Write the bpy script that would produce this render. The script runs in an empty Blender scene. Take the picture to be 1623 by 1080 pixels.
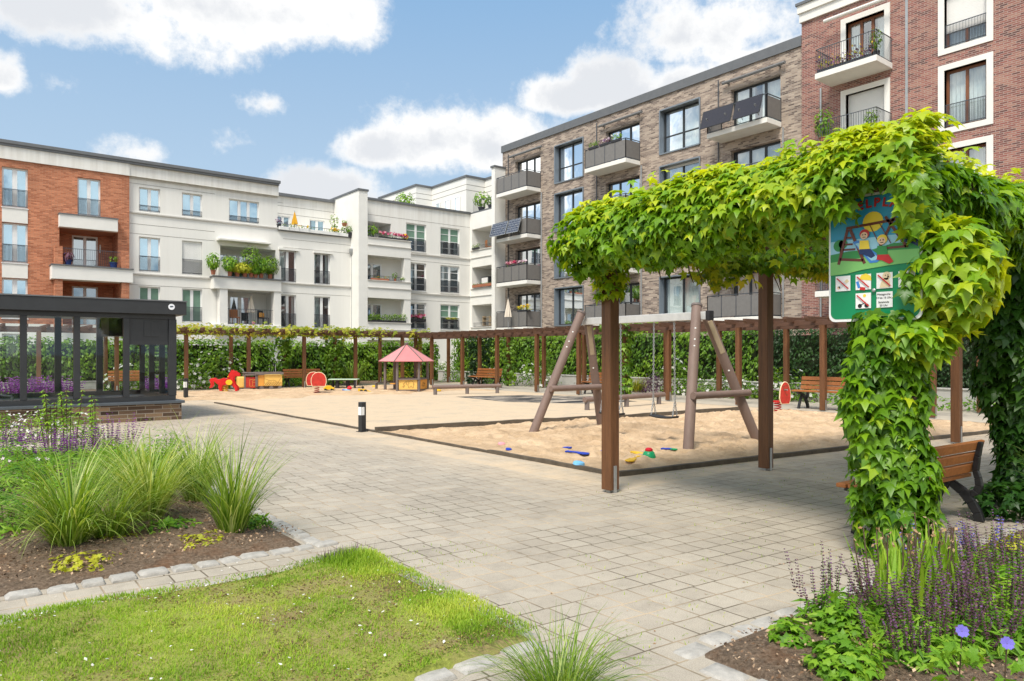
import bpy, math, random
import numpy as np
from mathutils import Vector, Matrix
R = random.Random(11)
NR = np.random.default_rng(11)
SC = bpy.context.scene
COL = SC.collection
# ---------------------------------------------------------------- camera model
# world axes: x runs along the garden towards the right-hand block, y towards the white block; camera over the origin
F, CX, HY, H, CA, SA = 1140.0, 811.5, 560.0, 1.55, .7846, .6201
def ray(px):
    t = (px - CX) / F
    return (SA + CA * t, CA - SA * t)
def gnd(px, py):
    s = F * H / (py - HY); a, b = ray(px)
    return (a * s, b * s)
def fy(Y, px, py=560):
    a, b = ray(px); s = Y / b
    return (a * s, H + (HY - py) / F * s)
def fx(X, px, py=560):
    a, b = ray(px); s = X / a
    return (b * s, H + (HY - py) / F * s)

# ---------------------------------------------------------------- materials
MATS = {}
class NT:
    def __init__(s, name):
        s.m = bpy.data.materials.new(name); s.m.use_nodes = True
        s.t = s.m.node_tree; s.t.nodes.clear()
        s.out = s.n('ShaderNodeOutputMaterial')
    def n(s, typ, **kw):
        nd = s.t.nodes.new(typ)
        for k, v in kw.items():
            setattr(nd, k, v)
        return nd
    def l(s, a, b): s.t.links.new(a, b)
    def math(s, op, a, b=None, clamp=False):
        nd = s.n('ShaderNodeMath', operation=op); nd.use_clamp = clamp
        for i, v in enumerate((a, b)):
            if v is None: continue
            if isinstance(v, (int, float)): nd.inputs[i].default_value = v
            else: s.l(v, nd.inputs[i])
        return nd.outputs[0]
    def mix(s, fac, a, b, blend='MIX'):
        nd = s.n('ShaderNodeMix', data_type='RGBA', blend_type=blend)
        for sock, v in ((nd.inputs[0], fac), (nd.inputs[6], a), (nd.inputs[7], b)):
            if isinstance(v, (int, float)): sock.default_value = v
            elif isinstance(v, tuple): sock.default_value = (*v[:3], 1)
            else: s.l(v, sock)
        return nd.outputs[2]
    def noise(s, vec, scale, detail=4, rough=.6):
        nd = s.n('ShaderNodeTexNoise'); nd.inputs['Scale'].default_value = scale
        nd.inputs['Detail'].default_value = detail; nd.inputs['Roughness'].default_value = rough
        if vec is not None: s.l(vec, nd.inputs['Vector'])
        return nd.outputs['Fac']
    def ramp(s, fac, stops):
        nd = s.n('ShaderNodeValToRGB'); e = nd.color_ramp.elements
        while len(e) < len(stops): e.new(.5)
        for i, (p, c) in enumerate(stops):
            e[i].position = p; e[i].color = (*c, 1) if isinstance(c, tuple) else (c, c, c, 1)
        s.l(fac, nd.inputs[0]); return nd.outputs[0]
    def coord(s): return s.n('ShaderNodeTexCoord').outputs['Object']
    def bump(s, h, strength, dist=.01, normal=None):
        nd = s.n('ShaderNodeBump'); nd.inputs['Strength'].default_value = strength
        nd.inputs['Distance'].default_value = dist; s.l(h, nd.inputs['Height'])
        if normal is not None: s.l(normal, nd.inputs['Normal'])
        return nd.outputs[0]
    def bsdf(s, col, rough=.6, metal=0, spec=.5, normal=None, out=True):
        b = s.n('ShaderNodeBsdfPrincipled')
        for k, v in (('Base Color', col), ('Roughness', rough), ('Metallic', metal), ('Specular IOR Level', spec)):
            if isinstance(v, tuple): b.inputs[k].default_value = (*v[:3], 1)
            elif isinstance(v, (int, float)): b.inputs[k].default_value = v
            else: s.l(v, b.inputs[k])
        if normal is not None: s.l(normal, b.inputs['Normal'])
        if out: s.l(b.outputs[0], s.out.inputs[0])
        return b.outputs[0]

def sc(c, k): return tuple(min(1, x * k) for x in c)
def mat(name, col, rough=.6, var=.12, scale=5, bump=.0, metal=0, spec=.4, stretch=None, bdist=.01, fine=0):
    if name in MATS: return MATS[name]
    n = NT(name); v = n.coord()
    if stretch:
        mp = n.n('ShaderNodeMapping'); mp.inputs['Scale'].default_value = stretch; n.l(v, mp.inputs[0]); v = mp.outputs[0]
    f = n.noise(v, scale, 6, .65)
    f2 = n.ramp(f, [(.3, 0.0), (.7, 1.0)])
    c = n.mix(f2, sc(col, 1 - var), sc(col, 1 + var))
    if fine:
        c = n.mix(n.math('MULTIPLY', n.noise(v, scale * 14, 3), fine), c, sc(col, .45))
    nm = n.bump(f, bump, bdist) if bump else None
    n.bsdf(c, rough, metal, spec, nm)
    MATS[name] = n.m
    return n.m

def brick_mat(name, c1, c2, mortar, w, h, ms, rough=.85, offset=.5, third=None, bump=.5, streak=.0):
    n = NT(name); sp = n.n('ShaderNodeSeparateXYZ'); n.l(n.coord(), sp.inputs[0])
    cb = n.n('ShaderNodeCombineXYZ'); n.l(n.math('ADD', sp.outputs[0], sp.outputs[1]), cb.inputs[0]); n.l(sp.outputs[2], cb.inputs[1])
    b = n.n('ShaderNodeTexBrick'); n.l(cb.outputs[0], b.inputs['Vector'])
    b.offset = offset
    b.inputs['Color1'].default_value = (0, 0, 0, 1); b.inputs['Color2'].default_value = (1, 1, 1, 1); b.inputs['Mortar'].default_value = (.5, .5, .5, 1)
    b.inputs['Scale'].default_value = 1; b.inputs['Mortar Size'].default_value = ms; b.inputs['Mortar Smooth'].default_value = .2
    b.inputs['Brick Width'].default_value = w; b.inputs['Row Height'].default_value = h
    stops = [(.0, c1), (1.0, c2)] if not third else [(.0, c1), (.45, c2), (1.0, third)]
    c = n.ramp(b.outputs['Color'], stops)
    big = n.ramp(n.noise(n.coord(), .7, 5), [(.3, .8), (.7, 1.12)])
    c = n.mix(1.0, c, big, 'MULTIPLY')
    c = n.mix(b.outputs['Fac'], c, mortar)
    fn = n.noise(n.coord(), 40, 3)
    c = n.mix(1.0, c, n.ramp(fn, [(.2, .8), (.8, 1.15)]), 'MULTIPLY')
    nm = n.bump(n.math('ADD', n.math('MULTIPLY', b.outputs['Fac'], -1), n.math('MULTIPLY', fn, .3)), bump, .012)
    n.bsdf(c, rough, 0, .3, nm)
    MATS[name] = n.m; return n.m

def leaf_mat(name, c0, c1, c2, trans=.35, rough=.45, spec=.4, tcol=None):
    n = NT(name)
    a = n.n('ShaderNodeAttribute', attribute_name='tint')
    c = n.ramp(a.outputs['Fac'], [(0, c0), (.5, c1), (1, c2)])
    b = n.bsdf(c, rough, 0, spec, out=False)
    t = n.n('ShaderNodeBsdfTranslucent')
    tc = n.mix(1.0, c, tcol or (1.5, 1.35, .55), 'MULTIPLY'); n.l(tc, t.inputs[0])
    mx = n.n('ShaderNodeMixShader'); mx.inputs[0].default_value = trans
    n.l(b, mx.inputs[1]); n.l(t.outputs[0], mx.inputs[2]); n.l(mx.outputs[0], n.out.inputs[0])
    MATS[name] = n.m; return n.m

def glass_mat(name, col, gloss=.35, clear=0.0, rough=.02, gcol=(.9, .95, 1)):
    """window glass: reflection plus either a dark room behind it (opaque) or a clear view through"""
    n = NT(name)
    g = n.n('ShaderNodeBsdfGlossy'); g.inputs['Color'].default_value = (*gcol, 1); g.inputs['Roughness'].default_value = rough
    wob = n.bump(n.noise(n.coord(), .9, 2), .06, .05)
    n.l(wob, g.inputs['Normal'])
    if clear:
        d = n.n('ShaderNodeBsdfTransparent'); d.inputs['Color'].default_value = (*col, 1); d = d.outputs[0]
    else:
        f = n.noise(n.coord(), 1.3, 3)
        d = n.bsdf(n.mix(f, sc(col, .6), sc(col, 1.5)), .4, 0, .3, out=False)
    fr = n.n('ShaderNodeFresnel'); fr.inputs[0].default_value = 1.5 if gloss else 1.28
    fac = n.math('ADD', n.math('MULTIPLY', fr.outputs[0], 1 - gloss), gloss * .8, True)
    mx = n.n('ShaderNodeMixShader'); n.l(fac, mx.inputs[0]); n.l(d, mx.inputs[1]); n.l(g.outputs[0], mx.inputs[2])
    n.l(mx.outputs[0], n.out.inputs[0]); MATS[name] = n.m; return n.m

# ---------------------------------------------------------------- objects
def link(o): COL.objects.link(o); return o
def tag(o, label=None, cat=None, group=None, kind=None):
    if label: o['label'] = label
    if cat: o['category'] = cat
    if group: o['group'] = group
    if kind: o['kind'] = kind
    return o
def thing(name, label, cat, loc=(0, 0, 0), rotz=0, group=None):
    o = link(bpy.data.objects.new(name, None)); o.location = loc; o.rotation_euler = (0, 0, rotz)
    o.empty_display_size = .2
    return tag(o, label, cat, group)
def attach(o, parent):
    if parent is not None:
        o.parent = parent
def copy_tree(o, parent=None):
    c = o.copy(); link(c)
    if parent is not None: c.parent = parent
    for ch in list(o.children): copy_tree(ch, c)
    return c
def origin(parent):
    """world offset of an unrotated parent chain"""
    v = Vector((0, 0, 0)); p = parent
    while p is not None: v += p.location; p = p.parent
    return v

class MB:
    def __init__(s): s.v = []; s.f = []; s.mi = []; s.cur = 0
    def face(s, *idx): s.f.append(idx); s.mi.append(s.cur)
    def quad(s, a, b, c, d):
        i = len(s.v); s.v += [tuple(a), tuple(b), tuple(c), tuple(d)]; s.face(i, i + 1, i + 2, i + 3)
    def poly(s, pts):
        i = len(s.v); s.v += [tuple(p) for p in pts]; s.face(*range(i, i + len(pts)))
    def hexa(s, p):
        i = len(s.v); s.v += [tuple(q) for q in p]
        for q in ((0, 3, 2, 1), (4, 5, 6, 7), (0, 1, 5, 4), (1, 2, 6, 5), (2, 3, 7, 6), (3, 0, 4, 7)): s.face(*[i + k for k in q])
    def box(s, x0, x1, y0, y1, z0, z1):
        if x1 < x0: x0, x1 = x1, x0
        if y1 < y0: y0, y1 = y1, y0
        if z1 < z0: z0, z1 = z1, z0
        s.hexa([(x0, y0, z0), (x1, y0, z0), (x1, y1, z0), (x0, y1, z0), (x0, y0, z1), (x1, y0, z1), (x1, y1, z1), (x0, y1, z1)])
    def beam(s, p0, p1, w, h, up=(0, 0, 1)):
        """rectangular bar from p0 to p1, w across, h in the up direction"""
        p0, p1 = Vector(p0), Vector(p1); d = (p1 - p0).normalized(); a = d.cross(Vector(up)).normalized(); b = a.cross(d).normalized()
        a *= w / 2; b *= h / 2
        s.hexa([p0 - a - b, p0 + a - b, p1 + a - b, p1 - a - b, p0 - a + b, p0 + a + b, p1 + a + b, p1 - a + b])
    def tube(s, pts, rad, n=10, cap=True):
        pts = [Vector(p) for p in pts]
        if isinstance(rad, (int, float)): rad = [rad] * len(pts)
        rings = []
        for k, p in enumerate(pts):
            d = (pts[min(k + 1, len(pts) - 1)] - pts[max(k - 1, 0)]).normalized()
            ref = Vector((0, 0, 1)) if abs(d.z) < .9 else Vector((1, 0, 0))
            a = d.cross(ref).normalized(); b = d.cross(a).normalized()
            i = len(s.v); rings.append(i)
            for j in range(n):
                t = 2 * math.pi * j / n
                s.v.append(tuple(p + (a * math.cos(t) + b * math.sin(t)) * rad[k]))
        for k in range(len(pts) - 1):
            for j in range(n):
                j2 = (j + 1) % n
                s.face(rings[k] + j, rings[k + 1] + j, rings[k + 1] + j2, rings[k] + j2)
        if cap:
            s.face(*[rings[0] + j for j in range(n)]); s.face(*[rings[-1] + j for j in reversed(range(n))])
    def lathe(s, prof, n=16, c=(0, 0, 0)):
        rings = []
        for r, z in prof:
            i = len(s.v); rings.append(i)
            for j in range(n):
                t = 2 * math.pi * j / n
                s.v.append((c[0] + r * math.cos(t), c[1] + r * math.sin(t), c[2] + z))
        for k in range(len(prof) - 1):
            for j in range(n):
                j2 = (j + 1) % n; s.face(rings[k] + j, rings[k] + j2, rings[k + 1] + j2, rings[k + 1] + j)
        s.face(*[rings[0] + j for j in reversed(range(n))]); s.face(*[rings[-1] + j for j in range(n)])
    def prism(s, poly, o, ax, ay, az, d):
        """polygon (2-D) swept by d along az from o"""
        o, ax, ay, az = Vector(o), Vector(ax), Vector(ay), Vector(az); n = len(poly); i = len(s.v)
        for k in (0, d):
            for (x, y) in poly: s.v.append(tuple(o + ax * x + ay * y + az * k))
        s.face(*[i + k for k in reversed(range(n))]); s.face(*[i + n + k for k in range(n)])
        for k in range(n):
            k2 = (k + 1) % n; s.face(i + k, i + k2, i + n + k2, i + n + k)
    def build(s, name, m, parent=None, world=False, bevel=0, smooth=False, loc=None, kind=None):
        me = bpy.data.meshes.new(name)
        off = origin(parent) if world else Vector((0, 0, 0))
        vs = [(a - off.x, b - off.y, c - off.z) for a, b, c in s.v] if world else s.v
        me.from_pydata(vs, [], s.f)
        for mm in (m if isinstance(m, (list, tuple)) else [m]): me.materials.append(mm)
        if isinstance(m, (list, tuple)): me.polygons.foreach_set('material_index', s.mi)
        o = link(bpy.data.objects.new(name, me)); attach(o, parent)
        if loc: o.location = loc
        if smooth:
            me.polygons.foreach_set('use_smooth', [True] * len(me.polygons))
            me.set_sharp_from_angle(angle=math.radians(40))
        if bevel:
            b = o.modifiers.new('bevel', 'BEVEL'); b.width = bevel; b.segments = 2; b.limit_method = 'ANGLE'; b.harden_normals = False
        if kind: o['kind'] = kind
        me.update(); return o

def np_mesh(name, V, Fc, m, parent=None, tint=None, smooth=False, mi=None):
    me = bpy.data.meshes.new(name); V = np.asarray(V, np.float32); Fc = np.asarray(Fc, np.int32)
    nf, k = Fc.shape
    me.vertices.add(len(V)); me.vertices.foreach_set('co', V.ravel())
    me.loops.add(nf * k); me.loops.foreach_set('vertex_index', Fc.ravel())
    me.polygons.add(nf); me.polygons.foreach_set('loop_start', np.arange(0, nf * k, k, dtype=np.int32))
    try: me.polygons.foreach_set('loop_total', np.full(nf, k, np.int32))
    except Exception: pass
    if tint is not None:
        a = me.attributes.new('tint', 'FLOAT', 'POINT'); a.data.foreach_set('value', np.asarray(tint, np.float32))
    for mm in (m if isinstance(m, (list, tuple)) else [m]): me.materials.append(mm)
    if mi is not None: me.polygons.foreach_set('material_index', np.asarray(mi, np.int32))
    me.update(calc_edges=True)
    if smooth: me.polygons.foreach_set('use_smooth', np.ones(nf, bool))
    o = link(bpy.data.objects.new(name, me)); attach(o, parent); return o

def unit(a): return a / np.maximum(np.linalg.norm(a, axis=-1, keepdims=True), 1e-9)
# leaf outlines: vertex list (x, y, z-bend), tip at y=-1, stalk at the origin; triangle list
def fan(outline, centre):
    v = [centre] + outline; n = len(outline)
    return np.array(v, float), np.array([(0, i, i % n + 1) for i in range(1, n + 1)])
LEAF_VINE = fan([(0, 0, 0), (.18, .12, .02), (.45, .08, -.06), (.42, -.14, .0), (.74, -.54, -.22), (.36, -.45, .0), (.22, -.58, .0), (0, -1.05, -.28),
                 (-.22, -.58, .0), (-.36, -.45, .0), (-.74, -.54, -.22), (-.42, -.14, .0), (-.45, .08, -.06), (-.18, .12, .02)], (0, -.28, .07))
LEAF_OVAL = (np.array([(0, 0, 0), (.3, -.4, -.06), (0, -1, -.12), (-.3, -.4, -.06), (0, -.45, .05)], float), np.array([(0, 4, 1), (1, 4, 2), (2, 4, 3), (3, 4, 0)]))
LEAF_DIAM = (np.array([(0, 0, 0), (.32, -.5, .0), (0, -1, -.05), (-.32, -.5, .0)], float), np.array([(0, 1, 2), (0, 2, 3)]))
LEAF_LANCE = (np.array([(0, 0, 0), (.13, -.4, -.03), (0, -1, -.2), (-.13, -.4, -.03), (0, -.45, .03)], float), np.array([(0, 4, 1), (1, 4, 2), (2, 4, 3), (3, 4, 0)]))
def leaf_arrays(P, N, T, size, shape, tint):
    sv, st = shape; N = unit(N); Tn = unit(T - N * np.sum(T * N, 1, keepdims=True)); X = np.cross(N, Tn)
    n, k = len(P), len(sv)
    s = np.asarray(size).reshape(-1, 1, 1) * np.ones((n, 1, 1))
    V = P[:, None] + s * (sv[None, :, 0:1] * X[:, None] - sv[None, :, 1:2] * Tn[:, None] + sv[None, :, 2:3] * N[:, None])
    Fc = st[None] + (np.arange(n) * k)[:, None, None]
    return V.reshape(-1, 3), Fc.reshape(-1, 3), np.repeat(np.asarray(tint, float) * np.ones(n), k)
def join(arrs):
    V, Fc, T, o = [], [], [], 0
    for v, f, t in arrs: V.append(v); Fc.append(f + o); T.append(t); o += len(v)
    return np.vstack(V), np.vstack(Fc), np.concatenate(T)
def rnd(n, a=0., b=1.): return NR.uniform(a, b, n)
def rndv(n): return unit(NR.normal(size=(n, 3)))
def blades(base, az, length, th0, bend, width, tint, seg=4):
    """grass blades as tapering bent strips; th0 = angle from vertical at the root, bend = extra angle at the tip"""
    n = len(base); p = base.copy(); V = np.zeros((n, seg + 1, 2, 3)); h = np.stack([np.cos(az), np.sin(az), 0 * az], 1); side = np.stack([-np.sin(az), np.cos(az), 0 * az], 1)
    for k in range(seg + 1):
        f = k / seg; w = width * (1 - f ** 1.6) * .5 + .0004
        V[:, k, 0] = p - side * w[:, None]; V[:, k, 1] = p + side * w[:, None]
        th = th0 + bend * f ** 1.3
        p = p + (h * np.sin(th)[:, None] + np.array([0, 0, 1.]) * np.cos(th)[:, None]) * (length / seg)[:, None]
    q = []
    for k in range(seg):
        q += [(2 * k, 2 * k + 1, 2 * k + 3), (2 * k, 2 * k + 3, 2 * k + 2)]
    Fc = np.array(q)[None] + (np.arange(n) * (seg + 1) * 2)[:, None, None]
    return V.reshape(-1, 3), Fc.reshape(-1, 3), np.repeat(tint, (seg + 1) * 2)
def vnoise(x, y, seed=0):
    """smooth value noise on arrays"""
    xi, yi = np.floor(x).astype(int), np.floor(y).astype(int); fx_, fy_ = x - xi, y - yi
    fx_ = fx_ * fx_ * (3 - 2 * fx_); fy_ = fy_ * fy_ * (3 - 2 * fy_)
    def h(a, b):
        q = (a * 374761393 + b * 668265263 + seed * 974711) & 0x7fffffff
        q = ((q ^ (q >> 13)) * 1274126177) & 0x7fffffff
        return ((q ^ (q >> 16)) & 0xffff) / 65535.
    return (h(xi, yi) * (1 - fx_) + h(xi + 1, yi) * fx_) * (1 - fy_) + (h(xi, yi + 1) * (1 - fx_) + h(xi + 1, yi + 1) * fx_) * fy_
# ---------------------------------------------------------------- palette
m_white = mat('white_render', (.78, .765, .72), .85, .05, 1.2, .05, fine=.05)
def streaked_render():
    n = NT('weathered_render'); v = n.coord()
    mp = n.n('ShaderNodeMapping'); mp.inputs['Scale'].default_value = (2.2, 2.2, .12); n.l(v, mp.inputs[0])
    f = n.ramp(n.noise(mp.outputs[0], 1.6, 5, .7), [(.40, 0.), (.72, 1.)])
    z = n.n('ShaderNodeSeparateXYZ'); n.l(v, z.inputs[0])
    up = n.ramp(n.math('MULTIPLY', n.math('SUBTRACT', z.outputs[2], 9.8), .55, True), [(0, .15), (1, .8)])
    c = n.mix(n.math('MULTIPLY', f, up), (.79, .775, .73), (.60, .57, .51))
    n.bsdf(c, .88, 0, .3, n.bump(n.noise(v, 30, 3), .06, .01)); MATS['weathered_render'] = n.m; return n.m
m_wrender = streaked_render()
m_slab = mat('balcony_concrete', (.78, .76, .71), .8, .04, 2)
m_soffit = m_slab
m_plinth = mat('plinth_concrete', (.55, .53, .49), .9, .12, 3, .15)
m_roofgrey = mat('grey_roof_metal', (.16, .165, .17), .5, .08, 3, metal=.4)
m_grey = mat('grey_window_metal', (.21, .24, .27), .4, .06, 3, metal=.4)
m_dark = mat('anthracite_metal', (.038, .04, .043), .42, .1, 4, metal=.25)
m_sash = mat('dark_window_sash', (.03, .033, .036), .4, .1, 4)
m_upvc = mat('white_window_frame', (.8, .8, .79), .35, .03, 4)
m_brownwood = mat('brown_window_frame', (.2, .075, .032), .45, .2, 6, stretch=(4, 4, .6))
m_rail = mat('grey_railing_steel', (.09, .10, .115), .45, .1, 4, metal=.5)
m_panel = mat('perforated_grey_panel', (.20, .19, .18), .6, .08, 6, metal=.2)
m_shutter = mat('white_roller_shutter', (.78, .77, .74), .6, .03, 3)
m_awning = mat('rolled_awning', (.17, .17, .17), .6, .15, 5)
m_awnwhite = mat('cream_awning', (.75, .73, .68), .6, .05, 5)
m_glass = glass_mat('dark_room_glass', (.035, .05, .055), .38, gcol=(.78, .9, 1))
m_glassblue = glass_mat('sky_tinted_glass', (.13, .20, .25), .5, gcol=(.58, .82, 1))  # blue tint paints the sky's reflection into the panes
m_clear = glass_mat('curtained_window_glass', (.8, .88, .88), .22, clear=1)
m_pav_glass = glass_mat('pavilion_glass', (.95, .98, .97), .025, clear=1)
m_curtain = mat('white_curtain', (.8, .8, .77), .9, .04, 4)
m_blind = mat('green_blind', (.16, .27, .2), .8, .1, 6)
m_room = mat('dim_room_wall', (.12, .115, .105), .9, .2, 2)
m_orange = brick_mat('orange_brick', (.37, .115, .055), (.66, .265, .14), (.46, .25, .16), .25, .068, .009)
m_loggia = m_orange
m_brown = brick_mat('brown_clinker', (.13, .095, .08), (.33, .255, .205), (.38, .34, .30), .30, .075, .009, third=(.50, .405, .32))
m_red = brick_mat('red_clinker', (.12, .06, .055), (.29, .105, .085), (.40, .32, .28), .26, .075, .011, third=(.38, .20, .15))
m_pavbrick = brick_mat('pavilion_clinker', (.055, .035, .024), (.13, .08, .05), (.33, .28, .22), .36, .088, .008, third=(.33, .22, .13))
m_solar_black = mat('black_solar_glass', (.012, .011, .02), .25, .1, 3, spec=.6)
def solar_grid():
    n = NT('gridded_solar_glass'); v = n.coord()
    q = n.n('ShaderNodeSeparateXYZ'); n.l(v, q.inputs[0]); qc = n.n('ShaderNodeCombineXYZ'); n.l(q.outputs[1], qc.inputs[0]); n.l(q.outputs[2], qc.inputs[1])
    b = n.n('ShaderNodeTexBrick'); b.offset = 0; n.l(qc.outputs[0], b.inputs[0]); b.inputs['Scale'].default_value = 1
    for k, c in (('Color1', (.03, .035, .055, 1)), ('Color2', (.045, .05, .075, 1)), ('Mortar', (.5, .52, .55, 1))): b.inputs[k].default_value = c
    b.inputs['Brick Width'].default_value = .16; b.inputs['Row Height'].default_value = .16; b.inputs['Mortar Size'].default_value = .006
    n.bsdf(b.outputs[0], .2, 0, .6); return n.m
m_solar = solar_grid()
m_wood = mat('glazed_pergola_wood', (.165, .070, .027), .55, .42, 4, .5, stretch=(6, 6, .5), fine=.7)
m_woodx = mat('glazed_beam_wood', (.115, .058, .034), .6, .3, 3.5, .25, stretch=(.5, 4, 5), fine=.5)
m_woody = mat('glazed_rafter_wood', (.11, .056, .036), .6, .3, 3.5, .25, stretch=(4, .5, 5), fine=.5)
m_bench = mat('bench_slat_wood', (.36, .13, .035), .5, .22, 4, .15, stretch=(6, 6, 6), fine=.3)
m_iron = mat('black_cast_iron', (.012, .012, .013), .45, .1, 10, .1, spec=.5)
m_galv = mat('galvanised_steel', (.42, .43, .43), .45, .15, 9, metal=.7)
m_recyc = mat('brown_recycled_plastic', (.21, .145, .12), .6, .12, 4, .12, stretch=(2, 2, .4), fine=.25)
m_recycd = mat('grey_recycled_plastic', (.17, .14, .13), .65, .15, 4, .12, fine=.3)
m_oldwood = mat('worn_pale_wood', (.42, .33, .22), .8, .2, 5, .2, stretch=(5, 5, .7), fine=.4)
m_redp = mat('red_play_panel', (.55, .015, .015), .35, .12, 5)
m_redworn = mat('worn_red_panel', (.5, .035, .022), .45, .25, 9, fine=.3)
m_yelp = mat('yellow_play_panel', (.78, .48, .12), .45, .08, 4)
m_orap = mat('orange_play_panel', (.72, .33, .06), .45, .1, 4)
m_cream = mat('cream_edge', (.75, .62, .40), .5, .05, 4)
m_pink = mat('pink_roof_panel', (.62, .25, .25), .6, .08, 3, fine=.15)
m_pinkd = mat('salmon_roof_panel', (.58, .19, .19), .6, .08, 3, fine=.15)
m_rubber = mat('black_rubber', (.02, .02, .021), .7, .2, 8)
m_blue = mat('blue_toy_plastic', (.015, .05, .42), .35, .1, 5)
m_lblue = mat('pale_blue_toy_plastic', (.18, .47, .75), .35, .1, 5)
m_yel = mat('yellow_toy_plastic', (.75, .45, .02), .35, .1, 5)
m_grn = mat('green_toy_plastic', (.01, .32, .12), .35, .1, 5)
m_redt = mat('red_toy_plastic', (.6, .01, .02), .35, .1, 5)
m_pinkt = mat('pink_toy_plastic', (.75, .32, .35), .35, .1, 5)
m_tabletop = mat('green_table_top', (.42, .55, .40), .5, .08, 4)
m_pot = mat('terracotta', (.35, .13, .07), .8, .15, 6)
m_potdark = mat('dark_plant_pot', (.03, .03, .035), .6, .1, 6)
m_potblue = mat('blue_glazed_pot', (.015, .035, .14), .25, .1, 6)
m_potwhite = mat('white_planter', (.75, .75, .73), .5, .04, 5)
m_parasol = mat('cream_parasol_cloth', (.68, .60, .50), .85, .06, 4)
m_parasoly = mat('yellow_parasol_cloth', (.78, .42, .03), .85, .06, 4)
m_bark = mat('vine_stem_bark', (.10, .065, .04), .9, .25, 12, .4)
m_granite = mat('pale_granite', (.45, .425, .385), .9, .25, 16, .8, fine=.75)
m_edge = mat('timber_edging', (.10, .08, .058), .9, .3, 6, .4)
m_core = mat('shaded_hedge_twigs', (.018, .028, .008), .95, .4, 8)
# leaves: dark - mid - young growth; the creeper's top also gets painted sunlight
l_vine = leaf_mat('creeper_leaf', (.045, .145, .008), (.19, .37, .014), (.62, .66, .025), .40, .38, .4)
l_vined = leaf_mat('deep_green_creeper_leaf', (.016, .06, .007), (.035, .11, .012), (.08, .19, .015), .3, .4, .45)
l_viney = leaf_mat('yellow_creeper_leaf', (.10, .2, .015), (.36, .4, .03), (.55, .45, .06), .45, .45, .35)
l_hedge = leaf_mat('hornbeam_leaf', (.03, .09, .006), (.13, .26, .014), (.27, .42, .03), .35, .45, .4)
l_hedged = leaf_mat('dark_hedge_leaf', (.008, .026, .005), (.016, .05, .008), (.035, .09, .012), .25, .5, .35)
l_lawn = leaf_mat('lawn_blade', (.13, .24, .02), (.29, .46, .04), (.52, .58, .11), .45, .6, .2)
l_moss = leaf_mat('dry_moss', (.10, .06, .035), (.21, .15, .06), (.36, .37, .08), .2, .8, .15)
l_grass = leaf_mat('ornamental_grass_blade', (.08, .17, .014), (.24, .37, .04), (.60, .64, .27), .4, .45, .35)
l_bed = leaf_mat('bed_leaf', (.05, .15, .010), (.16, .34, .02), (.36, .52, .05), .38, .5, .3)
l_yellowbush = leaf_mat('golden_shrub_leaf', (.25, .30, .02), (.45, .48, .03), (.6, .58, .06), .4, .5, .3)
l_purple = leaf_mat('salvia_floret', (.08, .02, .10), (.26, .05, .30), (.42, .12, .50), .25, .7, .1, (1, .8, 1.3))
l_faded = leaf_mat('faded_salvia_floret', (.09, .045, .055), (.17, .085, .11), (.24, .12, .36), .2, .8, .1, (1, .9, 1))
l_white = leaf_mat('white_petal', (.62, .60, .52), (.78, .77, .72), (.85, .84, .82), .3, .7, .1, (1, 1, 1))
l_pinkp = leaf_mat('pale_pink_petal', (.62, .42, .50), (.72, .56, .62), (.8, .7, .74), .3, .7, .1, (1, 1, 1))
l_viol = leaf_mat('violet_petal', (.12, .10, .50), (.20, .17, .62), (.36, .30, .72), .3, .6, .1, (1, 1, 1))
l_dry = leaf_mat('withered_iris_petal', (.30, .17, .08), (.50, .32, .18), (.62, .46, .30), .3, .8, .1, (1, .95, .8))
l_pinkred = leaf_mat('balcony_flower_petal', (.55, .02, .08), (.65, .15, .3), (.8, .5, .55), .25, .7, .1, (1, .9, .9))
l_yflow = leaf_mat('yellow_flower_petal', (.6, .28, .02), (.75, .5, .03), (.8, .65, .1), .25, .7, .1, (1, 1, .7))

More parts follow.
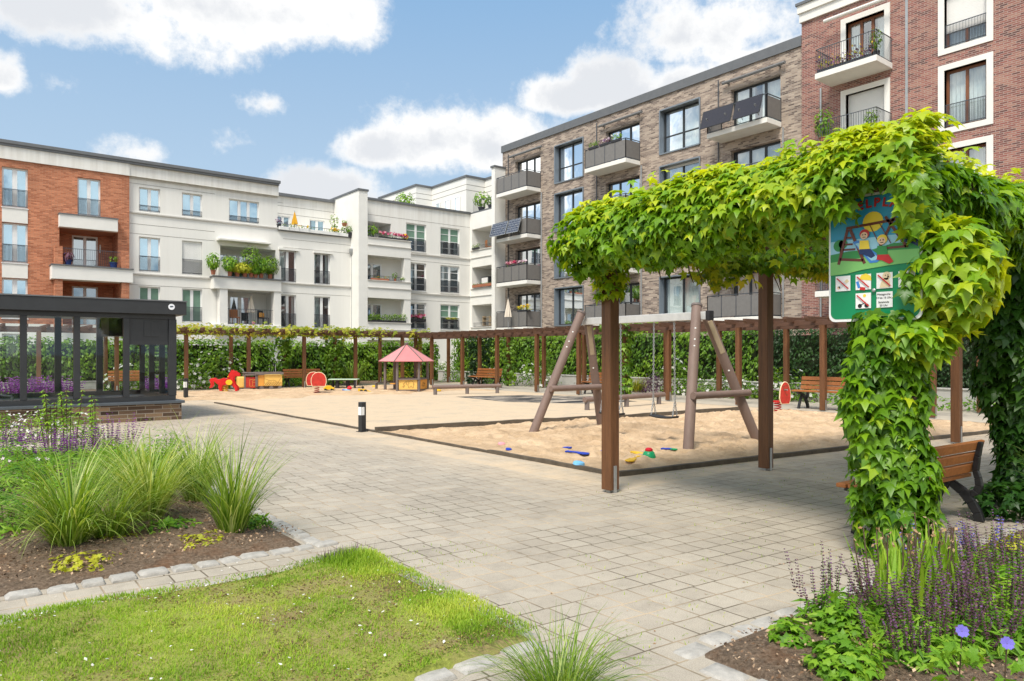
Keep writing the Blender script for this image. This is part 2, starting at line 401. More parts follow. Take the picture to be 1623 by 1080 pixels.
# ---------------------------------------------------------------- ground materials
SLANT = .09
def paving(name, c1, c2, joint, sandy):
    n = NT(name); v = n.coord(); sp = n.n('ShaderNodeSeparateXYZ'); n.l(v, sp.inputs[0]); X, Y = sp.outputs[0], sp.outputs[1]
    a = n.math('ADD', Y, n.math('MULTIPLY', X, SLANT))
    wob = n.n('ShaderNodeTexNoise'); wob.inputs['Scale'].default_value = 1.7; wob.inputs['Detail'].default_value = 2; n.l(v, wob.inputs[0])
    cb = n.n('ShaderNodeCombineXYZ'); n.l(X, cb.inputs[0]); n.l(a, cb.inputs[1])
    off = n.n('ShaderNodeVectorMath', operation='MULTIPLY_ADD'); n.l(wob.outputs['Color'], off.inputs[0]); off.inputs[1].default_value = (.022, .022, 0); n.l(cb.outputs[0], off.inputs[2])
    b = n.n('ShaderNodeTexBrick'); n.l(off.outputs[0], b.inputs[0]); b.offset = .13; b.offset_frequency = 2; b.squash = 1.0
    b.inputs['Scale'].default_value = 1; b.inputs['Brick Width'].default_value = .207; b.inputs['Row Height'].default_value = .198
    b.inputs['Mortar Size'].default_value = .0064; b.inputs['Mortar Smooth'].default_value = .35
    b.inputs['Color1'].default_value = (0, 0, 0, 1); b.inputs['Color2'].default_value = (1, 1, 1, 1); b.inputs['Mortar'].default_value = (.5, .5, .5, 1)
    c = n.mix(b.outputs['Color'], c1, c2)
    c = n.mix(1.0, c, n.ramp(n.noise(v, .55, 6, .7), [(.3, .88), (.7, 1.08)]), 'MULTIPLY')
    stain = n.ramp(n.noise(v, 2.6, 6, .75), [(.52, 1.), (.76, .76)])
    c = n.mix(1.0, c, stain, 'MULTIPLY')
    worn = n.ramp(n.noise(v, 7.5, 5, .8), [(.42, 1.05), (.6, .98), (.78, .74)]); c = n.mix(1.0, c, worn, 'MULTIPLY')
    grain = n.noise(v, 160, 3, .7)
    c = n.mix(1.0, c, n.ramp(grain, [(.25, .66), (.75, 1.3)]), 'MULTIPLY')
    moss = n.ramp(n.noise(v, .8, 5, .7), [(.55, 0.), (.7, .6)]); joint = n.mix(moss, joint, (.075, .085, .03))
    jn = n.ramp(n.noise(v, 1.1, 4), [(.45, 0.), (.62, 1.)])
    sandcol = (.56, .43, .29)
    c = n.mix(n.math('MULTIPLY', b.outputs['Fac'], .92), c, n.mix(jn, joint, sc(sandcol, .85)))
    # sand carried out of the pit onto the stones beside it
    e1 = n.math('MULTIPLY', n.math('SUBTRACT', 1.0, n.math('MULTIPLY', n.math('SUBTRACT', 6.75, X), .55), True), n.math('GREATER_THAN', Y, 5.6))
    front = n.math('SUBTRACT', n.math('SUBTRACT', 7.07, n.math('MULTIPLY', X, .117)), Y)
    e2 = n.math('MULTIPLY', n.math('SUBTRACT', 1.0, n.math('MULTIPLY', front, 1.0), True), n.math('GREATER_THAN', X, 5.9))
    far = n.math('MULTIPLY', n.math('SUBTRACT', Y, 9.), .05, True)
    e = n.math('MAXIMUM', n.math('MAXIMUM', e1, e2), n.math('MULTIPLY', far, .62))
    e = n.math('ADD', e, sandy)
    sm = n.math('MULTIPLY', e, n.ramp(n.noise(v, 1.6, 7, .72), [(.30, .1), (.62, 1.)]), True)
    c = n.mix(n.math('MULTIPLY', sm, .85), c, n.mix(n.noise(v, 20, 4), sc(sandcol, .8), sc(sandcol, 1.2)))
    hgt = n.math('ADD', n.math('MULTIPLY', b.outputs['Fac'], n.math('SUBTRACT', sm, 1.0)), n.math('MULTIPLY', grain, .16))
    n.bsdf(c, .92, 0, .25, n.bump(hgt, .55, .008)); MATS[name] = n.m; return n.m
m_paving = paving('concrete_pavers', (.345, .303, .245), (.395, .35, .285), (.11, .088, .058), 0.0)
m_playpave = paving('sanded_pavers', (.42, .36, .275), (.47, .40, .31), (.24, .19, .13), .42)
def sand_mat():
    n = NT('playground_sand'); v = n.coord()
    c = n.mix(n.ramp(n.noise(v, 1.5, 7, .75), [(.34, 0.), (.66, 1.)]), (.43, .295, .175), (.68, .495, .32))
    c = n.mix(1.0, c, n.ramp(n.noise(v, 90, 4, .8), [(.25, .72), (.75, 1.2)]), 'MULTIPLY')
    nm = n.bump(n.noise(v, 14, 8, .75), .8, .05); nm = n.bump(n.noise(v, 110, 3, .8), .5, .008, nm)
    n.bsdf(c, .97, 0, .15, nm); return n.m
m_sand = sand_mat()
def soil_mat():
    n = NT('bark_mulched_soil'); v = n.coord()
    c = n.ramp(n.noise(v, 38, 8, .8), [(.25, (.04, .028, .02)), (.43, (.15, .105, .072)), (.6, (.30, .22, .155)), (.78, (.55, .46, .36))])
    red = n.ramp(n.noise(v, 2.2, 5, .7), [(.52, 0.), (.68, 1.)])
    c = n.mix(n.math('MULTIPLY', red, .5), c, n.mix(n.noise(v, 60, 4), (.12, .05, .02), (.36, .17, .08)))
    n.bsdf(c, .95, 0, .15, n.bump(n.noise(v, 45, 8, .8), 1., .03)); return n.m
m_soil = soil_mat()
def turf_mat():
    n = NT('mossy_turf'); v = n.coord()
    c = n.mix(n.ramp(n.noise(v, 1.8, 6, .7), [(.42, 0.), (.66, 1.)]), (.26, .29, .06), (.26, .19, .10))
    c = n.mix(1.0, c, n.ramp(n.noise(v, 60, 6, .8), [(.25, .6), (.75, 1.3)]), 'MULTIPLY')
    n.bsdf(c, .95, 0, .15, n.bump(n.noise(v, 50, 8, .8), .6, .02)); return n.m
m_turf = turf_mat()

# ---------------------------------------------------------------- ground sheets
def sheet(name, pts, z, m, kind='structure'):
    mb = MB(); mb.poly([(x, y, z) for x, y in pts]); o = mb.build(name, m); o['kind'] = kind; return o
sheet('ground', [(-600, -600), (600, -600), (600, 600), (-600, 600)], -.03, mat('earth', (.16, .15, .10), .95, .2, 3))
sheet('paving', [(-16, -6), (26, -6), (26, 32), (-16, 32)], 0, m_paving)
sheet('play_paving', [(6.66, 11.9), (18, 11.2), (18.2, 30.6), (6.66, 30.6)], .006, m_playpave)
sheet('pergola_path', [(-16, 30.6), (22.1, 30.6), (22.1, -4), (18.2, -4), (18.2, 30.5), (-16, 30.5)], .004, mat('pale_path', (.45, .40, .32), .95, .15, 3, .2, fine=.3))

def relief(name, edge0, edge1, nu, nv, fn, m, z0=.0):
    """ground relief between two edge functions of parameter s (0..1)"""
    s = np.linspace(0, 1, nu)[:, None]; t = np.linspace(0, 1, nv)[None]
    a0, a1 = edge0(s), edge1(s)
    x = a0[0] * (1 - t) + a1[0] * t; y = a0[1] * (1 - t) + a1[1] * t
    z = fn(x, y, s, t) + z0
    z[0] = z[-1] = -.03; z[:, 0] = z[:, -1] = -.03        # skirts run down into the ground
    V = np.stack([x, y, z], -1).reshape(-1, 3)
    i = (np.arange(nu - 1)[:, None] * nv + np.arange(nv - 1)[None]).ravel()
    o = np_mesh(name, V, np.stack([i, i + nv, i + nv + 1, i + 1], 1), m, smooth=True); o['kind'] = 'structure'; return o
def sandheight(x, y, s, t):
    z = .03 * vnoise(x * .9, y * .9, 1) + .05 * (vnoise(x * 2.7, y * 2.7, 2) ** 2) + .05 * np.abs(vnoise(x * 7, y * 7, 3) - .5) + .016 * vnoise(x * 19, y * 19, 4)
    edge = np.clip(np.minimum(np.minimum(s, 1 - s) * 10, np.minimum(t, 1 - t) * 12), 0, 1)
    if x.size > 50000:          # footprints and little dug hollows
        for _ in range(1000):
            cx_, cy_, r_ = R.uniform(6.8, 17.5), R.uniform(5.2, 12.6), R.uniform(.055, .14); q = ((x - cx_) / r_) ** 2 + ((y - cy_) / (r_ * R.uniform(.7, 1.4))) ** 2
            z = z + R.uniform(.02, .048) * (-np.exp(-q) + .55 * np.exp(-(np.sqrt(q) - 1.5) ** 2 * 5))
        for (cx_, cy_) in ((9.9, 8.2), (9.9, 9.45), (12.4, 7.2), (8.2, 8.6)): z = z - .05 * np.exp(-((x - cx_) / .55) ** 2 - ((y - cy_) / .38) ** 2)     # hollows worn under the swings
    return .012 + np.maximum(z, -.01) * (.25 + .75 * edge)
relief('sandpit', lambda s: (6.68 + s * 11.2, 7.10 - .117 * (6.68 + s * 11.2)), lambda s: (6.68 + s * 11.2, 13.75 - .165 * (6.68 + s * 11.2)), 340, 220, sandheight, m_sand)
def backedge(s):
    x = 4.6 + s * 13.4
    return (x, 24.2 + .5 * np.sin(x * 1.3) + .35 * np.sin(x * 3.1))
relief('sand', backedge, lambda s: (4.6 + s * 13.4, 30.45 + 0 * s), 160, 80, lambda x, y, s, t: sandheight(x, y, s, t) * np.clip(t * 8, .12, 1) + .0, m_sand)
# timber edging round the pit
mb = MB()
def edging(x0, y0, x1, y1, w, h, seg):
    for k in range(seg):
        f0, f1 = k / seg, (k + 1) / seg; j0, j1 = [.02 * (vnoise(np.array([f * seg * .7 + x0]), np.array([y0 * 3.])) - .5)[0] for f in (k, k + 1)]
        mb.beam((x0 + (x1 - x0) * f0, y0 + (y1 - y0) * f0, h / 2 - .014 + j0), (x0 + (x1 - x0) * f1, y0 + (y1 - y0) * f1, h / 2 - .014 + j1), w, h)
edging(6.66, 6.27, 17.6, 5.0, .07, .075, 30); edging(6.65, 6.31, 6.65, 9.0, .06, .07, 10); edging(6.65, 9.0, 6.65, 12.6, .05, .05, 10)
edging(6.62, 12.68, 12.1, 11.75, .09, .125, 16); edging(12.1, 11.75, 17, 11.45, .07, .11, 12); edging(6.65, 12.75, 6.6, 23.2, .06, .05, 20)
o = mb.build('kerb', m_edge); o['kind'] = 'structure'
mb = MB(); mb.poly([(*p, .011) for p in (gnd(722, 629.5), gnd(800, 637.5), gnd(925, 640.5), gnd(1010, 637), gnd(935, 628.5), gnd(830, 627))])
def streak_mat():
    n = NT('dark_sand_streaks'); v = n.coord(); mp = n.n('ShaderNodeMapping'); mp.inputs['Rotation'].default_value = (0, 0, .67); mp.inputs['Scale'].default_value = (.5, 2.2, 1); n.l(v, mp.inputs[0])
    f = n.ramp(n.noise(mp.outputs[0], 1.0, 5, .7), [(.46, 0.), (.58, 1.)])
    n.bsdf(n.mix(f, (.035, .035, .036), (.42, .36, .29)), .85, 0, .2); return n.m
o = mb.build('streaked_patch', streak_mat()); o['kind'] = 'structure'  # dark streaks mixed at random with a sand tone

# lawn, beds, cobble kerbs
def bumpy(k): return lambda x, y, s, t: .02 + k * (.05 * vnoise(x * 1.3, y * 1.3, 5) + .03 * vnoise(x * 4, y * 4, 6) + .012 * vnoise(x * 17, y * 17, 7)) * np.clip(np.minimum(np.minimum(s, 1 - s), np.minimum(t, 1 - t)) * 14, .1, 1)
relief('lawn_ground', lambda s: (-3 + s * 5.5, 2.94 + 0 * s), lambda s: (-3 + s * 5.5, 4.95 + 0 * s), 120, 60, bumpy(1.), m_turf)
relief('planting_soil', lambda s: (-6 + s * 8.31, 5.57 + 0 * s), lambda s: (-6 + s * 8.31, 17.6 - s * 5.0), 120, 120, bumpy(1.2), m_soil)
relief('planting_soil', lambda s: (3.0 + s * 12, -3 + 0 * s), lambda s: (3.0 + s * 12, 2.33 - .03 * s * 12), 160, 80, bumpy(1.), m_soil)
relief('planting_soil', lambda s: (-5 + s * 7.3, -3 + 0 * s), lambda s: (-5 + s * 7.3, 2.40 + 0 * s), 60, 60, bumpy(.8), m_soil)
relief('planting_soil', lambda s: (22.25 + 0 * s, -4 + s * 40), lambda s: (24.5 + 0 * s, -4 + s * 40), 60, 8, bumpy(1.), m_soil, .3)
relief('planting_soil', lambda s: (-16 + s * 38, 33.9 + 0 * s), lambda s: (-16 + s * 38, 38 + 0 * s), 60, 8, bumpy(1.), m_soil)
def kerb_row(p0, p1, w, ln, gap, sunk=0., top=.02, name='kerb', jit=.012):
    mb = MB(); p0, p1 = Vector((*p0, 0)), Vector((*p1, 0)); d = (p1 - p0); L = d.length; d.normalize(); a = Vector((-d.y, d.x, 0)); s = 0
    while s < L:
        l = ln * R.uniform(.8, 1.18); ww = w * R.uniform(.86, 1.1); c = p0 + d * (s + l / 2) + a * R.uniform(-.012, .012); zt = top + R.uniform(-.008, .008) - sunk
        ring = []
        for k in range(10):
            t = 2 * math.pi * (k + .5) / 10; ct, st = math.cos(t), math.sin(t)
            ex = math.copysign(abs(ct) ** .26, ct); ey = math.copysign(abs(st) ** .26, st)
            q = c + d * (ex * l / 2 * R.uniform(.93, 1.03)) + a * (ey * ww / 2 * R.uniform(.92, 1.04)); ring.append(q)
        i = len(mb.v); n = 10
        for q in ring: mb.v.append((q.x, q.y, -.02))
        for q in ring: mb.v.append((q.x, q.y, zt - .013))
        for q in ring:
            q2 = c + (q - c) * .86; mb.v.append((q2.x, q2.y, zt + R.uniform(-.004, .004)))
        mb.v.append((c.x, c.y, zt + .004))
        for k in range(n):
            k2 = (k + 1) % n
            for r in (0, n): mb.face(i + r + k, i + r + k2, i + r + n + k2, i + r + n + k)
            mb.face(i + 2 * n + k, i + 2 * n + k2, i + 3 * n)
        s += l + gap * R.uniform(.5, 1.5)
    o = mb.build(name, m_granite, smooth=True); o['kind'] = 'structure'; return o
kerb_row((-4, 5.56), (2.42, 5.52), .14, .17, .02)
kerb_row((-4, 5.02), (1.9, 4.98), .13, .2, .04, .012)
kerb_row((2.37, 5.6), (2.37, 11.0), .14, .15, .02)
kerb_row((2.53, 4.75), (2.53, 3.05), .12, .15, .03, .02)
kerb_row((2.5, 2.9), (-3, 2.92), .14, .22, .04, .005)
kerb_row((2.95, 2.36), (14, 1.95), .15, .2, .035, .01)
kerb_row((2.97, 2.2), (2.97, -2), .15, .2, .035, .01)
kerb_row((2.32, 2.35), (-3, 2.4), .13, .2, .035, .01)
kerb_row((.0, 7.95), (-.75, 8.05), .3, .2, .03)
# ---------------------------------------------------------------- sky, sun, camera
SUN_EL, SUN_DIR = 57.0, (-.78, -.44)
def make_world():
    w = bpy.data.worlds.new('World'); SC.world = w; w.use_nodes = True
    t = w.node_tree; t.nodes.clear()
    def n(ty, **k):
        x = t.nodes.new(ty)
        for a, b in k.items(): setattr(x, a, b)
        return x
    def val(v, sock):
        if isinstance(v, (int, float)): sock.default_value = v
        elif isinstance(v, tuple): sock.default_value = v if len(v) == len(sock.default_value) else (*v, 1)
        else: t.links.new(v, sock)
    def mth(op, a, b=None, c=None, cl=False):
        x = n('ShaderNodeMath', operation=op); x.use_clamp = cl
        for i, v in enumerate((a, b, c)):
            if v is not None: val(v, x.inputs[i])
        return x.outputs[0]
    def mix(f, a, b):
        x = n('ShaderNodeMix', data_type='RGBA'); val(f, x.inputs[0]); val(a, x.inputs[6]); val(b, x.inputs[7]); return x.outputs[2]
    out = n('ShaderNodeOutputWorld'); bg = n('ShaderNodeBackground'); t.links.new(bg.outputs[0], out.inputs[0])
    sky = n('ShaderNodeTexSky', sky_type='NISHITA'); sky.sun_disc = False
    sky.sun_elevation = math.radians(SUN_EL); sky.sun_rotation = math.atan2(SUN_DIR[0], SUN_DIR[1])
    sky.air_density = 1.0; sky.dust_density = 1.6; sky.ozone_density = 1.5; sky.altitude = 50
    tc = n('ShaderNodeTexCoord'); d = tc.outputs['Generated']
    sp = n('ShaderNodeSeparateXYZ'); t.links.new(d, sp.inputs[0]); X, Y, Z = sp.outputs
    # azimuth measured from the garden's diagonal, and elevation, both in degrees
    fx_ = mth('ADD', mth('MULTIPLY', X, CA), mth('MULTIPLY', Y, -SA)); fy_ = mth('ADD', mth('MULTIPLY', X, SA), mth('MULTIPLY', Y, CA))
    az = mth('MULTIPLY', mth('ARCTAN2', fx_, fy_), 57.2958); el = mth('MULTIPLY', mth('ARCSINE', Z), 57.2958)
    # domain-warped noise shapes the edges of the cloud banks
    nz = n('ShaderNodeTexNoise'); nz.inputs['Scale'].default_value = 5.5; nz.inputs['Detail'].default_value = 9; nz.inputs['Roughness'].default_value = .60
    t.links.new(d, nz.inputs['Vector']); nz2 = n('ShaderNodeTexNoise'); nz2.inputs['Scale'].default_value = 13; nz2.inputs['Detail'].default_value = 8; nz2.inputs['Roughness'].default_value = .62; t.links.new(d, nz2.inputs['Vector'])
    nz3 = n('ShaderNodeTexNoise'); nz3.inputs['Scale'].default_value = 34; nz3.inputs['Detail'].default_value = 6; nz3.inputs['Roughness'].default_value = .7; t.links.new(d, nz3.inputs['Vector'])
    sm = n('ShaderNodeTexNoise'); sm.inputs['Scale'].default_value = 3.2; sm.inputs['Detail'].default_value = 5; t.links.new(d, sm.inputs['Vector'])
    field = None
    for (px, py, ra, re, base) in CLOUDS:
        tt = (px - CX) / F; a0 = math.degrees(math.atan(tt)); e0 = math.degrees(math.atan((HY - py) / F * math.cos(math.atan(tt))))
        u = mth('MULTIPLY', mth('SUBTRACT', az, a0), 1 / ra); v = mth('SUBTRACT', el, e0)
        # flat bases: the lower half is squeezed
        vv = mth('MULTIPLY', v, mth('ADD', 1 / re, mth('MULTIPLY', mth('LESS_THAN', v, 0.), base / re)))
        q = mth('SUBTRACT', 1.0, mth('SQRT', mth('ADD', mth('MULTIPLY', u, u), mth('MULTIPLY', vv, vv))))
        if re < 2: q = mth('MULTIPLY', q, .42)
        field = q if field is None else mth('MAXIMUM', field, q)
    # elsewhere in the sky: unseen loose cloud, thickened for fill light and whiter window reflections
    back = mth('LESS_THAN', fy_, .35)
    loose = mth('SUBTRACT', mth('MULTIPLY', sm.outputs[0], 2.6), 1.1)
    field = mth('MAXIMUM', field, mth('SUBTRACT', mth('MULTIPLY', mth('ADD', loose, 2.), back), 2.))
    dens = mth('ADD', field, mth('ADD', mth('MULTIPLY', mth('SUBTRACT', nz.outputs[0], .5), 2.3), mth('ADD', mth('MULTIPLY', mth('SUBTRACT', nz2.outputs[0], .5), 1.2), mth('MULTIPLY', mth('SUBTRACT', nz3.outputs[0], .5), .7))))
    alpha = n('ShaderNodeMapRange', interpolation_type='SMOOTHSTEP'); alpha.inputs[1].default_value = .0; alpha.inputs[2].default_value = .55; t.links.new(dens, alpha.inputs[0])
    shade = n('ShaderNodeMapRange', interpolation_type='SMOOTHSTEP'); shade.inputs[1].default_value = .3; shade.inputs[2].default_value = 1.0
    t.links.new(mth('ADD', dens, mth('MULTIPLY', mth('SUBTRACT', sm.outputs[0], .5), 2.6)), shade.inputs[0])
    ccol = mix(shade.outputs[0], (7.4, 7.35, 7.25), (5.5, 5.65, 5.9))
    ccol = mix(back, ccol, (12.5, 12.1, 11.4))     # unseen cloud behind the viewer, brightened to add fill light
    # thin summer haze lightens the blue, most of all near the horizon
    hz = n('ShaderNodeMapRange', interpolation_type='SMOOTHSTEP'); hz.inputs[1].default_value = 38.; hz.inputs[2].default_value = 6.; hz.inputs[3].default_value = .0; hz.inputs[4].default_value = 1.; t.links.new(el, hz.inputs[0])
    base = mix(.68, sky.outputs[0], mix(hz.outputs[0], (1.65, 3.6, 6.1), (3.9, 5.05, 6.1)))
    col = mix(mth('MULTIPLY', alpha.outputs[0], .97), base, ccol)
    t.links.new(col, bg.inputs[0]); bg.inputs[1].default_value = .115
# photographed cloud banks: centre, half-width and half-height in degrees, how flat the base is
CLOUDS = [(120, 2, 14, 4.6, .3), (330, 12, 14, 4.2, .5), (470, 30, 8.5, 3.4, .6), (560, 22, 4, 3.0, 0), (-10, 125, 2.6, 2.6, .5), (90, 133, 2.2, 1.2, 0), (425, 168, 2.2, .9, 0), (357, 230, 2.6, 1.2, 0), (205, 243, 2.6, 1.2, 0),
          (600, 240, 4, 2.4, .8), (690, 228, 7.6, 4.0, .6), (780, 235, 5.5, 3.6, .5), (500, 300, 5.5, 2.2, .3), (900, 155, 5, 2.2, .7), (960, 138, 5.5, 2.8, .7), (1060, 150, 8, 2.8, .7),
          (1080, 55, 5.5, 3.8, .5), (1170, 40, 7.5, 4.4, .5), (1220, 95, 5, 2.6, .5)]
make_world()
sun = link(bpy.data.objects.new('sun', bpy.data.lights.new('sun', 'SUN'))); sun.data.energy = 3.6; sun.data.angle = math.radians(18.0); sun.data.color = (1, .94, .84)
e = math.radians(SUN_EL); hh = math.hypot(*SUN_DIR)
sun.rotation_euler = Vector((SUN_DIR[0] / hh * math.cos(e), SUN_DIR[1] / hh * math.cos(e), math.sin(e))).to_track_quat('Z', 'Y').to_euler()
cam = link(bpy.data.objects.new('camera', bpy.data.cameras.new('camera'))); SC.camera = cam
cam.location = (0, 0, H); cam.rotation_euler = (math.radians(90), 0, -math.atan2(SA, CA))
cam.data.sensor_width = 36; cam.data.lens = F / 1623 * 36; cam.data.shift_y = (HY - 540) / 1623
cam.data.clip_start = .05; cam.data.clip_end = 3000
SC.view_settings.view_transform = 'Standard'; SC.view_settings.look = 'None'; SC.view_settings.exposure = 0.35; SC.view_settings.gamma = 1
SC.cycles.max_bounces = 8; SC.cycles.transparent_max_bounces = 10; SC.cycles.diffuse_bounces = 4; SC.cycles.glossy_bounces = 3
SC.cycles.use_denoising = True
# ================================================================ buildings
# a facade runs along "a" (x for walls facing -y, y for walls facing -x); "d" is the distance in front of the wall plane
class Facade:
    def __init__(s, root, face, plane): s.root, s.face, s.p = root, face, plane
    def box(s, mb, a0, a1, d0, d1, z0, z1):
        if s.face == 'y': mb.box(a0, a1, s.p - d1, s.p - d0, z0, z1)
        else: mb.box(s.p - d1, s.p - d0, a0, a1, z0, z1)
    def pt(s, a, d, z): return (a, s.p - d, z) if s.face == 'y' else (s.p - d, a, z)
    def quad(s, mb, a0, a1, z0, z1, d): mb.quad(s.pt(a0, d, z0), s.pt(a1, d, z0), s.pt(a1, d, z1), s.pt(a0, d, z1))
    def wall(s, mb, a0, a1, z0, z1, holes, d=0.):
        """wall face with rectangular holes (a0, a1, z0, z1, depth); each hole gets its reveals"""
        A = sorted({a0, a1, *[min(max(h[k], a0), a1) for h in holes for k in (0, 1)]}); Z = sorted({z0, z1, *[min(max(h[k], z0), z1) for h in holes for k in (2, 3)]})
        for i in range(len(A) - 1):
            for j in range(len(Z) - 1):
                ca, cz = (A[i] + A[i + 1]) / 2, (Z[j] + Z[j + 1]) / 2
                if not any(h[0] < ca < h[1] and h[2] < cz < h[3] for h in holes): s.quad(mb, A[i], A[i + 1], Z[j], Z[j + 1], d)
        for (h0, h1, k0, k1, dp) in holes:
            if not (a0 < (h0 + h1) / 2 < a1 and z0 < (k0 + k1) / 2 < z1): continue
            for a in (h0, h1): mb.quad(s.pt(a, d, k0), s.pt(a, d - dp, k0), s.pt(a, d - dp, k1), s.pt(a, d, k1))
            for z in (k0, k1): mb.quad(s.pt(h0, d, z), s.pt(h1, d, z), s.pt(h1, d - dp, z), s.pt(h0, d - dp, z))
    def window(s, a0, a1, z0, z1, depth, frame, glass, lites=2, fw=.09, mull=.12, bars=0, rail=None, curtain=None, blind=0, shutter=0, sill=None, name='window', roomd=.9, transom=None):
        """frame with lites and panes set back into its hole; the pane, curtain, blind and railing are sub-parts"""
        d = -depth; mb = MB()
        s.box(mb, a0, a1, d, d + .07, z0, z0 + fw); s.box(mb, a0, a1, d, d + .07, z1 - fw, z1)
        s.box(mb, a0, a0 + fw, d, d + .07, z0 + fw, z1 - fw); s.box(mb, a1 - fw, a1, d, d + .07, z0 + fw, z1 - fw)
        w = (a1 - a0 - 2 * fw) / lites
        for k in range(1, lites):
            c = a0 + fw + w * k; s.box(mb, c - mull / 2, c + mull / 2, d, d + .075, z0 + fw, z1 - fw)
        if transom: s.box(mb, a0 + fw, a1 - fw, d, d + .065, z0 + transom - .035, z0 + transom + .035)
        for k in range(bars):
            z = z0 + (z1 - z0) * (k + 1) / (bars + 1); s.box(mb, a0 + fw, a1 - fw, d + .01, d + .06, z - .018, z + .018)
        f = mb.build(name, frame, s.root)
        mb = MB(); s.quad(mb, a0 + .02, a1 - .02, z0 + .02, z1 - .02, d + .03); mb.build('pane', glass, f)
        if blind:
            mb = MB(); s.box(mb, a0 + fw, a1 - fw, d + .034, d + .038, z1 - (z1 - z0) * blind, z1 - fw); mb.build('blind', m_blind, f)
        if curtain is not None:
            mb = MB()     # dim room behind the panes, lit only by the window
            for q in ((a0, a0), (a1, a1)): mb.quad(s.pt(q[0], d, z0), s.pt(q[0], d - roomd, z0), s.pt(q[0], d - roomd, z1), s.pt(q[0], d, z1))
            for z in (z0, z1): mb.quad(s.pt(a0, d, z), s.pt(a1, d, z), s.pt(a1, d - roomd, z), s.pt(a0, d - roomd, z))
            s.quad(mb, a0, a1, z0, z1, d - roomd); mb.build('room_lining', m_room, f)
            mb = MB()
            for (c0, c1) in curtain:
                b0, b1 = a0 + (a1 - a0) * c0, a0 + (a1 - a0) * c1; n = max(6, int((b1 - b0) / .05))
                for k in range(n):
                    q0, q1 = b0 + (b1 - b0) * k / n, b0 + (b1 - b0) * (k + 1) / n
                    e0, e1 = [-.12 + .03 * math.sin(j * 2.1) for j in (k, k + 1)]
                    mb.quad(s.pt(q0, d + e0, z0 + .02), s.pt(q1, d + e1, z0 + .02), s.pt(q1, d + e1, z1 - .02), s.pt(q0, d + e0, z1 - .02))
            if mb.f: mb.build('curtain', m_curtain, f, smooth=True)
        if shutter:
            mb = MB(); n = int((z1 - z0) * shutter / .06)
            for k in range(n): s.box(mb, a0 + .02, a1 - .02, d + .08, d + .095, z1 - (k + 1) * .06 + .004, z1 - k * .06)
            mb.build('roller_shutter', m_shutter, f)
        if sill:
            mb = MB(); s.box(mb, a0 - .03, a1 + .03, d + .075, .05, z0 - .04, z0 - .002); mb.build('sill', sill, f)
        if rail: s.railing(f, a0 + .01, a1 - .01, z0 + .06, z0 + rail, -.03, .05)
        return f
    def railing(s, root, a0, a1, z0, z1, d, step=.15, ends=0., name='railing', m=None):
        mb = MB(); r = .011
        def run(p0, p1, zz):
            mb.beam((*p0, zz), (*p1, zz), .03, .025)
        def vert(p, za, zb): mb.beam((*p, za), (*p, zb), .013, .013, up=(0, 1, 0))
        segs = [(s.pt(a0, d, 0)[:2], s.pt(a1, d, 0)[:2])]
        if ends: segs += [(s.pt(a0, d - ends, 0)[:2], s.pt(a0, d, 0)[:2]), (s.pt(a1, d - ends, 0)[:2], s.pt(a1, d, 0)[:2])]
        for p0, p1 in segs:
            L = math.dist(p0, p1); n = max(2, int(L / (step * 1.0)))
            run(p0, p1, z1); run(p0, p1, z0 + .03)
            for k in range(n + 1):
                q = (p0[0] + (p1[0] - p0[0]) * k / n, p0[1] + (p1[1] - p0[1]) * k / n); vert(q, z0, z1)
        return mb.build(name, m or m_rail, root)
    def slab(s, root, a0, a1, d0, d1, z0, z1, m=None, name='balcony_slab', bevel=.012):
        mb = MB(); s.box(mb, a0, a1, d0, d1, z0, z1); return mb.build(name, m or m_slab, root, bevel=bevel)
    def panel_rail(s, root, a0, a1, d, z0, z1, depth, n=4, skip=()):
        """balustrade of perforated metal panels between posts, front and both ends"""
        mb = MB(); fr = MB()
        def run(p0, p1, n, front=False):
            for k in range(n):
                f0, f1 = (k + .02) / n, (k + .98) / n
                if not (front and k in skip):
                    q0 = [p0[i] + (p1[i] - p0[i]) * f0 for i in (0, 1)]; q1 = [p0[i] + (p1[i] - p0[i]) * f1 for i in (0, 1)]
                    mb.beam((*q0, (z0 + z1) / 2), (*q1, (z0 + z1) / 2), .012, z1 - z0 - .1)
            for k in range(n + 1):
                q = [p0[i] + (p1[i] - p0[i]) * k / n for i in (0, 1)]; fr.beam((*q, z0 - .05), (*q, z1), .035, .035, up=(0, 1, 0))
            fr.beam((*p0, z1 + .02), (*p1, z1 + .02), .05, .035); fr.beam((*p0, z0 + .03), (*p1, z0 + .03), .035, .03)
        A, B, C_, D = [s.pt(*q)[:2] for q in ((a1, d - depth, 0), (a1, d, 0), (a0, d, 0), (a0, d - depth, 0))]
        run(C_, B, n, True); run(D, C_, 1); run(A, B, 1)
        r = fr.build('balustrade', m_rail, root); mb.build('balustrade_panel', m_panel, r)
        return r
def core(root, x0, x1, y0, y1, z0, z1, m, name='side_wall'):
    mb = MB(); mb.box(x0, x1, y0, y1, z0, z1); return mb.build(name, m, root)

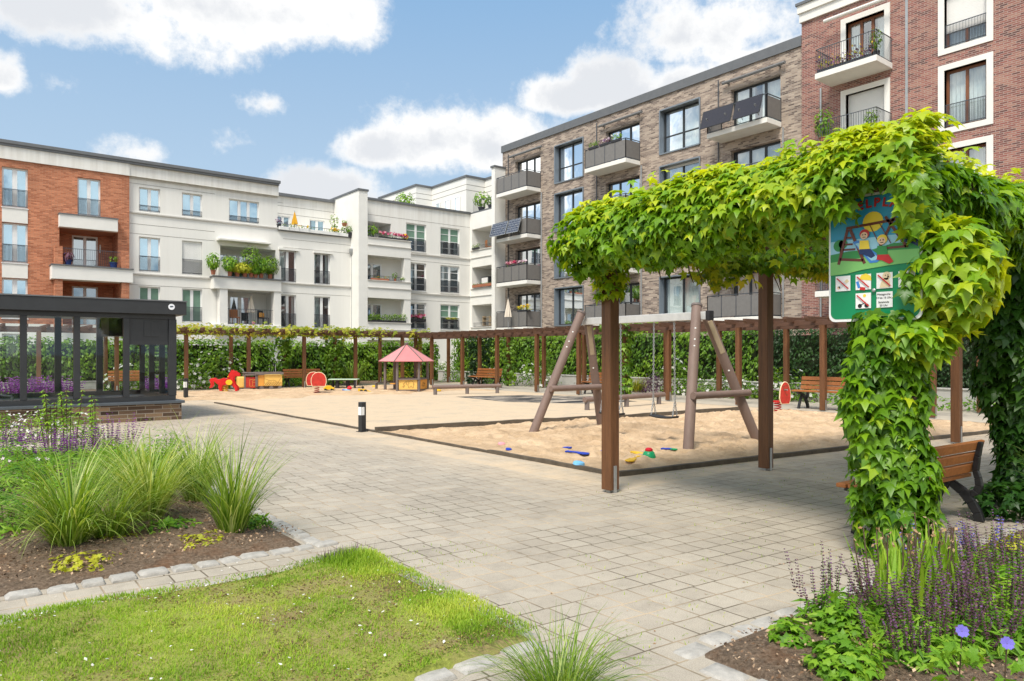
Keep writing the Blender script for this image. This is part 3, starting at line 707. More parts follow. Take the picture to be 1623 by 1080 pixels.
# ---------------------------------------------------------------- block with brick bay and long white front (left half of the picture)
bA = thing('apartment_building', 'long white rendered apartment block with an orange brick bay at its left end', 'building')
FA = Facade(bA, 'y', 42.8); FB = Facade(bA, 'y', 42.62)
xb = fy(42.62, 205)[0]; X0 = -14.
rows_b = [(8.65, 10.6), (5.95, 7.9), (3.25, 5.2)]
c0a, c0b = fy(42.62, 3)[0], fy(42.62, 44)[0]; c1a, c1b = fy(42.62, 123)[0], fy(42.62, 159.5)[0]
lo0, lo1 = fy(42.62, 94)[0], fy(42.62, 187)[0]
mb = MB(); holesb = [(c0a, c0b, z0, z1, .22) for z0, z1 in rows_b] + [(c1a, c1b, 8.6, 10.56, .22), (lo0, lo1, 5.95, 7.88, 1.7), (lo0 + .1, lo1 + .05, 3.02, 5.22, 1.7)]
FB.wall(mb, X0, xb, 3.0, 10.97, holesb); mb.quad((xb, 42.62, 0), (xb, 42.8, 0), (xb, 42.8, 10.97), (xb, 42.62, 10.97))
bw = mb.build('brick_wall', m_orange, bA)
mb = MB(); FB.wall(mb, X0, xb, 0, 3.0, [(c0a, c0b, 1.0, 2.5, .2)]); mb.build('rendered_plinth', m_wrender, bA); FB.window(c0a, c0b, 1.0, 2.5, .18, m_upvc, m_glass, 2)
for k, (z0, z1) in enumerate(rows_b): FB.window(c0a, c0b, z0, z1, .2, m_upvc, m_glassblue, 2, fw=.08, mull=.2, rail=.9, sill=m_upvc)
FB.window(c1a, c1b, 8.6, 10.56, .2, m_upvc, m_glassblue, 2, fw=.08, mull=.16, rail=.9, sill=m_upvc)
mb = MB()
for z0, z1 in ((7.92, 8.6), (5.22, 5.9)): mb = MB(); FB.box(mb, c0a, c0b, 0, .02, z0, z1); mb.build('spandrel_panel', m_white, bA)
FL = Facade(bA, 'y', 44.3)
mb = MB(); dA, dB = lo0 + .75, lo0 + 1.95
FL.wall(mb, lo0, lo1, 5.95, 7.88, [(dA, dB, 5.97, 7.8, .15)]); FL.wall(mb, lo0 + .1, lo1 + .05, 2.9, 5.22, [(dA, dB, 2.92, 5.1, .15)]); mb.build('loggia_wall', m_loggia, bA)
for z0, z1 in ((5.97, 7.8), (2.92, 5.1)): FL.window(dA, dB, z0, z1, .12, m_upvc, m_glass, 2, fw=.08, mull=.14, name='balcony_door')
FB.slab(bA, fy(42.2, 94)[0], fy(42.2, 187)[0], .002, .42, 7.88, 8.52, m_white, 'balcony_fascia')
FB.slab(bA, fy(41.75, 82)[0], xb + .02, .002, .87, 5.22, 5.9, m_white, 'balcony_fascia')
mb = MB(); FB.box(mb, fy(41.7, 81)[0], xb + .05, .002, .93, 5.9, 5.95); FB.box(mb, fy(42.2, 93)[0], fy(42.2, 188)[0], .002, .46, 8.52, 8.57); mb.build('coping', m_roofgrey, bA)
for q0, q1 in ((87, 99.5), (193, 205)):
    mb = MB(); a, b_ = fy(41.8, q0)[0], fy(41.8, q1)[0]; FB.box(mb, a, b_, .3, .8, 5.952, 6.85); mb.build('brick_pier', m_orange, bA); mb = MB(); FB.box(mb, a, b_, .3, .8, 2.8, 5.218); mb.build('brick_pier', m_orange, bA)
FB.railing(bA, fy(41.8, 99.5)[0], fy(41.8, 193)[0], 5.96, 6.8, .6, .09)
mb = MB(); FL.box(mb, lo1 - .62, lo1 - .55, .02, .1, 6.95, 7.4); mb.build('wall_lamp', m_potwhite, bA, bevel=.02)
# white front
xe = 20.57
rw = [(9.2, 10.5), (5.95, 7.83), (3.28, 5.15)]
cw = [(220.4, 254), (288.6, 320.5), (363, 410.6)]; cw = [(fy(42.8, a)[0], fy(42.8, b)[0]) for a, b in cw]
cr = [(fy(42.8, a)[0], fy(42.8, b)[0]) for a, b in ((442.8, 469.5), (498, 523.2))]
l0, l1 = fy(42.8, 349)[0], fy(42.8, 437)[0]; xs = fy(42.8, 440)[0]
holes = [(a, b, 9.2, 10.5, .2) for a, b in cw] + [(a, b, z0, z1, .2) for a, b in cw[:2] for z0, z1 in rw[1:]] + [(a, b, z0, z1, .2) for a, b in cr for z0, z1 in ((5.85, 7.8), (3.1, 5.1))]
holes += [(l0, l1, 5.95, 7.75, 1.7), (l0, l1, 3.25, 5.2, 1.7)]
mb = MB(); FA.wall(mb, xb, xs, 0, 11.6, holes); FA.wall(mb, xs, xe, 0, 8.95, holes)
mb.quad((xs, 42.8, 8.9), (xs, 45.3, 8.9), (xs, 45.3, 11.6), (xs, 42.8, 11.6)); aw = mb.build('rendered_wall', m_wrender, bA)
for a, b in cw[:2]: FA.window(a, b, 9.2, 10.5, .18, m_upvc, m_glassblue, 2, fw=.07, mull=.16, rail=.34)
FA.window(*cw[2], 9.2, 10.5, .18, m_upvc, m_glassblue, 3, fw=.07, mull=.16, rail=.34)
FA.window(*cw[0], *rw[1], .18, m_upvc, m_glassblue, 2, fw=.07, mull=.16, rail=.85); FA.window(*cw[1], *rw[1], .18, m_upvc, m_glass, 2, fw=.07, mull=.16, rail=.85, shutter=.97)
for c in cw[:2]: FA.window(*c, *rw[2], .18, m_upvc, m_glassblue, 2, fw=.07, mull=.16, rail=.85, blind=.97 if c is cw[1] else .45)
CUR0 = [[(.0, .22), (.8, 1.)], [(.05, .45)]]
for c in cr:
    FA.window(*c, 5.85, 7.8, .18, m_upvc, m_clear, 2, fw=.07, mull=.16, rail=.85, curtain=CUR0[c is cr[0]]); FA.window(*c, 3.1, 5.1, .18, m_upvc, m_clear, 2, curtain=CUR0[c is cr[1]], fw=.07, mull=.16, rail=.85)
    mb = MB(); FA.box(mb, c[0] - .05, c[1] + .12, -.1, .1, 7.8, 7.93); mb.build('shutter_box', m_white, bA)
mb = MB()          # string courses and painted groove shade on the render
for z, h, d in ((10.94, .05, .04), (9.12, .07, .07), (5.84, .07, .07)): FA.box(mb, xb + .005, xs if z > 9.5 else xe - .01, .001, d, z - h, z)
mb.build('string_course', m_plinth, bA)
mb = MB()
for z in (8.5, 7.98, 5.23, 10.66):
    for (q0, q1) in ((xb + .005, l0 - .3), (l1 + .45, xe - .01)): FA.box(mb, q0, min(q1, xs) if z > 9 else q1, .001, .006, z - .018, z)
mb.build('groove_shade', mat('shadow_groove', (.22, .2, .17), .9, .1, 4), bA)  # flat dark strips; each groove's shade is put into their colour
FL2 = Facade(bA, 'y', 44.45)
mb = MB(); FL2.wall(mb, l0, l1, 5.95, 7.75, [(l0 + .25, l0 + 2.2, 5.97, 7.5, .1)]); FL2.wall(mb, l0, l1, 3.25, 5.2, [(l0 + .25, l0 + 2.35, 3.27, 5.0, .1)]); mb.build('loggia_wall', m_wrender, bA)
FL2.window(l0 + .25, l0 + 2.2, 5.97, 7.5, .08, m_upvc, m_glass, 3, fw=.08, mull=.18, name='balcony_door'); FL2.window(l0 + .25, l0 + 2.35, 3.27, 5.0, .08, m_upvc, m_glass, 3, fw=.08, mull=.2, name='balcony_door')
s0, s1 = fy(42.15, 339)[0], fy(42.15, 446)[0]
FA.slab(bA, s0, s1, .003, .65, 5.2, 5.86, m_white, 'balcony_fascia'); mb = MB(); FA.box(mb, s0 - .06, s1 + .06, .003, .72, 5.86, 5.93); mb.build('coping', m_roofgrey, bA)
FA.slab(bA, s0, s1, .003, .65, 2.9, 3.2, m_white, 'balcony_fascia')
for q0, q1 in ((348.5, 361), (434.5, 445.5)):
    a, b_ = fy(42.2, q0)[0], fy(42.2, q1)[0]
    mb = MB(); FA.box(mb, a, b_, .12, .6, 5.932, 6.75); mb.build('balcony_pier', m_white, bA); mb = MB(); FA.box(mb, a, b_, .12, .6, 3.2, 5.198); mb.build('balcony_pier', m_white, bA)
FA.railing(bA, fy(42.2, 361)[0], fy(42.2, 434.5)[0], 5.94, 6.8, .4, .1); FA.railing(bA, fy(42.2, 361)[0], fy(42.2, 434.5)[0], 3.22, 4.1, .4, .1)
mb = MB(); a, b_ = fy(42.3, 347)[0], fy(42.3, 430)[0]; FA.box(mb, a, b_, .002, .5, 7.98, 8.12); FA.box(mb, a + .1, a + .2, .002, .3, 8.12, 8.2); mb.build('awning', m_awnwhite, bA, bevel=.03)
# set-back top storey behind the roof terrace
FS = Facade(bA, 'y', 45.3); cs = [(fy(45.3, a)[0], fy(45.3, b)[0]) for a, b in ((437, 459.4), (490.4, 514.3))]
mb = MB(); FS.wall(mb, xs, xe, 8.9, 11.6, [(max(a, xs + .01), b, 8.95, 10.35, .15) for a, b in cs]); mb.quad((xs, 42.8, 8.92), (xe, 42.8, 8.92), (xe, 45.3, 8.92), (xs, 45.3, 8.92)); mb.build('setback_wall', m_wrender, bA)
for a, b in cs: FS.window(max(a, xs + .01), b, 8.95, 10.35, .12, m_upvc, m_glassblue, 2, fw=.07, mull=.16)
mb = MB()
for z in (11.0, 10.5): FS.box(mb, xs, xe, .001, .006, z - .02, z)
mb.build('groove_shade', MATS['shadow_groove'], bA)
FA.railing(bA, fy(42.85, 445)[0], fy(42.85, 556)[0], 8.96, 9.4, -.05, .16, name='terrace_railing')
mb = MB(); FA.box(mb, xs + .005, xe - .05, -.2, .12, 8.952, 9.0); mb.build('coping', m_roofgrey, bA)
mb = MB(); mb.box(X0, xs, 42.5, 55, 11.6, 11.72); mb.box(X0, xs + .06, 42.44, 55, 11.72, 11.88); mb.box(xs + .06, xe - .01, 45.1, 55, 11.6, 11.78); mb.build('roof', m_roofgrey, bA)
mb = MB(); mb.box(X0, xb, 42.55, 42.62 - .001, 10.97, 11.6); mb.box(X0, xs, 42.62, 42.8, 10.99, 11.598); mb.build('parapet', m_wrender, bA)
mb = MB(); x = fy(42.7, 557.5)[0]; mb.tube([(x, 42.66, 0), (x, 42.66, 7.9)], .055, 8); mb.lathe([(.06, 0), (.19, .22), (.19, .5), (.05, .52)], 10, (x, 42.64, 7.75)); mb.build('downpipe', m_galv, bA, smooth=True)
core(bA, X0, xe, 47.2, 55, 0, 11.58, m_wrender)

# ---------------------------------------------------------------- white block with stacked loggias and corner wing
bB = thing('apartment_building', 'white rendered apartment block with stacked loggias and a penthouse in the garden corner', 'building')
G = Facade(bB, 'y', 42.8); P = Facade(bB, 'y', 41.65); xc = 29.95
wa, wb = [(fy(42.8, a)[0], fy(42.8, b)[0]) for a, b in ((643.7, 675.6), (698, 728.3))]
rB = [(8.49, 10.43), (5.8, 7.75), (3.2, 5.0)]; bx0, bx1 = 21.2, 24.36; px1 = fy(41.65, 641)[0]
holes = [(a, b, z0, z1, .18) for a, b in (wa, wb) for z0, z1 in rB] + [(bx0, 23.5, 8.4, 10.2, 1.6)]
mb = MB(); G.wall(mb, bx0, xc, 0, 11.6, holes); mb.build('rendered_wall', m_wrender, bB)
for i, (z0, z1) in enumerate(rB):
    for j, (a, b) in enumerate((wa, wb)):
        G.window(a, b, z0, z1, .16, m_upvc, m_clear if (i + j) % 2 else m_glass, 2, curtain=CUR0[i % 2] if (i + j) % 2 else None, fw=.08, mull=.16, bars=3, blind={(0, 0): .58, (0, 1): .5, (2, 1): .55}.get((i, j), 0), rail=.85, sill=m_white)
mb = MB()           # tall pilaster
mb.box(xe, bx0, 41.65, 45.3, 0, 11.85); mb.build('pilaster', m_white, bB, bevel=.01)
mb = MB(); mb.box(xe - .05, bx0 + .06, 41.6, 55, 11.85, 11.97); mb.build('coping', m_roofgrey, bB)
core(bB, xe, bx0 - .002, 45.302, 55, 0, 11.848, m_white, 'side_wall')
for z0, z1, beam in ((5.1, 6.2, 1), (7.82, 8.93, 1), (2.4, 3.5, 1)):       # loggia parapets
    mb = MB(); mb.box(bx0 + .001, bx1, 41.65, 41.85, z0, z1); mb.box(bx0 + .001, bx1, 41.85, 42.798, z0, z0 + .18); mb.box(bx1 - .15, bx1, 41.85, 42.798, z0 + .18, z1); mb.build('balcony_fascia', m_white, bB)
    mb = MB(); mb.box(bx0 + .002, bx1 + .05, 41.6, 41.88, z1, z1 + .05); mb.box(bx0 + .002, bx1 + .05, 41.6, 41.648, z1 - .47, z1 - .42); mb.build('coping', m_plinth, bB)
    P.railing(bB, bx0 + .05, bx1 - .1, z1 + .05, z1 + .33, -.1, .11)
for z0, z1 in ((6.25, 7.818), (3.55, 5.098), (0, 2.398)): mb = MB(); mb.box(px1, bx1 - .002, 41.68, 42.1, z0, z1); mb.build('balcony_pier', m_white, bB)
FI = Facade(bB, 'y', 42.79)
mb = MB()
for z0, z1 in ((5.3, 7.8), (2.6, 5.08)):
    q = Facade(bB, 'y', 42.795)
dd = [(21.3, 22.7)]
for z0, z1 in ((5.4, 7.45), (2.7, 4.8)):
    f = Facade(bB, 'y', 42.79).window(21.32, 22.75, z0, z1, -.02, m_upvc, m_glass, 2, fw=.09, mull=.16, name='balcony_door')
Facade(bB, 'y', 44.4).window(21.3, 22.9, 8.42, 10.0, 0, m_upvc, m_glass, 2, fw=.09, mull=.16, name='balcony_door')
mb = MB(); mb.quad((bx0, 44.41, 8.4), (23.5, 44.41, 8.4), (23.5, 44.41, 10.2), (bx0, 44.41, 10.2)); mb.build('loggia_wall', m_wrender, bB)
mb = MB()
for z, h, d in ((8.38, .07, .07), (5.68, .07, .07)): G.box(mb, bx1 + .06, xc - .01, .001, d, z - h, z)
mb.build('string_course', m_plinth, bB)
mb = MB()
for z in (10.66, 7.9, 5.2): G.box(mb, bx1 + .06 if z < 10 else bx0 + .01, xc - .01, .001, .006, z - .018, z)
mb.build('groove_shade', MATS['shadow_groove'], bB)
# corner wing facing the garden
W = Facade(bB, 'x', xc); mb = MB(); wo = [(40.0, 42.55, 8.95, 10.46, 1.9), (40.0, 42.55, 6.2, 7.72, 1.9), (40.0, 42.55, 3.42, 5.0, 1.9)]
W.wall(mb, 39.92, 42.8, 0, 11.6, wo)
for a0, a1, z0, z1, dp in wo: W.quad(mb, a0, a1, z0, z1, -dp)
mb.build('rendered_wall', m_white, bB)
for a0, a1, z0, z1, dp in wo:
    mb = MB(); W.box(mb, a0 - .06, a1 + .12, .001, .06, z0 - .06, z0); W.box(mb, a0 - .06, a1 + .12, .001, .05, z0 - .6, z0 - .55); mb.build('coping', m_plinth, bB)
    W.railing(bB, a0 + .05, a1 - .05, z0, z0 + .3, -.12, .11)
    Facade(bB, 'y', 39.97).box(MB(), 0, 1, 0, 1, 0, 1)
    Facade(bB, 'x', xc + 1.9).window(40.1, 41.3, z0 - .3, z1 - .15, -.02, m_upvc, m_glass, 2, fw=.08, mull=.14, name='balcony_door')
mb = MB(); mb.box(29.75, 30.68, 39.55, 39.918, 0, 14.35); mb.build('fire_wall', m_white, bB); mb = MB(); mb.box(29.68, 30.72, 39.5, 39.98, 14.35, 14.48); mb.build('coping', m_roofgrey, bB)
mb = MB(); mb.box(bx0 + .065, xc - .002, 42.7, 55, 11.6, 11.75); mb.box(xc, 40, 39.92, 55, 11.6, 11.7); mb.build('roof', m_roofgrey, bB)
core(bB, bx0 + .01, xc - .003, 44.9, 55, 0, 11.598, m_wrender); core(bB, xc + 2.2, 40, 40, 52, 0, 11.598, m_wrender)
# penthouse: three stepped boxes
ph = MB(); wz = []
for (x0, y0, y1) in ((29.0, 48.8, 55), (30.45, 44.0, 48.798), (32.15, 42.0, 43.998)): ph.box(x0, 40, y0, y1, 11.752, 14.62)
php = ph.build('penthouse', m_white, bB)
mb = MB()
for (x0, y0, y1) in ((28.93, 48.73, 55), (30.38, 43.93, 48.729), (32.08, 41.93, 43.929)): mb.box(x0, 40, y0, y1, 14.622, 14.78)
mb.build('coping', m_roofgrey, php)
mb = MB()
for z in (14.1, 13.7):
    mb.box(28.993, 28.999, 48.8, 55, z - .03, z); mb.box(29, 30.449, 48.793, 48.799, z - .03, z); mb.box(30.443, 30.449, 44, 48.79, z - .03, z); mb.box(30.45, 32.149, 43.993, 43.999, z - .03, z); mb.box(32.143, 32.149, 42, 43.99, z - .03, z)
mb.build('groove_shade', MATS['shadow_groove'], php)
PW = Facade(php, 'x', 30.45)
for q0, q1 in ((692, 698.5), (706, 714.5), (721.5, 730)):
    a, b = fx(30.45, q1)[0], fx(30.45, q0)[0]; PW.window(a, b, 11.9, 13.35, -.02, m_upvc, m_glass, 1, fw=.1)
Facade(php, 'x', 32.15).window(42.3, 43.1, 11.9, 13.3, -.02, m_upvc, m_glass, 1, fw=.1)
W.railing(php, 40.2, 42.6, 11.72, 12.5, -.15, .11, name='terrace_railing')

# ---------------------------------------------------------------- brown clinker block
bC = thing('apartment_building', 'tall brown clinker apartment block with grey panelled balconies and grey window boxes', 'building')
XC = 30.7; FC = Facade(bC, 'x', XC); y0C, y1C = 17.52, 39.9
fl = [12.36, 9.3, 6.3, 3.28]; hgt = 2.42
bal = [(35.8, 39.05), (27.23, 30.46), (18.55, 21.85)]
winc = [(31.78, 34.42), (23.14, 25.82)]
holes = []
for z in fl:
    holes += [(a + .05, b - .55, z, z + hgt - .15, .35) for a, b in bal] + [(a, b, z, z + hgt, .42) for a, b in winc]
mb = MB(); FC.wall(mb, y0C, y1C, 0, 15.55, holes); mb.quad((XC, y1C, 0), (XC + 10, y1C, 0), (XC + 10, y1C, 15.55), (XC, y1C, 15.55)); mb.build('clinker_wall', m_brown, bC)
core(bC, XC + 1.6, XC + 12, y0C, y1C - .002, 0, 15.54, m_brown)
mb = MB(); mb.box(XC - .08, XC + 12, y0C - .0, y1C + .08, 15.55, 16.02); mb.build('roof', m_roofgrey, bC)
CUR = [[(.0, .28), (.72, 1)], [(.03, .97)], [(.0, .45), (.6, 1)], [(.05, .5), (.5, .96)]]
k = 0
for r_, z in enumerate(fl):
    for i, (a, b) in enumerate(winc):
        f = FC.window(a + .05, b - .05, z + .05, z + hgt - .05, .4, m_sash, m_clear, 2, fw=.08, mull=.1, curtain=CUR[1] if (r_ + i) % 3 else CUR[3], transom=.95 if r_ == 0 else (.9 if r_ == 2 else None), shutter=.06 if (r_, i) == (1, 1) else 0)
        mb = MB()      # projecting grey metal surround
        for (q0, q1, h0, h1) in ((a - .02, a + .05, z, z + hgt), (b - .05, b + .02, z, z + hgt), (a + .05, b - .05, z - .02, z + .05), (a + .05, b - .05, z + hgt - .05, z + hgt + .02)): FC.box(mb, q0, q1, -.42, .06, h0, h1)
        mb.build('surround', m_grey, f)
    for i, (a, b) in enumerate(bal):
        f = FC.window(a + .05, b - .55, z + .02, z + hgt - .17, .33, m_sash, m_clear, 3, fw=.09, mull=.11, curtain=CUR[(r_ + i) % 4], name='balcony_door')
        sl = FC.slab(bC, a, b, .004, 1.2, z - .26, z - .02)
        FC.panel_rail(sl, a + .02, b - .02, 1.17, z, z + 1.05, 1.15, 4, skip=(0, 1, 2, 3) if (r_, i) in ((0, 2),) else ())
        if r_ == 0:
            mb = MB(); p0 = FC.pt(a - .3, .2, z + hgt + .22); p1 = FC.pt(b - .2, .2, z + hgt + .22); mb.tube([p0, p1], .08, 8)
            for q in (a, b - .5): FC.box(mb, q, q + .08, .003, .2, z + hgt + .15, z + hgt + .22)
            mb.build('awning', m_awning, bC, smooth=True)
for i, (a, b) in enumerate(bal):
    for q, m_ in ((a - .12, m_galv), (b + .15, m_brown)):
        mb = MB(); mb.tube([FC.pt(q, .06, 0), FC.pt(q, .06, 12.05 if m_ is m_galv else 15.3)], .045 if m_ is m_galv else .03, 6); mb.build('downpipe', m_galv if m_ is m_galv else m_rail, bC)

# ---------------------------------------------------------------- red clinker block
bD = thing('apartment_building', 'red clinker apartment block with white window surrounds and a white cornice at the right edge', 'building')
XD = 30.62; FD = Facade(bD, 'x', XD); y0D, y1D = -6, 17.5
flD = [13.5, 10.4, 7.3, 4.2]
dr = (13.62, 16.0); wg = (9.95, 11.7)
holes = []
for z in flD: holes += [(dr[0] + .2, dr[1] - .55, z + .02, z + 2.3, .3), (wg[0] + .15, wg[1] - .15, z - .1, z + 2.15, .3), (3.5, 5.3, z - .1, z + 2.15, .3)]
mb = MB(); FD.wall(mb, y0D, y1D, 0, 16.55, holes); mb.quad((XD, y1D, 0), (XD + .08, y1D, 0), (XD + .08, y1D, 16.55), (XD, y1D, 16.55)); mb.build('clinker_wall', m_red, bD)
core(bD, XD + 1.6, XD + 12, y0D, y1D - .002, 0, 16.54, m_red); core(bD, XD + .3, XD + 1.598, y1D - .3, y1D - .002, 0, 16.54, m_red)
mb = MB(); mb.box(XD - .1, XD + 12, y0D, y1D + .06, 16.55, 16.95); mb.box(XD - .18, XD + 12, y0D, y1D + .12, 16.95, 17.3); mb.build('cornice', m_white, bD); mb = MB(); mb.box(XD - .24, XD + 12, y0D, y1D + .18, 17.3, 17.42); mb.build('roof', m_roofgrey, bD)
for r_, z in enumerate(flD):
    def surround(f, a, b, z0, z1, w):
        mb = MB()
        for q in ((a - w, a, z0 - w, z1 + w), (b, b + w, z0 - w, z1 + w), (a, b, z0 - w, z0), (a, b, z1, z1 + w)): FD.box(mb, q[0], q[1], -.28, .04, q[2], q[3])
        mb.build('surround', m_white, f)
    a, b = dr[0] + .2, dr[1] - .55
    f = FD.window(a, b, z + .02, z + 2.3, .27, m_brownwood, m_clear, 3 if r_ == 0 else 2, fw=.1, mull=.12, curtain=CUR[0], shutter=1. if r_ == 1 else 0, name='balcony_door'); surround(f, a, b, z + .02, z + 2.3, .22)
    sl = FD.slab(bD, 13.5, 16.1, .004, 1.4, z - .26, z - .02); FD.railing(sl, 13.53, 16.07, z - .02, z + 1.0, 1.36, .1, ends=1.33)
    for (a, b) in ((wg[0] + .15, wg[1] - .15), (3.5, 5.3)):
        f = FD.window(a, b, z - .1, z + 2.15, .27, m_brownwood, m_clear, 2, fw=.1, mull=.1, curtain=CUR[1], rail=.9, shutter=.72 if r_ == 0 else 0); surround(f, a, b, z - .1, z + 2.15, .22)
mb = MB(); mb.tube([FD.pt(13.3, .45, 15.95 + .08), FD.pt(16.2, .45, 15.95 + .08)], .08, 8); mb.build('awning', m_awnwhite, bD, smooth=True)
mb = MB(); FD.box(mb, 12.9, 13.0, .002, .02, 0, 16.5); mb.tube([FD.pt(16.55, .07, 0), FD.pt(16.55, .07, 13.3)], .05, 8); mb.build('downpipe', m_galv, bD, smooth=True)

# solar panels hung on two balcony rails
def solar(a0, a1, z, m, frame, label):
    t = thing('solar_panel', label, 'solar panel', (29.5, (a0 + a1) / 2, z), 0, 'solar panels hung on balcony rails'); w = (a1 - a0) / 2 - .03
    mb = MB(); lo, hi = Vector((-.40, 0, -.84)), Vector((-.10, 0, .08)); n = (hi - lo).normalized().cross(Vector((0, 1, 0))).normalized()
    q = [lo + Vector((0, -w, 0)), lo + Vector((0, w, 0)), hi + Vector((0, w, 0)), hi + Vector((0, -w, 0))]
    mb.hexa([tuple(p - n * .015) for p in q] + [tuple(p + n * .015) for p in q]); mb.build('frame', frame, t)
    mb = MB(); c = (lo + hi) / 2; qq = [tuple(c + (p - c) * .955 - n * .018) for p in q]; q2 = [tuple(c + (p - c) * .955 + n * .018) for p in q]; mb.hexa(qq + q2); mb.build('cell_sheet', m, t)
    mb = MB()
    for s_ in (-w * .6, w * .6): mb.beam((-.0, s_, -.3), (-.36, s_, -.38), .03, .03); mb.beam((-.36, s_, -.38), (-.0, s_, -.82), .025, .025)
    mb.build('bracket', m_galv, t)
ya, yb_ = bal[2]; ym = (ya + yb_) / 2
solar(ym - .0, yb_ + .15, fl[0] + .98, m_solar_black, m_dark, 'left plain black solar panel on the topmost balcony of the brown block')
solar(ya + .1, ym - .06, fl[0] + .98, m_solar_black, m_dark, 'right plain black solar panel on the topmost balcony of the brown block')
ya, yb_ = bal[0]
solar(ya + 1.75, yb_ + .3, fl[1] + .95, m_solar, m_galv, 'left silver-gridded solar panel on the balcony beside the white corner wing')
solar(ya + .4, ya + 1.7, fl[1] + .95, m_solar, m_galv, 'right silver-gridded solar panel on the balcony beside the white corner wing')
# ================================================================ glazed pavilion over the garage stairs
pv = thing('glass_pavilion', 'dark grey flat-roofed glass pavilion on a low clinker base beside the flower bed', 'pavilion', (0, 18, 0))
PR, PF, PB, PL = 4.37, 18.0, 21.6, -9.
mb = MB(); mb.box(PL, PR, PF, PB + .1, -.05, .385); mb.build('brick_base', m_pavbrick, pv, world=True)
mb = MB(); mb.box(PL, PR + .06, PF - .07, PB + .16, .387, .45); mb.build('ledge', mat('blue_grey_ledge', (.10, .115, .13), .4, .08, 5, metal=.4), pv, world=True, bevel=.008)
cols = [4.2 - .963 * k for k in range(12)]
mb = MB(); mb.box(PL, PR - .1, PF + .1, PF + .22, .452, .56); mb.box(PL, PR - .1, PB - .22, PB - .1, .452, .56); mb.box(PR - .22, PR - .1, PF + .22, PB - .22, .452, .56)
mb.box(PL, PR - .1, PF + .1, PF + .22, 2.34, 2.44); mb.build('sill_frame', m_dark, pv, world=True)
for k, x in enumerate(cols):
    w = .085 if k == 0 else .06
    mb = MB(); mb.box(x - w, x + w, PF + .095, PF + .225, .56, 2.338); mb.build('column', m_dark, pv, world=True, bevel=.006)
for x in cols[::2][1:] + [3.2]:
    mb = MB(); mb.box(x - .07, x + .07, PB - .23, PB - .1, .56, 2.44); mb.build('column', m_dark, pv, world=True)
for y in (PB - .16, PF + 1.2, PF + 2.3):
    mb = MB(); mb.box(PR - .22, PR - .10, y - .04, y + .04, .56, 2.44); mb.build('column', m_dark, pv, world=True)
mb = MB(); mb.box(PL, PR + .1, PF - .05, PB + .3, 2.442, 2.74); rf = mb.build('roof', m_dark, pv, world=True, bevel=.01)
mb = MB(); mb.box(PL, PR + .115, PF - .065, PB + .32, 2.742, 2.77); mb.build('roof_edge', m_roofgrey, rf, world=True)
mb = MB(); mb.lathe([(.07, 0), (.07, .006)], 20); o = mb.build('round_sticker', mat('sticker_white', (.8, .82, .85), .4, .02), rf); o.location = (4.14, -.052, 2.62); o.rotation_euler = (math.radians(90), 0, 0)
mb = MB(); mb.box(-.035, .01, -.012, .018, .0065, .008); mb.box(-.01, .035, -.004, .022, .008, .0095); m2 = mb.build('sticker_mark', mat('sticker_dark', (.03, .06, .09), .5, .02), o)
mb = MB()
for k in range(len(cols) - 1):
    a, b = cols[k + 1] + .062, cols[k] - .087
    if k: mb = MB(); mb.quad((a, PF + .16, .56), (b, PF + .16, .56), (b, PF + .16, 2.34), (a, PF + .16, 2.34))
    else: mb = MB(); mb.quad((a, PF + .16, .56), (b, PF + .16, .56), (b, PF + .16, 1.74), (a, PF + .16, 1.74))
    mb.build('pane', m_pav_glass, pv, world=True)
mb = MB(); mb.quad((PR - .16, PF + .2, .56), (PR - .16, PB - .2, .56), (PR - .16, PB - .2, 2.44), (PR - .16, PF + .2, 2.44)); mb.build('pane', m_pav_glass, pv, world=True)
mb = MB(); mb.quad((PL, PB - .16, .56), (PR - .2, PB - .16, .56), (PR - .2, PB - .16, 2.44), (PL, PB - .16, 2.44)); mb.build('pane', m_pav_glass, pv, world=True)
a, b = cols[1] + .062, cols[0] - .087
mb = MB(); mb.box(a, b, PF + .12, PF + .2, 1.74, 1.84); mb.box(a, b, PF + .14, PF + .19, 1.84, 2.338); ob = mb.build('service_panel', m_dark, pv, world=True)
mb = MB(); mb.box(a + .30, a + .62, PF + .128, PF + .139, 1.93, 2.27); mb.box(a + .44, a + .48, PF + .122, PF + .1275, 1.95, 2.25); mb.build('vent_hatch', m_dark, ob, world=True, bevel=.004)
mb = MB(); mb.box(3.2, 3.75, PF + 2.1, PB - .4, 1.98, 2.438); mb.build('reflection_block', mat('dark_reflection', (.02, .02, .021), .6, .1), pv, world=True)  # dark block put in for a reflection in the pavilion glass
mb = MB(); mb.tube([(-1.0, PF + .7, 1.05), (1.15, PF + .7, .62)], .03, 8); mb.tube([(1.15, PF + .7, .62), (1.15, PF + .7, .4)], .03, 8); mb.build('handrail', m_galv, pv, world=True, smooth=True)

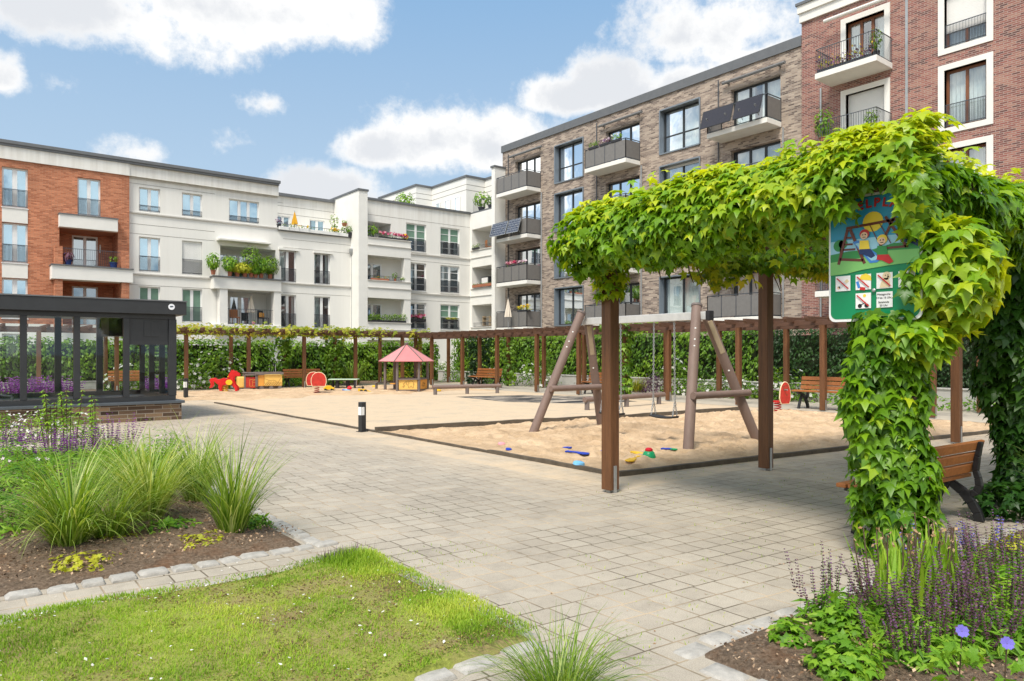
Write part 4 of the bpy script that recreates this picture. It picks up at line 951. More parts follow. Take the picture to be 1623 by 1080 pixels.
# ================================================================ pergolas
def pergola(name, label, posts, beams, rafters, ph, pw, bw, bh, mb_, mr_, raft, foot=True):
    t = thing(name, label, 'pergola')
    proto = None
    for (x, y) in posts:
        if proto is None:
            mb = MB(); mb.box(-pw / 2, pw / 2, -pw / 2, pw / 2, .03, ph); p = mb.build('post', m_wood, t, bevel=.006); p.location = (x, y, 0)
            mb = MB(); mb.box(pw / 2 + .001, pw / 2 + .012, -.022, .022, -.02, .30)
            mb.box(-.022, .022, -pw / 2 - .012, -pw / 2 - .001, -.02, .30)
            mb.box(-pw / 2 + .03, pw / 2 - .03, -.03, .03, -.02, .029)
            mb.build('post_shoe', m_galv, p, bevel=.003); proto = p
        else:
            p = proto.copy(); link(p); p.parent = t; p.location = (x, y, 0)
            for c in proto.children:
                d = c.copy(); link(d); d.parent = p
    for (p0, p1) in beams:
        mb = MB(); mb.beam((*p0, ph + bh / 2), (*p1, ph + bh / 2), bw, bh); mb.build('beam', mb_, t, bevel=.006)
    rp = {}
    for (c, ang, ln) in rafters:
        key = round(ln, 2)
        if key not in rp:
            w, h = raft; mb = MB(); L = ln / 2     # rafter with sloping ends
            mb.prism([(-L, h), (L, h), (L, h * .55), (L - .09, 0), (-L + .09, 0), (-L, h * .55)], (0, w / 2, 0), (1, 0, 0), (0, 0, 1), (0, -1, 0), w); o = mb.build('rafter', mr_, t, bevel=.004); rp[key] = o
        else: o = rp[key].copy(); link(o); o.parent = t
        o.location = (c[0], c[1], ph + bh * .62); o.rotation_euler = (0, 0, ang)
    return t
# near pergola (its end stands beside the path): front posts at y=5.6, back posts at y=2.45
near_posts = [(5.84, 5.62), (8.56, 5.40), (11.1, 5.18), (13.6, 4.94), (5.72, 2.42), (8.5, 2.38), (11.1, 2.3), (13.7, 2.2)]
rn = [((5.55 + .62 * k, 4.12 - .04 * k), math.pi / 2, 3.4) for k in range(14)]
pn = pergola('pergola', 'tall brown timber pergola smothered in creeper beside the path and the bench', near_posts, [((5.42, 5.65), (14.2, 4.88)), ((5.42, 2.44), (14.2, 2.18))], rn, 2.72, .14, .12, .17, m_woodx, m_woody, (.06, .15))
# far pergola along the white block
U_, U2 = 31.0, 33.4
fp = [(x, U_) for x in (-7.3, -4.8, -2.3, .2, 2.7, 5.2, 7.7, 10.2, 12.65, 15.15, 17.65)] + [(x, U2) for x in (-4.8, .2, 5.2, 10.2, 12.65, 15.2, 17.7, 20.1)]
rf_ = [((-7.6 + .66 * k, (U_ + U2) / 2), math.pi / 2, 3.5) for k in range(44)]
pf = pergola('pergola', 'long low timber pergola in front of the white apartment blocks', fp, [((-8, U_), (19.0, U_)), ((-8, U2), (21.2, U2))], rf_, 2.36, .14, .12, .15, m_woodx, m_woody, (.09, .14))
rp_ = [(18.4, y) for y in (31.0, 29.5, 26.9, 24.3, 21.7, 19.3, 17.1, 15.12, 12.5, 9.9, 7.2)] + [(20.8, y) for y in (31.7, 28.9, 26.6, 24.05, 21.5, 19.2, 17.2, 14.9, 12.4, 9.7, 7.0)]
rr = [((19.6, 6.4 + .62 * k), 0, 3.4) for k in range(39)]
pr = pergola('pergola', 'long low timber pergola in front of the brown and red clinker blocks', rp_, [((18.4, 5.6), (18.4, 30.85)), ((20.8, 5.6), (20.8, 33.2))], rr, 2.30, .14, .12, .15, m_woody, m_woodx, (.09, .14))

# ================================================================ benches
def bench_proto(label, group, L=1.5):
    t = thing('park_bench', label, 'bench', (0, 0, 0), 0, group)
    # local: bench along x, seat faces +y, back at -y
    prof = {'seat': [(.30, .42), (.20, .425), (.10, .42), (0.0, .405)], 'back': [(-.075, .49), (-.10, .595), (-.125, .70)]}
    for k, (y, z) in enumerate(prof['seat']):
        mb = MB(); mb.beam((-L / 2, y, z), (L / 2, y, z), .085, .036); mb.build('seat_slat', m_bench, t, bevel=.007)
    for k, (y, z) in enumerate(prof['back']):
        mb = MB(); mb.beam((-L / 2, y, z), (L / 2, y, z), .034, .088, up=(0, -.24, 1)); mb.build('backrest_slat', m_bench, t, bevel=.007)
    for s in (-1, 1):
        mb = MB(); x = s * (L / 2 - .13)
        mb_pts = [(.30, .385, .03), (.16, .36, .036), (.02, .30, .045), (-.08, .20, .05), (-.13, .10, .046), (-.16, 0, .052)]
        def strip(pts):
            for (a, b) in zip(pts[:-1], pts[1:]):
                mb.beam((x, a[0], a[1]), (x, b[0], b[1]), .045, a[2] * 1.7)
        def ribbon(pts, w=.05):
            P_ = [Vector((0, p[0], p[1])) for p in pts]; lft, rgt = [], []
            for k, p in enumerate(P_):
                d = (P_[min(k + 1, len(P_) - 1)] - P_[max(k - 1, 0)]).normalized(); nn = Vector((0, -d.z, d.y)) * pts[k][2]
                lft.append((p + nn)); rgt.append((p - nn))
            for k in range(len(P_) - 1):
                q = [lft[k], rgt[k], rgt[k + 1], lft[k + 1]]
                mb.hexa([(x - w / 2, v.y, v.z) for v in q] + [(x + w / 2, v.y, v.z) for v in q])
        ribbon([(.33, .385, .022), (.2, .37, .028), (.07, .325, .034), (-.02, .26, .04), (-.09, .17, .038), (-.14, .08, .036), (-.155, 0, .04)])
        ribbon([(-.02, .255, .03), (-.09, .245, .032), (-.135, .275, .032), (-.155, .33, .03), (-.145, .40, .026), (-.125, .47, .024), (-.14, .60, .022), (-.165, .735, .018)])
        ribbon([(.10, .335, .03), (.17, .22, .028), (.22, .1, .026), (.25, 0, .03)])
        mb.build('bench_leg', m_iron, t, bevel=.006)
    return t
bn = bench_proto('brown slatted bench seen from behind beside the creeper-covered sign post', 'slatted park benches', 1.62)
bn.location = (6.80, 2.72, 0); bn.rotation_euler = (0, 0, math.radians(-3)); bn.scale = (1, 1.05, 1.0)
def put_bench(x, y, rot, label, s=1.0):
    b = copy_tree(bn); b.location = (x, y, 0); b.rotation_euler = (0, 0, rot); b['label'] = label; b.scale = (s, s, s); return b
put_bench(18.98, 9.95, math.radians(90), 'orange slatted bench beside the red spring rider panel, under the right pergola', 1.2)
put_bench(19.4, 19.0, math.radians(90), 'slatted bench half hidden behind the tall near pergola post', 1.1)
put_bench(19.35, 26.3, math.radians(90), 'slatted bench by the balance beam, right of the playhouse', 1.15)
put_bench(13.0, 32.0, math.radians(180), 'dark slatted bench behind the red drum spring rider', 1.1)
put_bench(6.0, 31.9, math.radians(180), 'slatted bench seen through the corner pane of the pavilion', 1.15)

# ================================================================ bollards
bo = thing('light_bollard', 'dark square bollard with a white light panel at the near corner of the path', 'bollard', (*gnd(574, 684.5), 0), .2, 'light bollards along the path')
mb = MB(); mb.box(-.055, .055, -.055, .055, .01, .585); mb.build('shaft', m_dark, bo, bevel=.005)
mb = MB(); mb.box(-.085, .085, -.085, .085, -.005, .0099); mb.build('base_plate', m_dark, bo)
mb = MB()
mb.box(-.0575, -.0555, -.05, .048, .33, .49); mb.box(-.05, .01, -.0575, -.0555, .33, .49); mb.build('light_panel', mat('milky_diffuser', (.8, .8, .78), .4, .02), bo)
b2 = copy_tree(bo); b2.location = (*gnd(294.5, 633), 0); b2['label'] = 'dark square bollard with a white light panel beside the pavilion corner'
b2.scale = (1.05, 1.05, 1.2)

# ================================================================ swing frame
sw = thing('swing_stand', 'timber-coloured A-frame swing stand with a pale metal top beam', 'swing stand')
T1, T2 = (9.78, 10.12), (9.92, 7.48)
feet = [((8.72, 10.42), T1), ((10.55, 10.40), T1), ((9.06, 7.06), T2), ((10.95, 7.05), T2)]
for k, (ft, tp) in enumerate(feet):
    first = k % 2 == 0
    zt = 2.33 if first else 2.14
    d = Vector((tp[0] - ft[0], tp[1] - ft[1], 2.28)); off = -.1 if first else .09
    top = Vector((ft[0], ft[1], 0)) + d * (zt / 2.28) + Vector((off, 0, 0)); bot = Vector((ft[0], ft[1], 0)) - d * .02
    mb = MB(); mb.tube([bot, top], .083, 16); lg = mb.build('leg', m_recyc, sw, smooth=True)
    if first:
        mb = MB(); dd = (top - bot).normalized(); mb.tube([top - dd * .005, top + dd * .03], .094, 16); mb.build('leg_cap', m_recycd, lg, smooth=True)
    else:
        dd = (top - bot).normalized(); side = Vector((-.62, -.78, 0)) * .0; mb = MB(); nrm = Vector((-.64, -.75, .1)).normalized()
        mb.beam(top - dd * .06 + nrm * .062, top - dd * .66 + nrm * .062, .085, .05, up=nrm); mb.build('worn_strip', m_oldwood, lg, bevel=.01)
    mb = MB(); dd = (top - bot).normalized(); nrm = Vector((-.78, -.62, 0))
    for q in ([.35, .52, .62] if first else [.9]):
        p = bot + (top - bot) * (1 - q * .45) + nrm * .08; mb.lathe([(.0, -.018), (.016, -.008), (.018, 0), (.016, .008), (0, .018)], 8, p)
    mb.build('bolt_cap', m_potwhite, lg, smooth=True)
mb = MB(); mb.box(9.80, 9.90, 7.28, 10.2, 2.10, 2.235); tb = mb.build('top_beam', mat('painted_steel_beam', (.55, .55, .53), .5, .1, 6, metal=.2), sw, bevel=.008)
mb = MB(); mb.box(9.79, 9.91, 7.20, 7.279, 2.09, 2.245); mb.build('beam_cap', m_rubber, tb, bevel=.006)
for (f0, f1) in ((0, 1), (2, 3)):
    a = [Vector((*feet[k][0], 0)) + (Vector((*feet[k][1], 2.28)) - Vector((*feet[k][0], 0))) * .385 for k in (f0, f1)]
    dd = (a[1] - a[0]).normalized(); o_ = Vector((0, -.11, 0)) if f0 else Vector((0, -.11, 0))
    mb = MB(); mb.tube([a[0] - dd * .14 + o_, a[1] + dd * .2 + o_], .058, 14); mb.build('cross_bar', m_recyc, sw, smooth=True)
def chain(mb, p0, p1, link_=.045, r=.0042):
    p0, p1 = Vector(p0), Vector(p1); d = p1 - p0; n = max(2, int(d.length / (link_ * .78))); dn = d.normalized()
    a = dn.cross(Vector((1, .3, 0))).normalized(); b = dn.cross(a)
    for k in range(n):
        c = p0 + d * ((k + .5) / n); s = a if k % 2 else b; w = .012; h = link_ / 2
        pts = [c + dn * h * .7 + s * w, c + dn * h, c + dn * h * .7 - s * w, c - dn * h * .7 - s * w, c - dn * h, c - dn * h * .7 + s * w]
        for i in range(6): mb.beam(pts[i], pts[(i + 1) % 6], r * 2, r * 2, up=a if s is b else b)
def swing(yc, label, z):
    t = thing('swing', label, 'swing', (9.86, yc, z), 0, 'swings hanging from the swing frame')
    mb = MB(); n = 10
    pts = [(-.09, .0), (-.07, .018), (.07, .018), (.09, .0), (.07, -.018), (-.07, -.018)]
    for k in range(n):
        y0, y1 = -.26 + .52 * k / n, -.26 + .52 * (k + 1) / n; s0, s1 = [.022 * ((y / .26) ** 2) for y in (y0, y1)]
        i = len(mb.v)
        for (y, s_) in ((y0, s0), (y1, s1)): mb.v += [(x, y, zz + s_) for x, zz in pts]
        for j in range(6): mb.face(i + j, i + (j + 1) % 6, i + 6 + (j + 1) % 6, i + 6 + j)
    mb.face(*range(5, -1, -1)); i = len(mb.v) - 6; mb.face(*[i + j for j in range(6)]); mb.build('seat', m_rubber, t)
    for s in (-1, 1):
        mb = MB(); chain(mb, (0, s * .24, .30), (0, s * .225, 2.10 - z)); chain(mb, (-.06, s * .235, .03), (0, s * .24, .30)); chain(mb, (.06, s * .235, .03), (0, s * .24, .30)); mb.build('chain', m_galv, t)
swing(8.2, 'black rubber swing seat on chains hanging free over the sand', .43)
swing(9.45, 'black rubber swing seat on chains mostly hidden behind the near pergola post', .40)

# ================================================================ balance beams
def balance(p0, p1, legs, label):
    c = ((p0[0] + p1[0]) / 2, (p0[1] + p1[1]) / 2); t = thing('balance_beam', label, 'balance beam', (*c, 0), 0, 'low brown balance beams')
    mb = MB(); mb.tube([(p0[0], p0[1], .29), (p1[0], p1[1], .29)], .075, 14); mb.build('beam', m_recyc, t, world=True, smooth=True)
    for f in legs:
        q = (p0[0] + (p1[0] - p0[0]) * f, p0[1] + (p1[1] - p0[1]) * f); mb = MB(); mb.tube([(*q, -.03), (*q, .27)], .07, 12); mb.build('leg', m_recycd, t, world=True, smooth=True)
balance((14.2, 22.72), (16.9, 22.1), (.04, .5, .95), 'low brown balance beam right of the pink-roofed playhouse')
balance((13.6, 14.05), (17.25, 14.35), (.03, .5, .93), 'low brown balance beam beyond the swings')
# ================================================================ playground equipment
def flat_prism(poly, th, m, name, parent, loc=(0, 0, 0), bevel=.006):
    """upright board: polygon in local x-z, thickness along y"""
    mb = MB(); mb.prism(poly, (loc[0], loc[1] - th / 2, loc[2]), (1, 0, 0), (0, 0, 1), (0, 1, 0), th); return mb.build(name, m, parent, bevel=bevel)
def spring(parent, x, y, z0, z1, r, m, turns=5):
    mb = MB(); n = turns * 12; mb.tube([(x + r * math.cos(k * math.pi / 6), y + r * math.sin(k * math.pi / 6), z0 + (z1 - z0) * k / n) for k in range(n + 1)], .013, 6); return mb.build('spring', m, parent, smooth=True)
def line_art(strokes, r, m, name, parent, y, sx=1., sz=1., ox=0., oz=0.):
    mb = MB()
    for st in strokes:
        pts = [(ox + a * sx, y, oz + b * sz) for a, b in st]
        for p, q in zip(pts[:-1], pts[1:]): mb.beam(p, q, r, .004, up=(0, -1, 0))
    return mb.build(name, m, parent)
m_line = mat('engraved_line', (.16, .08, .03), .7, .1)
FACE = math.atan2(-.62, .785) * 0       # panels face the path
# playhouse -------------------------------------------------------
hx, hy = 14.85, 25.75
ph_ = thing('playhouse', 'hexagonal open playhouse with a pink pyramid roof and yellow elephant panels', 'playhouse', (hx, hy, 0), math.radians(-33))
Rr = .86; ang = [math.radians(-90 - 30 + 60 * k + 8) for k in range(6)]
hp = [(Rr * math.cos(a), Rr * math.sin(a)) for a in ang]
pp = None
for k, (x, y) in enumerate(hp):
    if pp is None: mb = MB(); mb.tube([(0, 0, -.05), (0, 0, 1.22)], .057, 12); pp = mb.build('post', m_recycd, ph_, smooth=True); o = pp
    else: o = pp.copy(); link(o); o.parent = ph_
    o.location = (x, y, 0)
Re = 1.12; er = [(Re * math.cos(a), Re * math.sin(a)) for a in ang]
for k in range(6):
    a, b = er[k], er[(k + 1) % 6]; mb = MB()
    A, B, T = Vector((*a, 1.21)), Vector((*b, 1.21)), Vector((0, 0, 1.90)); nn = (B - A).cross(T - A).normalized() * .02
    mb.hexa([A, B, T + (B - A) * .01, T, A + nn, B + nn, T + (B - A) * .01 + nn, T + nn]); mb.build('roof_panel', m_pink if k % 2 else m_pinkd, ph_)
for k in range(6):
    mb = MB(); mb.beam((er[k][0] * 1.01, er[k][1] * 1.01, 1.235), (0, 0, 1.93), .04, .02); mb.build('hip_strip', m_recycd, ph_)
mb = MB(); mb.lathe([(.05, 1.88), (.085, 1.93), (.085, 1.97), (.03, 1.99)], 10); mb.build('roof_cap', m_recycd, ph_)
for k, (mm, kind) in enumerate(((m_yelp, 1), (m_orap, 2), (m_orap, 0), (m_yelp, 0))):
    k2 = (k + 0) % 6; a, b = Vector((*hp[k2], 0)), Vector((*hp[(k2 + 1) % 6], 0)); d = (b - a); L = d.length; an = math.atan2(d.y, d.x); c = (a + b) / 2
    mb = MB(); mb.box(-L / 2 + .07, L / 2 - .07, -.015, .015, .10, .48); pnl = mb.build('side_panel', mm, ph_); pnl.location = c; pnl.rotation_euler = (0, 0, an)
    mb = MB(); mb.box(-L / 2, L / 2, -.075, .045, .485, .535); mb.box(-L / 2 + .06, L / 2 - .06, -.03, .03, .06, .098); mb.build('counter', m_recycd, pnl)
    if kind == 1:
        el = [[(-.9, .05), (-.7, .5), (-.5, .75), (-.2, .85), (.1, .8), (.4, .88), (.75, .75), (.9, .4), (.88, -.2), (.85, -.75), (.6, -.75), (.55, -.3), (.3, -.35), (.25, -.75), (.0, -.75), (-.02, -.3), (-.15, -.1)],
              [(-.5, .75), (-.35, .4), (-.4, .1), (-.15, -.1), (.05, .3), (.0, .7)], [(-.9, .05), (-.85, -.3), (-1.0, -.5), (-1.1, -.35)], [(-.7, .0), (-.7, -.3), (-.85, -.6), (-1.05, -.55)], [(-.62, .35), (-.57, .32)], [(.9, .4), (1.0, .0), (.96, -.2)], [(-1., .3), (-.8, .15)]]
        line_art(el, .012, m_line, 'elephant_drawing', pnl, -.0165, .22, .17, .02, .29)
    elif kind == 2:
        line_art([[(-.8, -.3), (-.3, .1), (.2, .0), (.7, .3), (.5, -.3), (-.1, -.5), (-.8, -.3)], [(-.6, .3), (0, .5), (.4, .3)], [(-.4, -.6), (0, -.2), (.3, -.7)], [(.1, .3), (.3, -.1)]], .014, m_line, 'lizard_drawing', pnl, -.0165, .22, .16, 0, .29)
mb = MB(); mb.box(-.45, .45, -.12, .12, .29, .33); bnch = mb.build('inner_seat', m_orap, ph_); bnch.location = (-.33, .2, 0); bnch.rotation_euler = (0, 0, math.radians(60))
mb = MB(); mb.box(-.4, .4, -.06, .06, .30, .34); mb.box(.28, .36, -.04, .04, -.03, .3); mb.box(-.36, -.28, -.04, .04, -.03, .3); o = mb.build('side_bench', m_recycd, ph_); o.location = (-1.1, .75, 0); o.rotation_euler = (0, 0, math.radians(60))
# toy train -------------------------------------------------------
vr = -.10
def at_px(px, py): return gnd(px, py)
lx, ly = gnd(389, 619)
lo_ = thing('play_train_engine', 'red and yellow wooden play train engine with a brown roof frame', 'play train', (lx, ly, 0), math.radians(-12))
mb = MB(); mb.box(-.02, .56, -.3, .3, .09, .49); o = mb.build('cab', m_redworn, lo_, bevel=.012)
line_art([[(-.8, -.8), (-.8, .8), (.8, .8), (.8, -.8), (-.8, -.8)], [(-.3, -.8), (-.3, .5), (.2, .7), (.5, .2), (.4, -.8)], [(-.3, .1), (.4, .1)]], .012, m_orap, 'cab_drawing', o, -.302, .2, .15, .28, .28)
mb = MB(); mb.box(-.30, -.03, -.25, .25, .1, .5); bl = mb.build('boiler', m_yelp, lo_, bevel=.05)
mb = MB(); mb.box(-.075, -.022, -.31, .31, .06, .62); mb.build('cab_wall', m_recycd, lo_); lo_.scale = (1.12, 1.1, 1.15)
for y in (-.32, .32):
    mb = MB(); mb.beam((-.05, y, .58), (.62, y, .58), .05, .07); mb.build('roof_rail', m_recycd, lo_)
mb = MB(); mb.box(-.1, .06, -.36, .36, .625, .66); mb.box(.06, .62, -.3, .3, .622, .65); mb.build('roof', m_recycd, lo_, bevel=.01)
mb = MB(); mb.box(-.4, .6, -.22, .22, .03, .088); mb.build('chassis', m_recycd, lo_)
for x in (.06, .48):
    mb = MB(); mb.tube([(x, -.3, .075), (x, -.24, .075)], .075, 12); mb.build('wheel', m_recycd, lo_, smooth=True)
wx, wy = gnd(426, 618.5)
wg_ = thing('play_train_wagon', 'yellow wooden play train wagon behind the red engine', 'play train', (wx, wy, 0), math.radians(-12))
mb = MB(); mb.box(-.2, .46, -.3, .3, .16, .56); o = mb.build('wagon_box', m_yelp, wg_, bevel=.01)
st = [[(-1 + .2 * i, -1), (-1 + .2 * i + .45, -.1 - .03 * i)] for i in range(9)] + [[(-.8 + .2 * i, -1), (-1 + .2 * i, -.4)] for i in range(10)] + [[(-1, .35), (-.5, .0), (0, .05), (.4, -.2)], [(.3, -.9), (.7, .0), (.9, .5)]]
line_art(st, .008, m_line, 'net_drawing', o, -.302, .32, .19, .13, .36)
mb = MB(); mb.box(-.44, -.21, -.28, .28, .16, .55); mb.build('wagon_seat', m_orap, wg_, bevel=.01)
mb = MB(); mb.box(-.52, -.445, -.31, .31, .14, .66); mb.build('end_wall', m_recycd, wg_); wg_.scale = (1.08, 1.1, 1.15)
for y in (-.33, .33):
    mb = MB(); mb.beam((-.55, y, .62), (.5, y, .62), .05, .08); mb.build('roof_rail', m_recycd, wg_)
mb = MB(); mb.box(-.5, .44, -.2, .2, .05, .158); mb.build('chassis', m_recycd, wg_)
for x in (-.3, .05, .38):
    for y in (-.26, .26):
        mb = MB(); mb.tube([(x, y - .04, .08), (x, y + .04, .08)], .085, 12); mb.build('wheel', m_recycd, wg_, smooth=True)
# horse spring rider ----------------------------------------------
HORSE = [(-.44, .40), (-.40, .46), (-.30, .47), (-.24, .42), (-.12, .42), (-.02, .47), (.05, .42), (.12, .46), (.16, .58), (.22, .68), (.26, .75), (.30, .70), (.36, .71), (.40, .66), (.47, .62), (.50, .55), (.44, .52), (.36, .55), (.32, .48), (.31, .38),
         (.36, .25), (.44, .16), (.45, .03), (.37, .02), (.36, .12), (.27, .21), (.20, .26), (.08, .24), (-.02, .22), (-.06, .14), (-.04, .03), (-.12, .03), (-.16, .14), (-.16, .24), (-.24, .30), (-.30, .37), (-.36, .34), (-.35, .22), (-.42, .12), (-.45, .14), (-.40, .24), (-.42, .33)]
sx_, sy_ = gnd(357, 623)
hr = thing('spring_rider', 'red horse-shaped spring rider in front of the play train', 'spring rider', (sx_, sy_, 0), math.radians(-32), None)
for y, k in ((-.13, .0), (.15, 0)):
    o = flat_prism([(x - .02, z + .04) for x, z in HORSE], .035, m_redp, 'horse_panel', hr, (0 if y < 0 else -.02, y, 0))
mb = MB(); mb.box(-.2, .1, -.11, .13, .42, .455); mb.build('seat', m_redp, hr); hr.scale = (1.18, 1.18, 1.15)
mb = MB(); mb.lathe([(.10, 0), (.11, .01), (.10, .022)], 16); o = mb.build('foot_disc', m_yel, hr); o.location = (.17, -.172, .36); o.rotation_euler = (math.radians(90), 0, 0); o.scale = (1, .85, 1)
mb = MB(); mb.tube([(.14, -.2, .56), (.14, .2, .56)], .018, 8); mb.build('handle', m_yel, hr)
spring(hr, 0, 0, .02, .26, .09, m_yel, 4); mb = MB(); mb.box(-.14, .14, -.14, .14, -.02, .02); mb.build('base_plate', m_yel, hr)
# drum spring rider ------------------------------------------------
dx, dy = gnd(507, 624.5)
dr_ = thing('spring_rider', 'red drum-shaped spring rider with two round-topped side panels', 'spring rider', (dx, dy, 0), math.radians(-36))
DRUM = [(-.25, .0), (.25, .0), (.295, .15), (.29, .30), (.24, .43), (.14, .52), (0, .55), (-.14, .52), (-.24, .43), (-.29, .30), (-.295, .15)]
for (x, y) in ((.02, -.28), (-.30, .28)):
    o = flat_prism(DRUM, .03, m_cream, 'panel_rim', dr_, (x, y, .29)); q = [(a * .93, .018 + b * .94) for a, b in DRUM]
    flat_prism(q, .034, m_redworn, 'side_panel', dr_, (x, y, .29))
mb = MB(); mb.box(-.3, .12, -.26, .26, .36, .40); mb.build('seat', m_redp, dr_); mb = MB(); mb.tube([(-.25, -.3, .66), (-.25, .3, .66)], .016, 8); mb.build('handle', m_dark, dr_)
spring(dr_, -.1, -.05, .03, .32, .09, m_redt, 4); mb = MB(); mb.box(-.22, .02, -.17, .07, -.02, .05); mb.build('base_plate', m_rubber, dr_)
# oval spring rider at the right ----------------------------------
ox_, oy_ = gnd(1231, 656)
ov = thing('spring_rider', 'spring rider with a red oval side panel beside the right pergola', 'spring rider', (ox_, oy_, 0), math.radians(-14))
OV = [(.20 * math.cos(t) * (1.0 if math.sin(t) < 0 else .92), .33 + .33 * math.sin(t) if math.sin(t) > -.75 else .085) for t in [2 * math.pi * k / 22 for k in range(22)]]
for x, y in ((-.08, .34), (.08, -.2)):
    flat_prism([(a, b) for a, b in OV], .03, m_cream, 'panel_rim', ov, (x, y, .17)); o = flat_prism([(a * .93, .015 + b * .955) for a, b in OV], .034, m_redworn, 'side_panel', ov, (x, y, .17))
    line_art([[(-.3, .6), (.2, .75), (.3, .4), (-.2, .35), (-.3, .6)], [(-.2, .2), (.3, .25)], [(.0, .0), (.1, -.3), (.3, -.2)]], .012, m_line, 'panel_drawing', o, (y + .018) if y > 0 else y - .018, .3, .25, x, .55)
mb = MB(); mb.box(-.2, .25, -.18, .12, .30, .335); mb.build('seat', m_redp, ov); mb = MB(); mb.tube([(.05, -.32, .62), (.05, .2, .62)], .014, 8); mb.build('handle', m_galv, ov)
spring(ov, 0, -.03, .0, .3, .085, m_redt, 5); mb = MB(); mb.box(-.12, .12, -.15, .09, -.03, .012); mb.build('base_plate', m_redt, ov)
# low play table ----------------------------------------------------
tx, ty = gnd(545, 617)
tb_ = thing('play_table', 'low play table with a pale green top on black stumps', 'table', (tx, ty, 0), math.radians(-36))
mb = MB(); mb.box(-.62, .62, -.3, .3, .40, .44); mb.build('table_top', m_tabletop, tb_, bevel=.012)
for x, y in ((-.25, -.12), (.18, -.05), (.5, -.2), (-.5, .2)):
    mb = MB(); mb.tube([(x, y, -.05), (x, y, .398)], .085 if abs(x) < .4 else .05, 10); mb.build('leg', m_rubber, tb_, smooth=True)

# ================================================================ sand toys
def toy_at(px, py, name, label, cat, rot=0., group=None):
    x, y = gnd(px, py); return thing(name, label, cat, (x, y, .035), rot, group)
c = toy_at(521.5, 621, 'toy_car', 'yellow toy car parked in the sand before the play table', 'toy car', math.radians(-36))
mb = MB(); mb.prism([(-.2, .05), (.2, .05), (.22, .12), (.12, .15), (.06, .21), (-.12, .21), (-.16, .15), (-.21, .13)], (0, .09, 0), (1, 0, 0), (0, 0, 1), (0, -1, 0), .18); mb.build('body', m_yel, c, bevel=.015)
for x in (-.12, .13):
    for y in (-.095, .095): mb = MB(); mb.tube([(x, y - .02, .045), (x, y + .02, .045)], .05, 12); mb.build('wheel', m_rubber, c, smooth=True)
c = toy_at(550, 621.5, 'toy_truck', 'blue and red toy truck left of the yellow toy digger', 'toy truck', math.radians(-36))
mb = MB(); mb.box(-.14, .14, -.07, .07, .02, .07); mb.build('body', m_lblue, c, bevel=.01); mb = MB(); mb.lathe([(.09, 0), (.10, .06), (.06, .12), (.0, .14)], 12, (.1, 0, .07)); mb.build('load', m_redt, c, smooth=True)
mb = MB(); mb.lathe([(.075, 0), (.08, .05), (.03, .08)], 12, (-.12, 0, .0)); mb.build('cab', m_blue, c, smooth=True)
c = toy_at(575, 624, 'toy_digger', 'yellow toy digger with black wheels standing in front of the playhouse', 'toy digger', math.radians(-20))
mb = MB(); mb.box(-.13, .1, -.07, .07, .07, .14); mb.box(-.18, -.1, -.08, .08, .05, .16); mb.build('body', m_yel, c, bevel=.012); mb = MB(); mb.beam((.08, 0, .12), (.22, 0, .06), .04, .03); mb.box(.2, .3, -.09, .09, .0, .06); mb.build('shovel_arm', m_yel, c)
for x in (-.06, .09): mb = MB(); mb.tube([(x, -.1, .06), (x, .1, .06)], .062, 12); mb.build('wheel', m_rubber, c, smooth=True)
mb = MB(); mb.tube([(0, -.04, .2), (0, .04, .2)], .05, 12); mb.build('steering_wheel', m_rubber, c)
def lump(px, py, name, label, m, s, group=None, prof=None, rot=0.):
    x, y = gnd(px, py); mb = MB(); mb.lathe(prof or [(.8, 0), (1, .12), (.9, .5), (.6, .62), (0, .64)], 14); o = mb.build(name, m, None, smooth=True); o.location = (x, y, .04); o.scale = (s, s * .85, s); o.rotation_euler = (.15, .1, rot); return tag(o, label, 'sand toy', group)
lump(594, 615.5, 'sand_mould', 'yellow sand mould lying left of the playhouse', m_yel, .13)
lump(695, 621.5, 'sand_mould', 'yellow sand mould lying under the balance beam', m_yel, .11)
BK = [(.75, 0), (.72, .02), (1.0, 1.1), (1.06, 1.1), (1.06, 1.18), (.96, 1.18), (.70, .12), (0, .1)]
lump(795, 709.5, 'sand_mould', 'pink sand mould at the left end of the strewn sand toys', m_pinkt, .07)
lump(806, 717.8, 'sand_mould', 'dark blue sand mould nearest the timber edge', m_blue, .055)
lump(838, 706, 'sand_mould', 'dark blue sand mould nearest the left swing leg', m_blue, .055)
lump(886, 712.0, 'sand_mould', 'pale blue sand mould near the long blue shovel', m_lblue, .055)
lump(917, 742.5, 'sand_mould', 'pale blue sand mould half buried against the timber edge', m_lblue, .09)
lump(1011, 726.5, 'sand_mould', 'round yellow sand sieve beside the green bucket', m_yel, .13, prof=[(.6, 0), (1, .2), (1.05, .3), (.85, .28), (.5, .12), (0, .1)])
x, y = gnd(1028.5, 731); c = thing('sand_bucket', 'small green sand bucket with a red lid mould on it', 'bucket', (x, y, .04)); mb = MB(); mb.lathe([(.095, 0), (.10, .02), (.075, .09), (.05, .105), (0, .106)], 16); mb.build('bucket', m_grn, c, smooth=True); mb = MB(); mb.lathe([(.055, .105), (.055, .13), (.035, .15), (0, .155)], 14); mb.build('lid', m_redt, c, smooth=True)
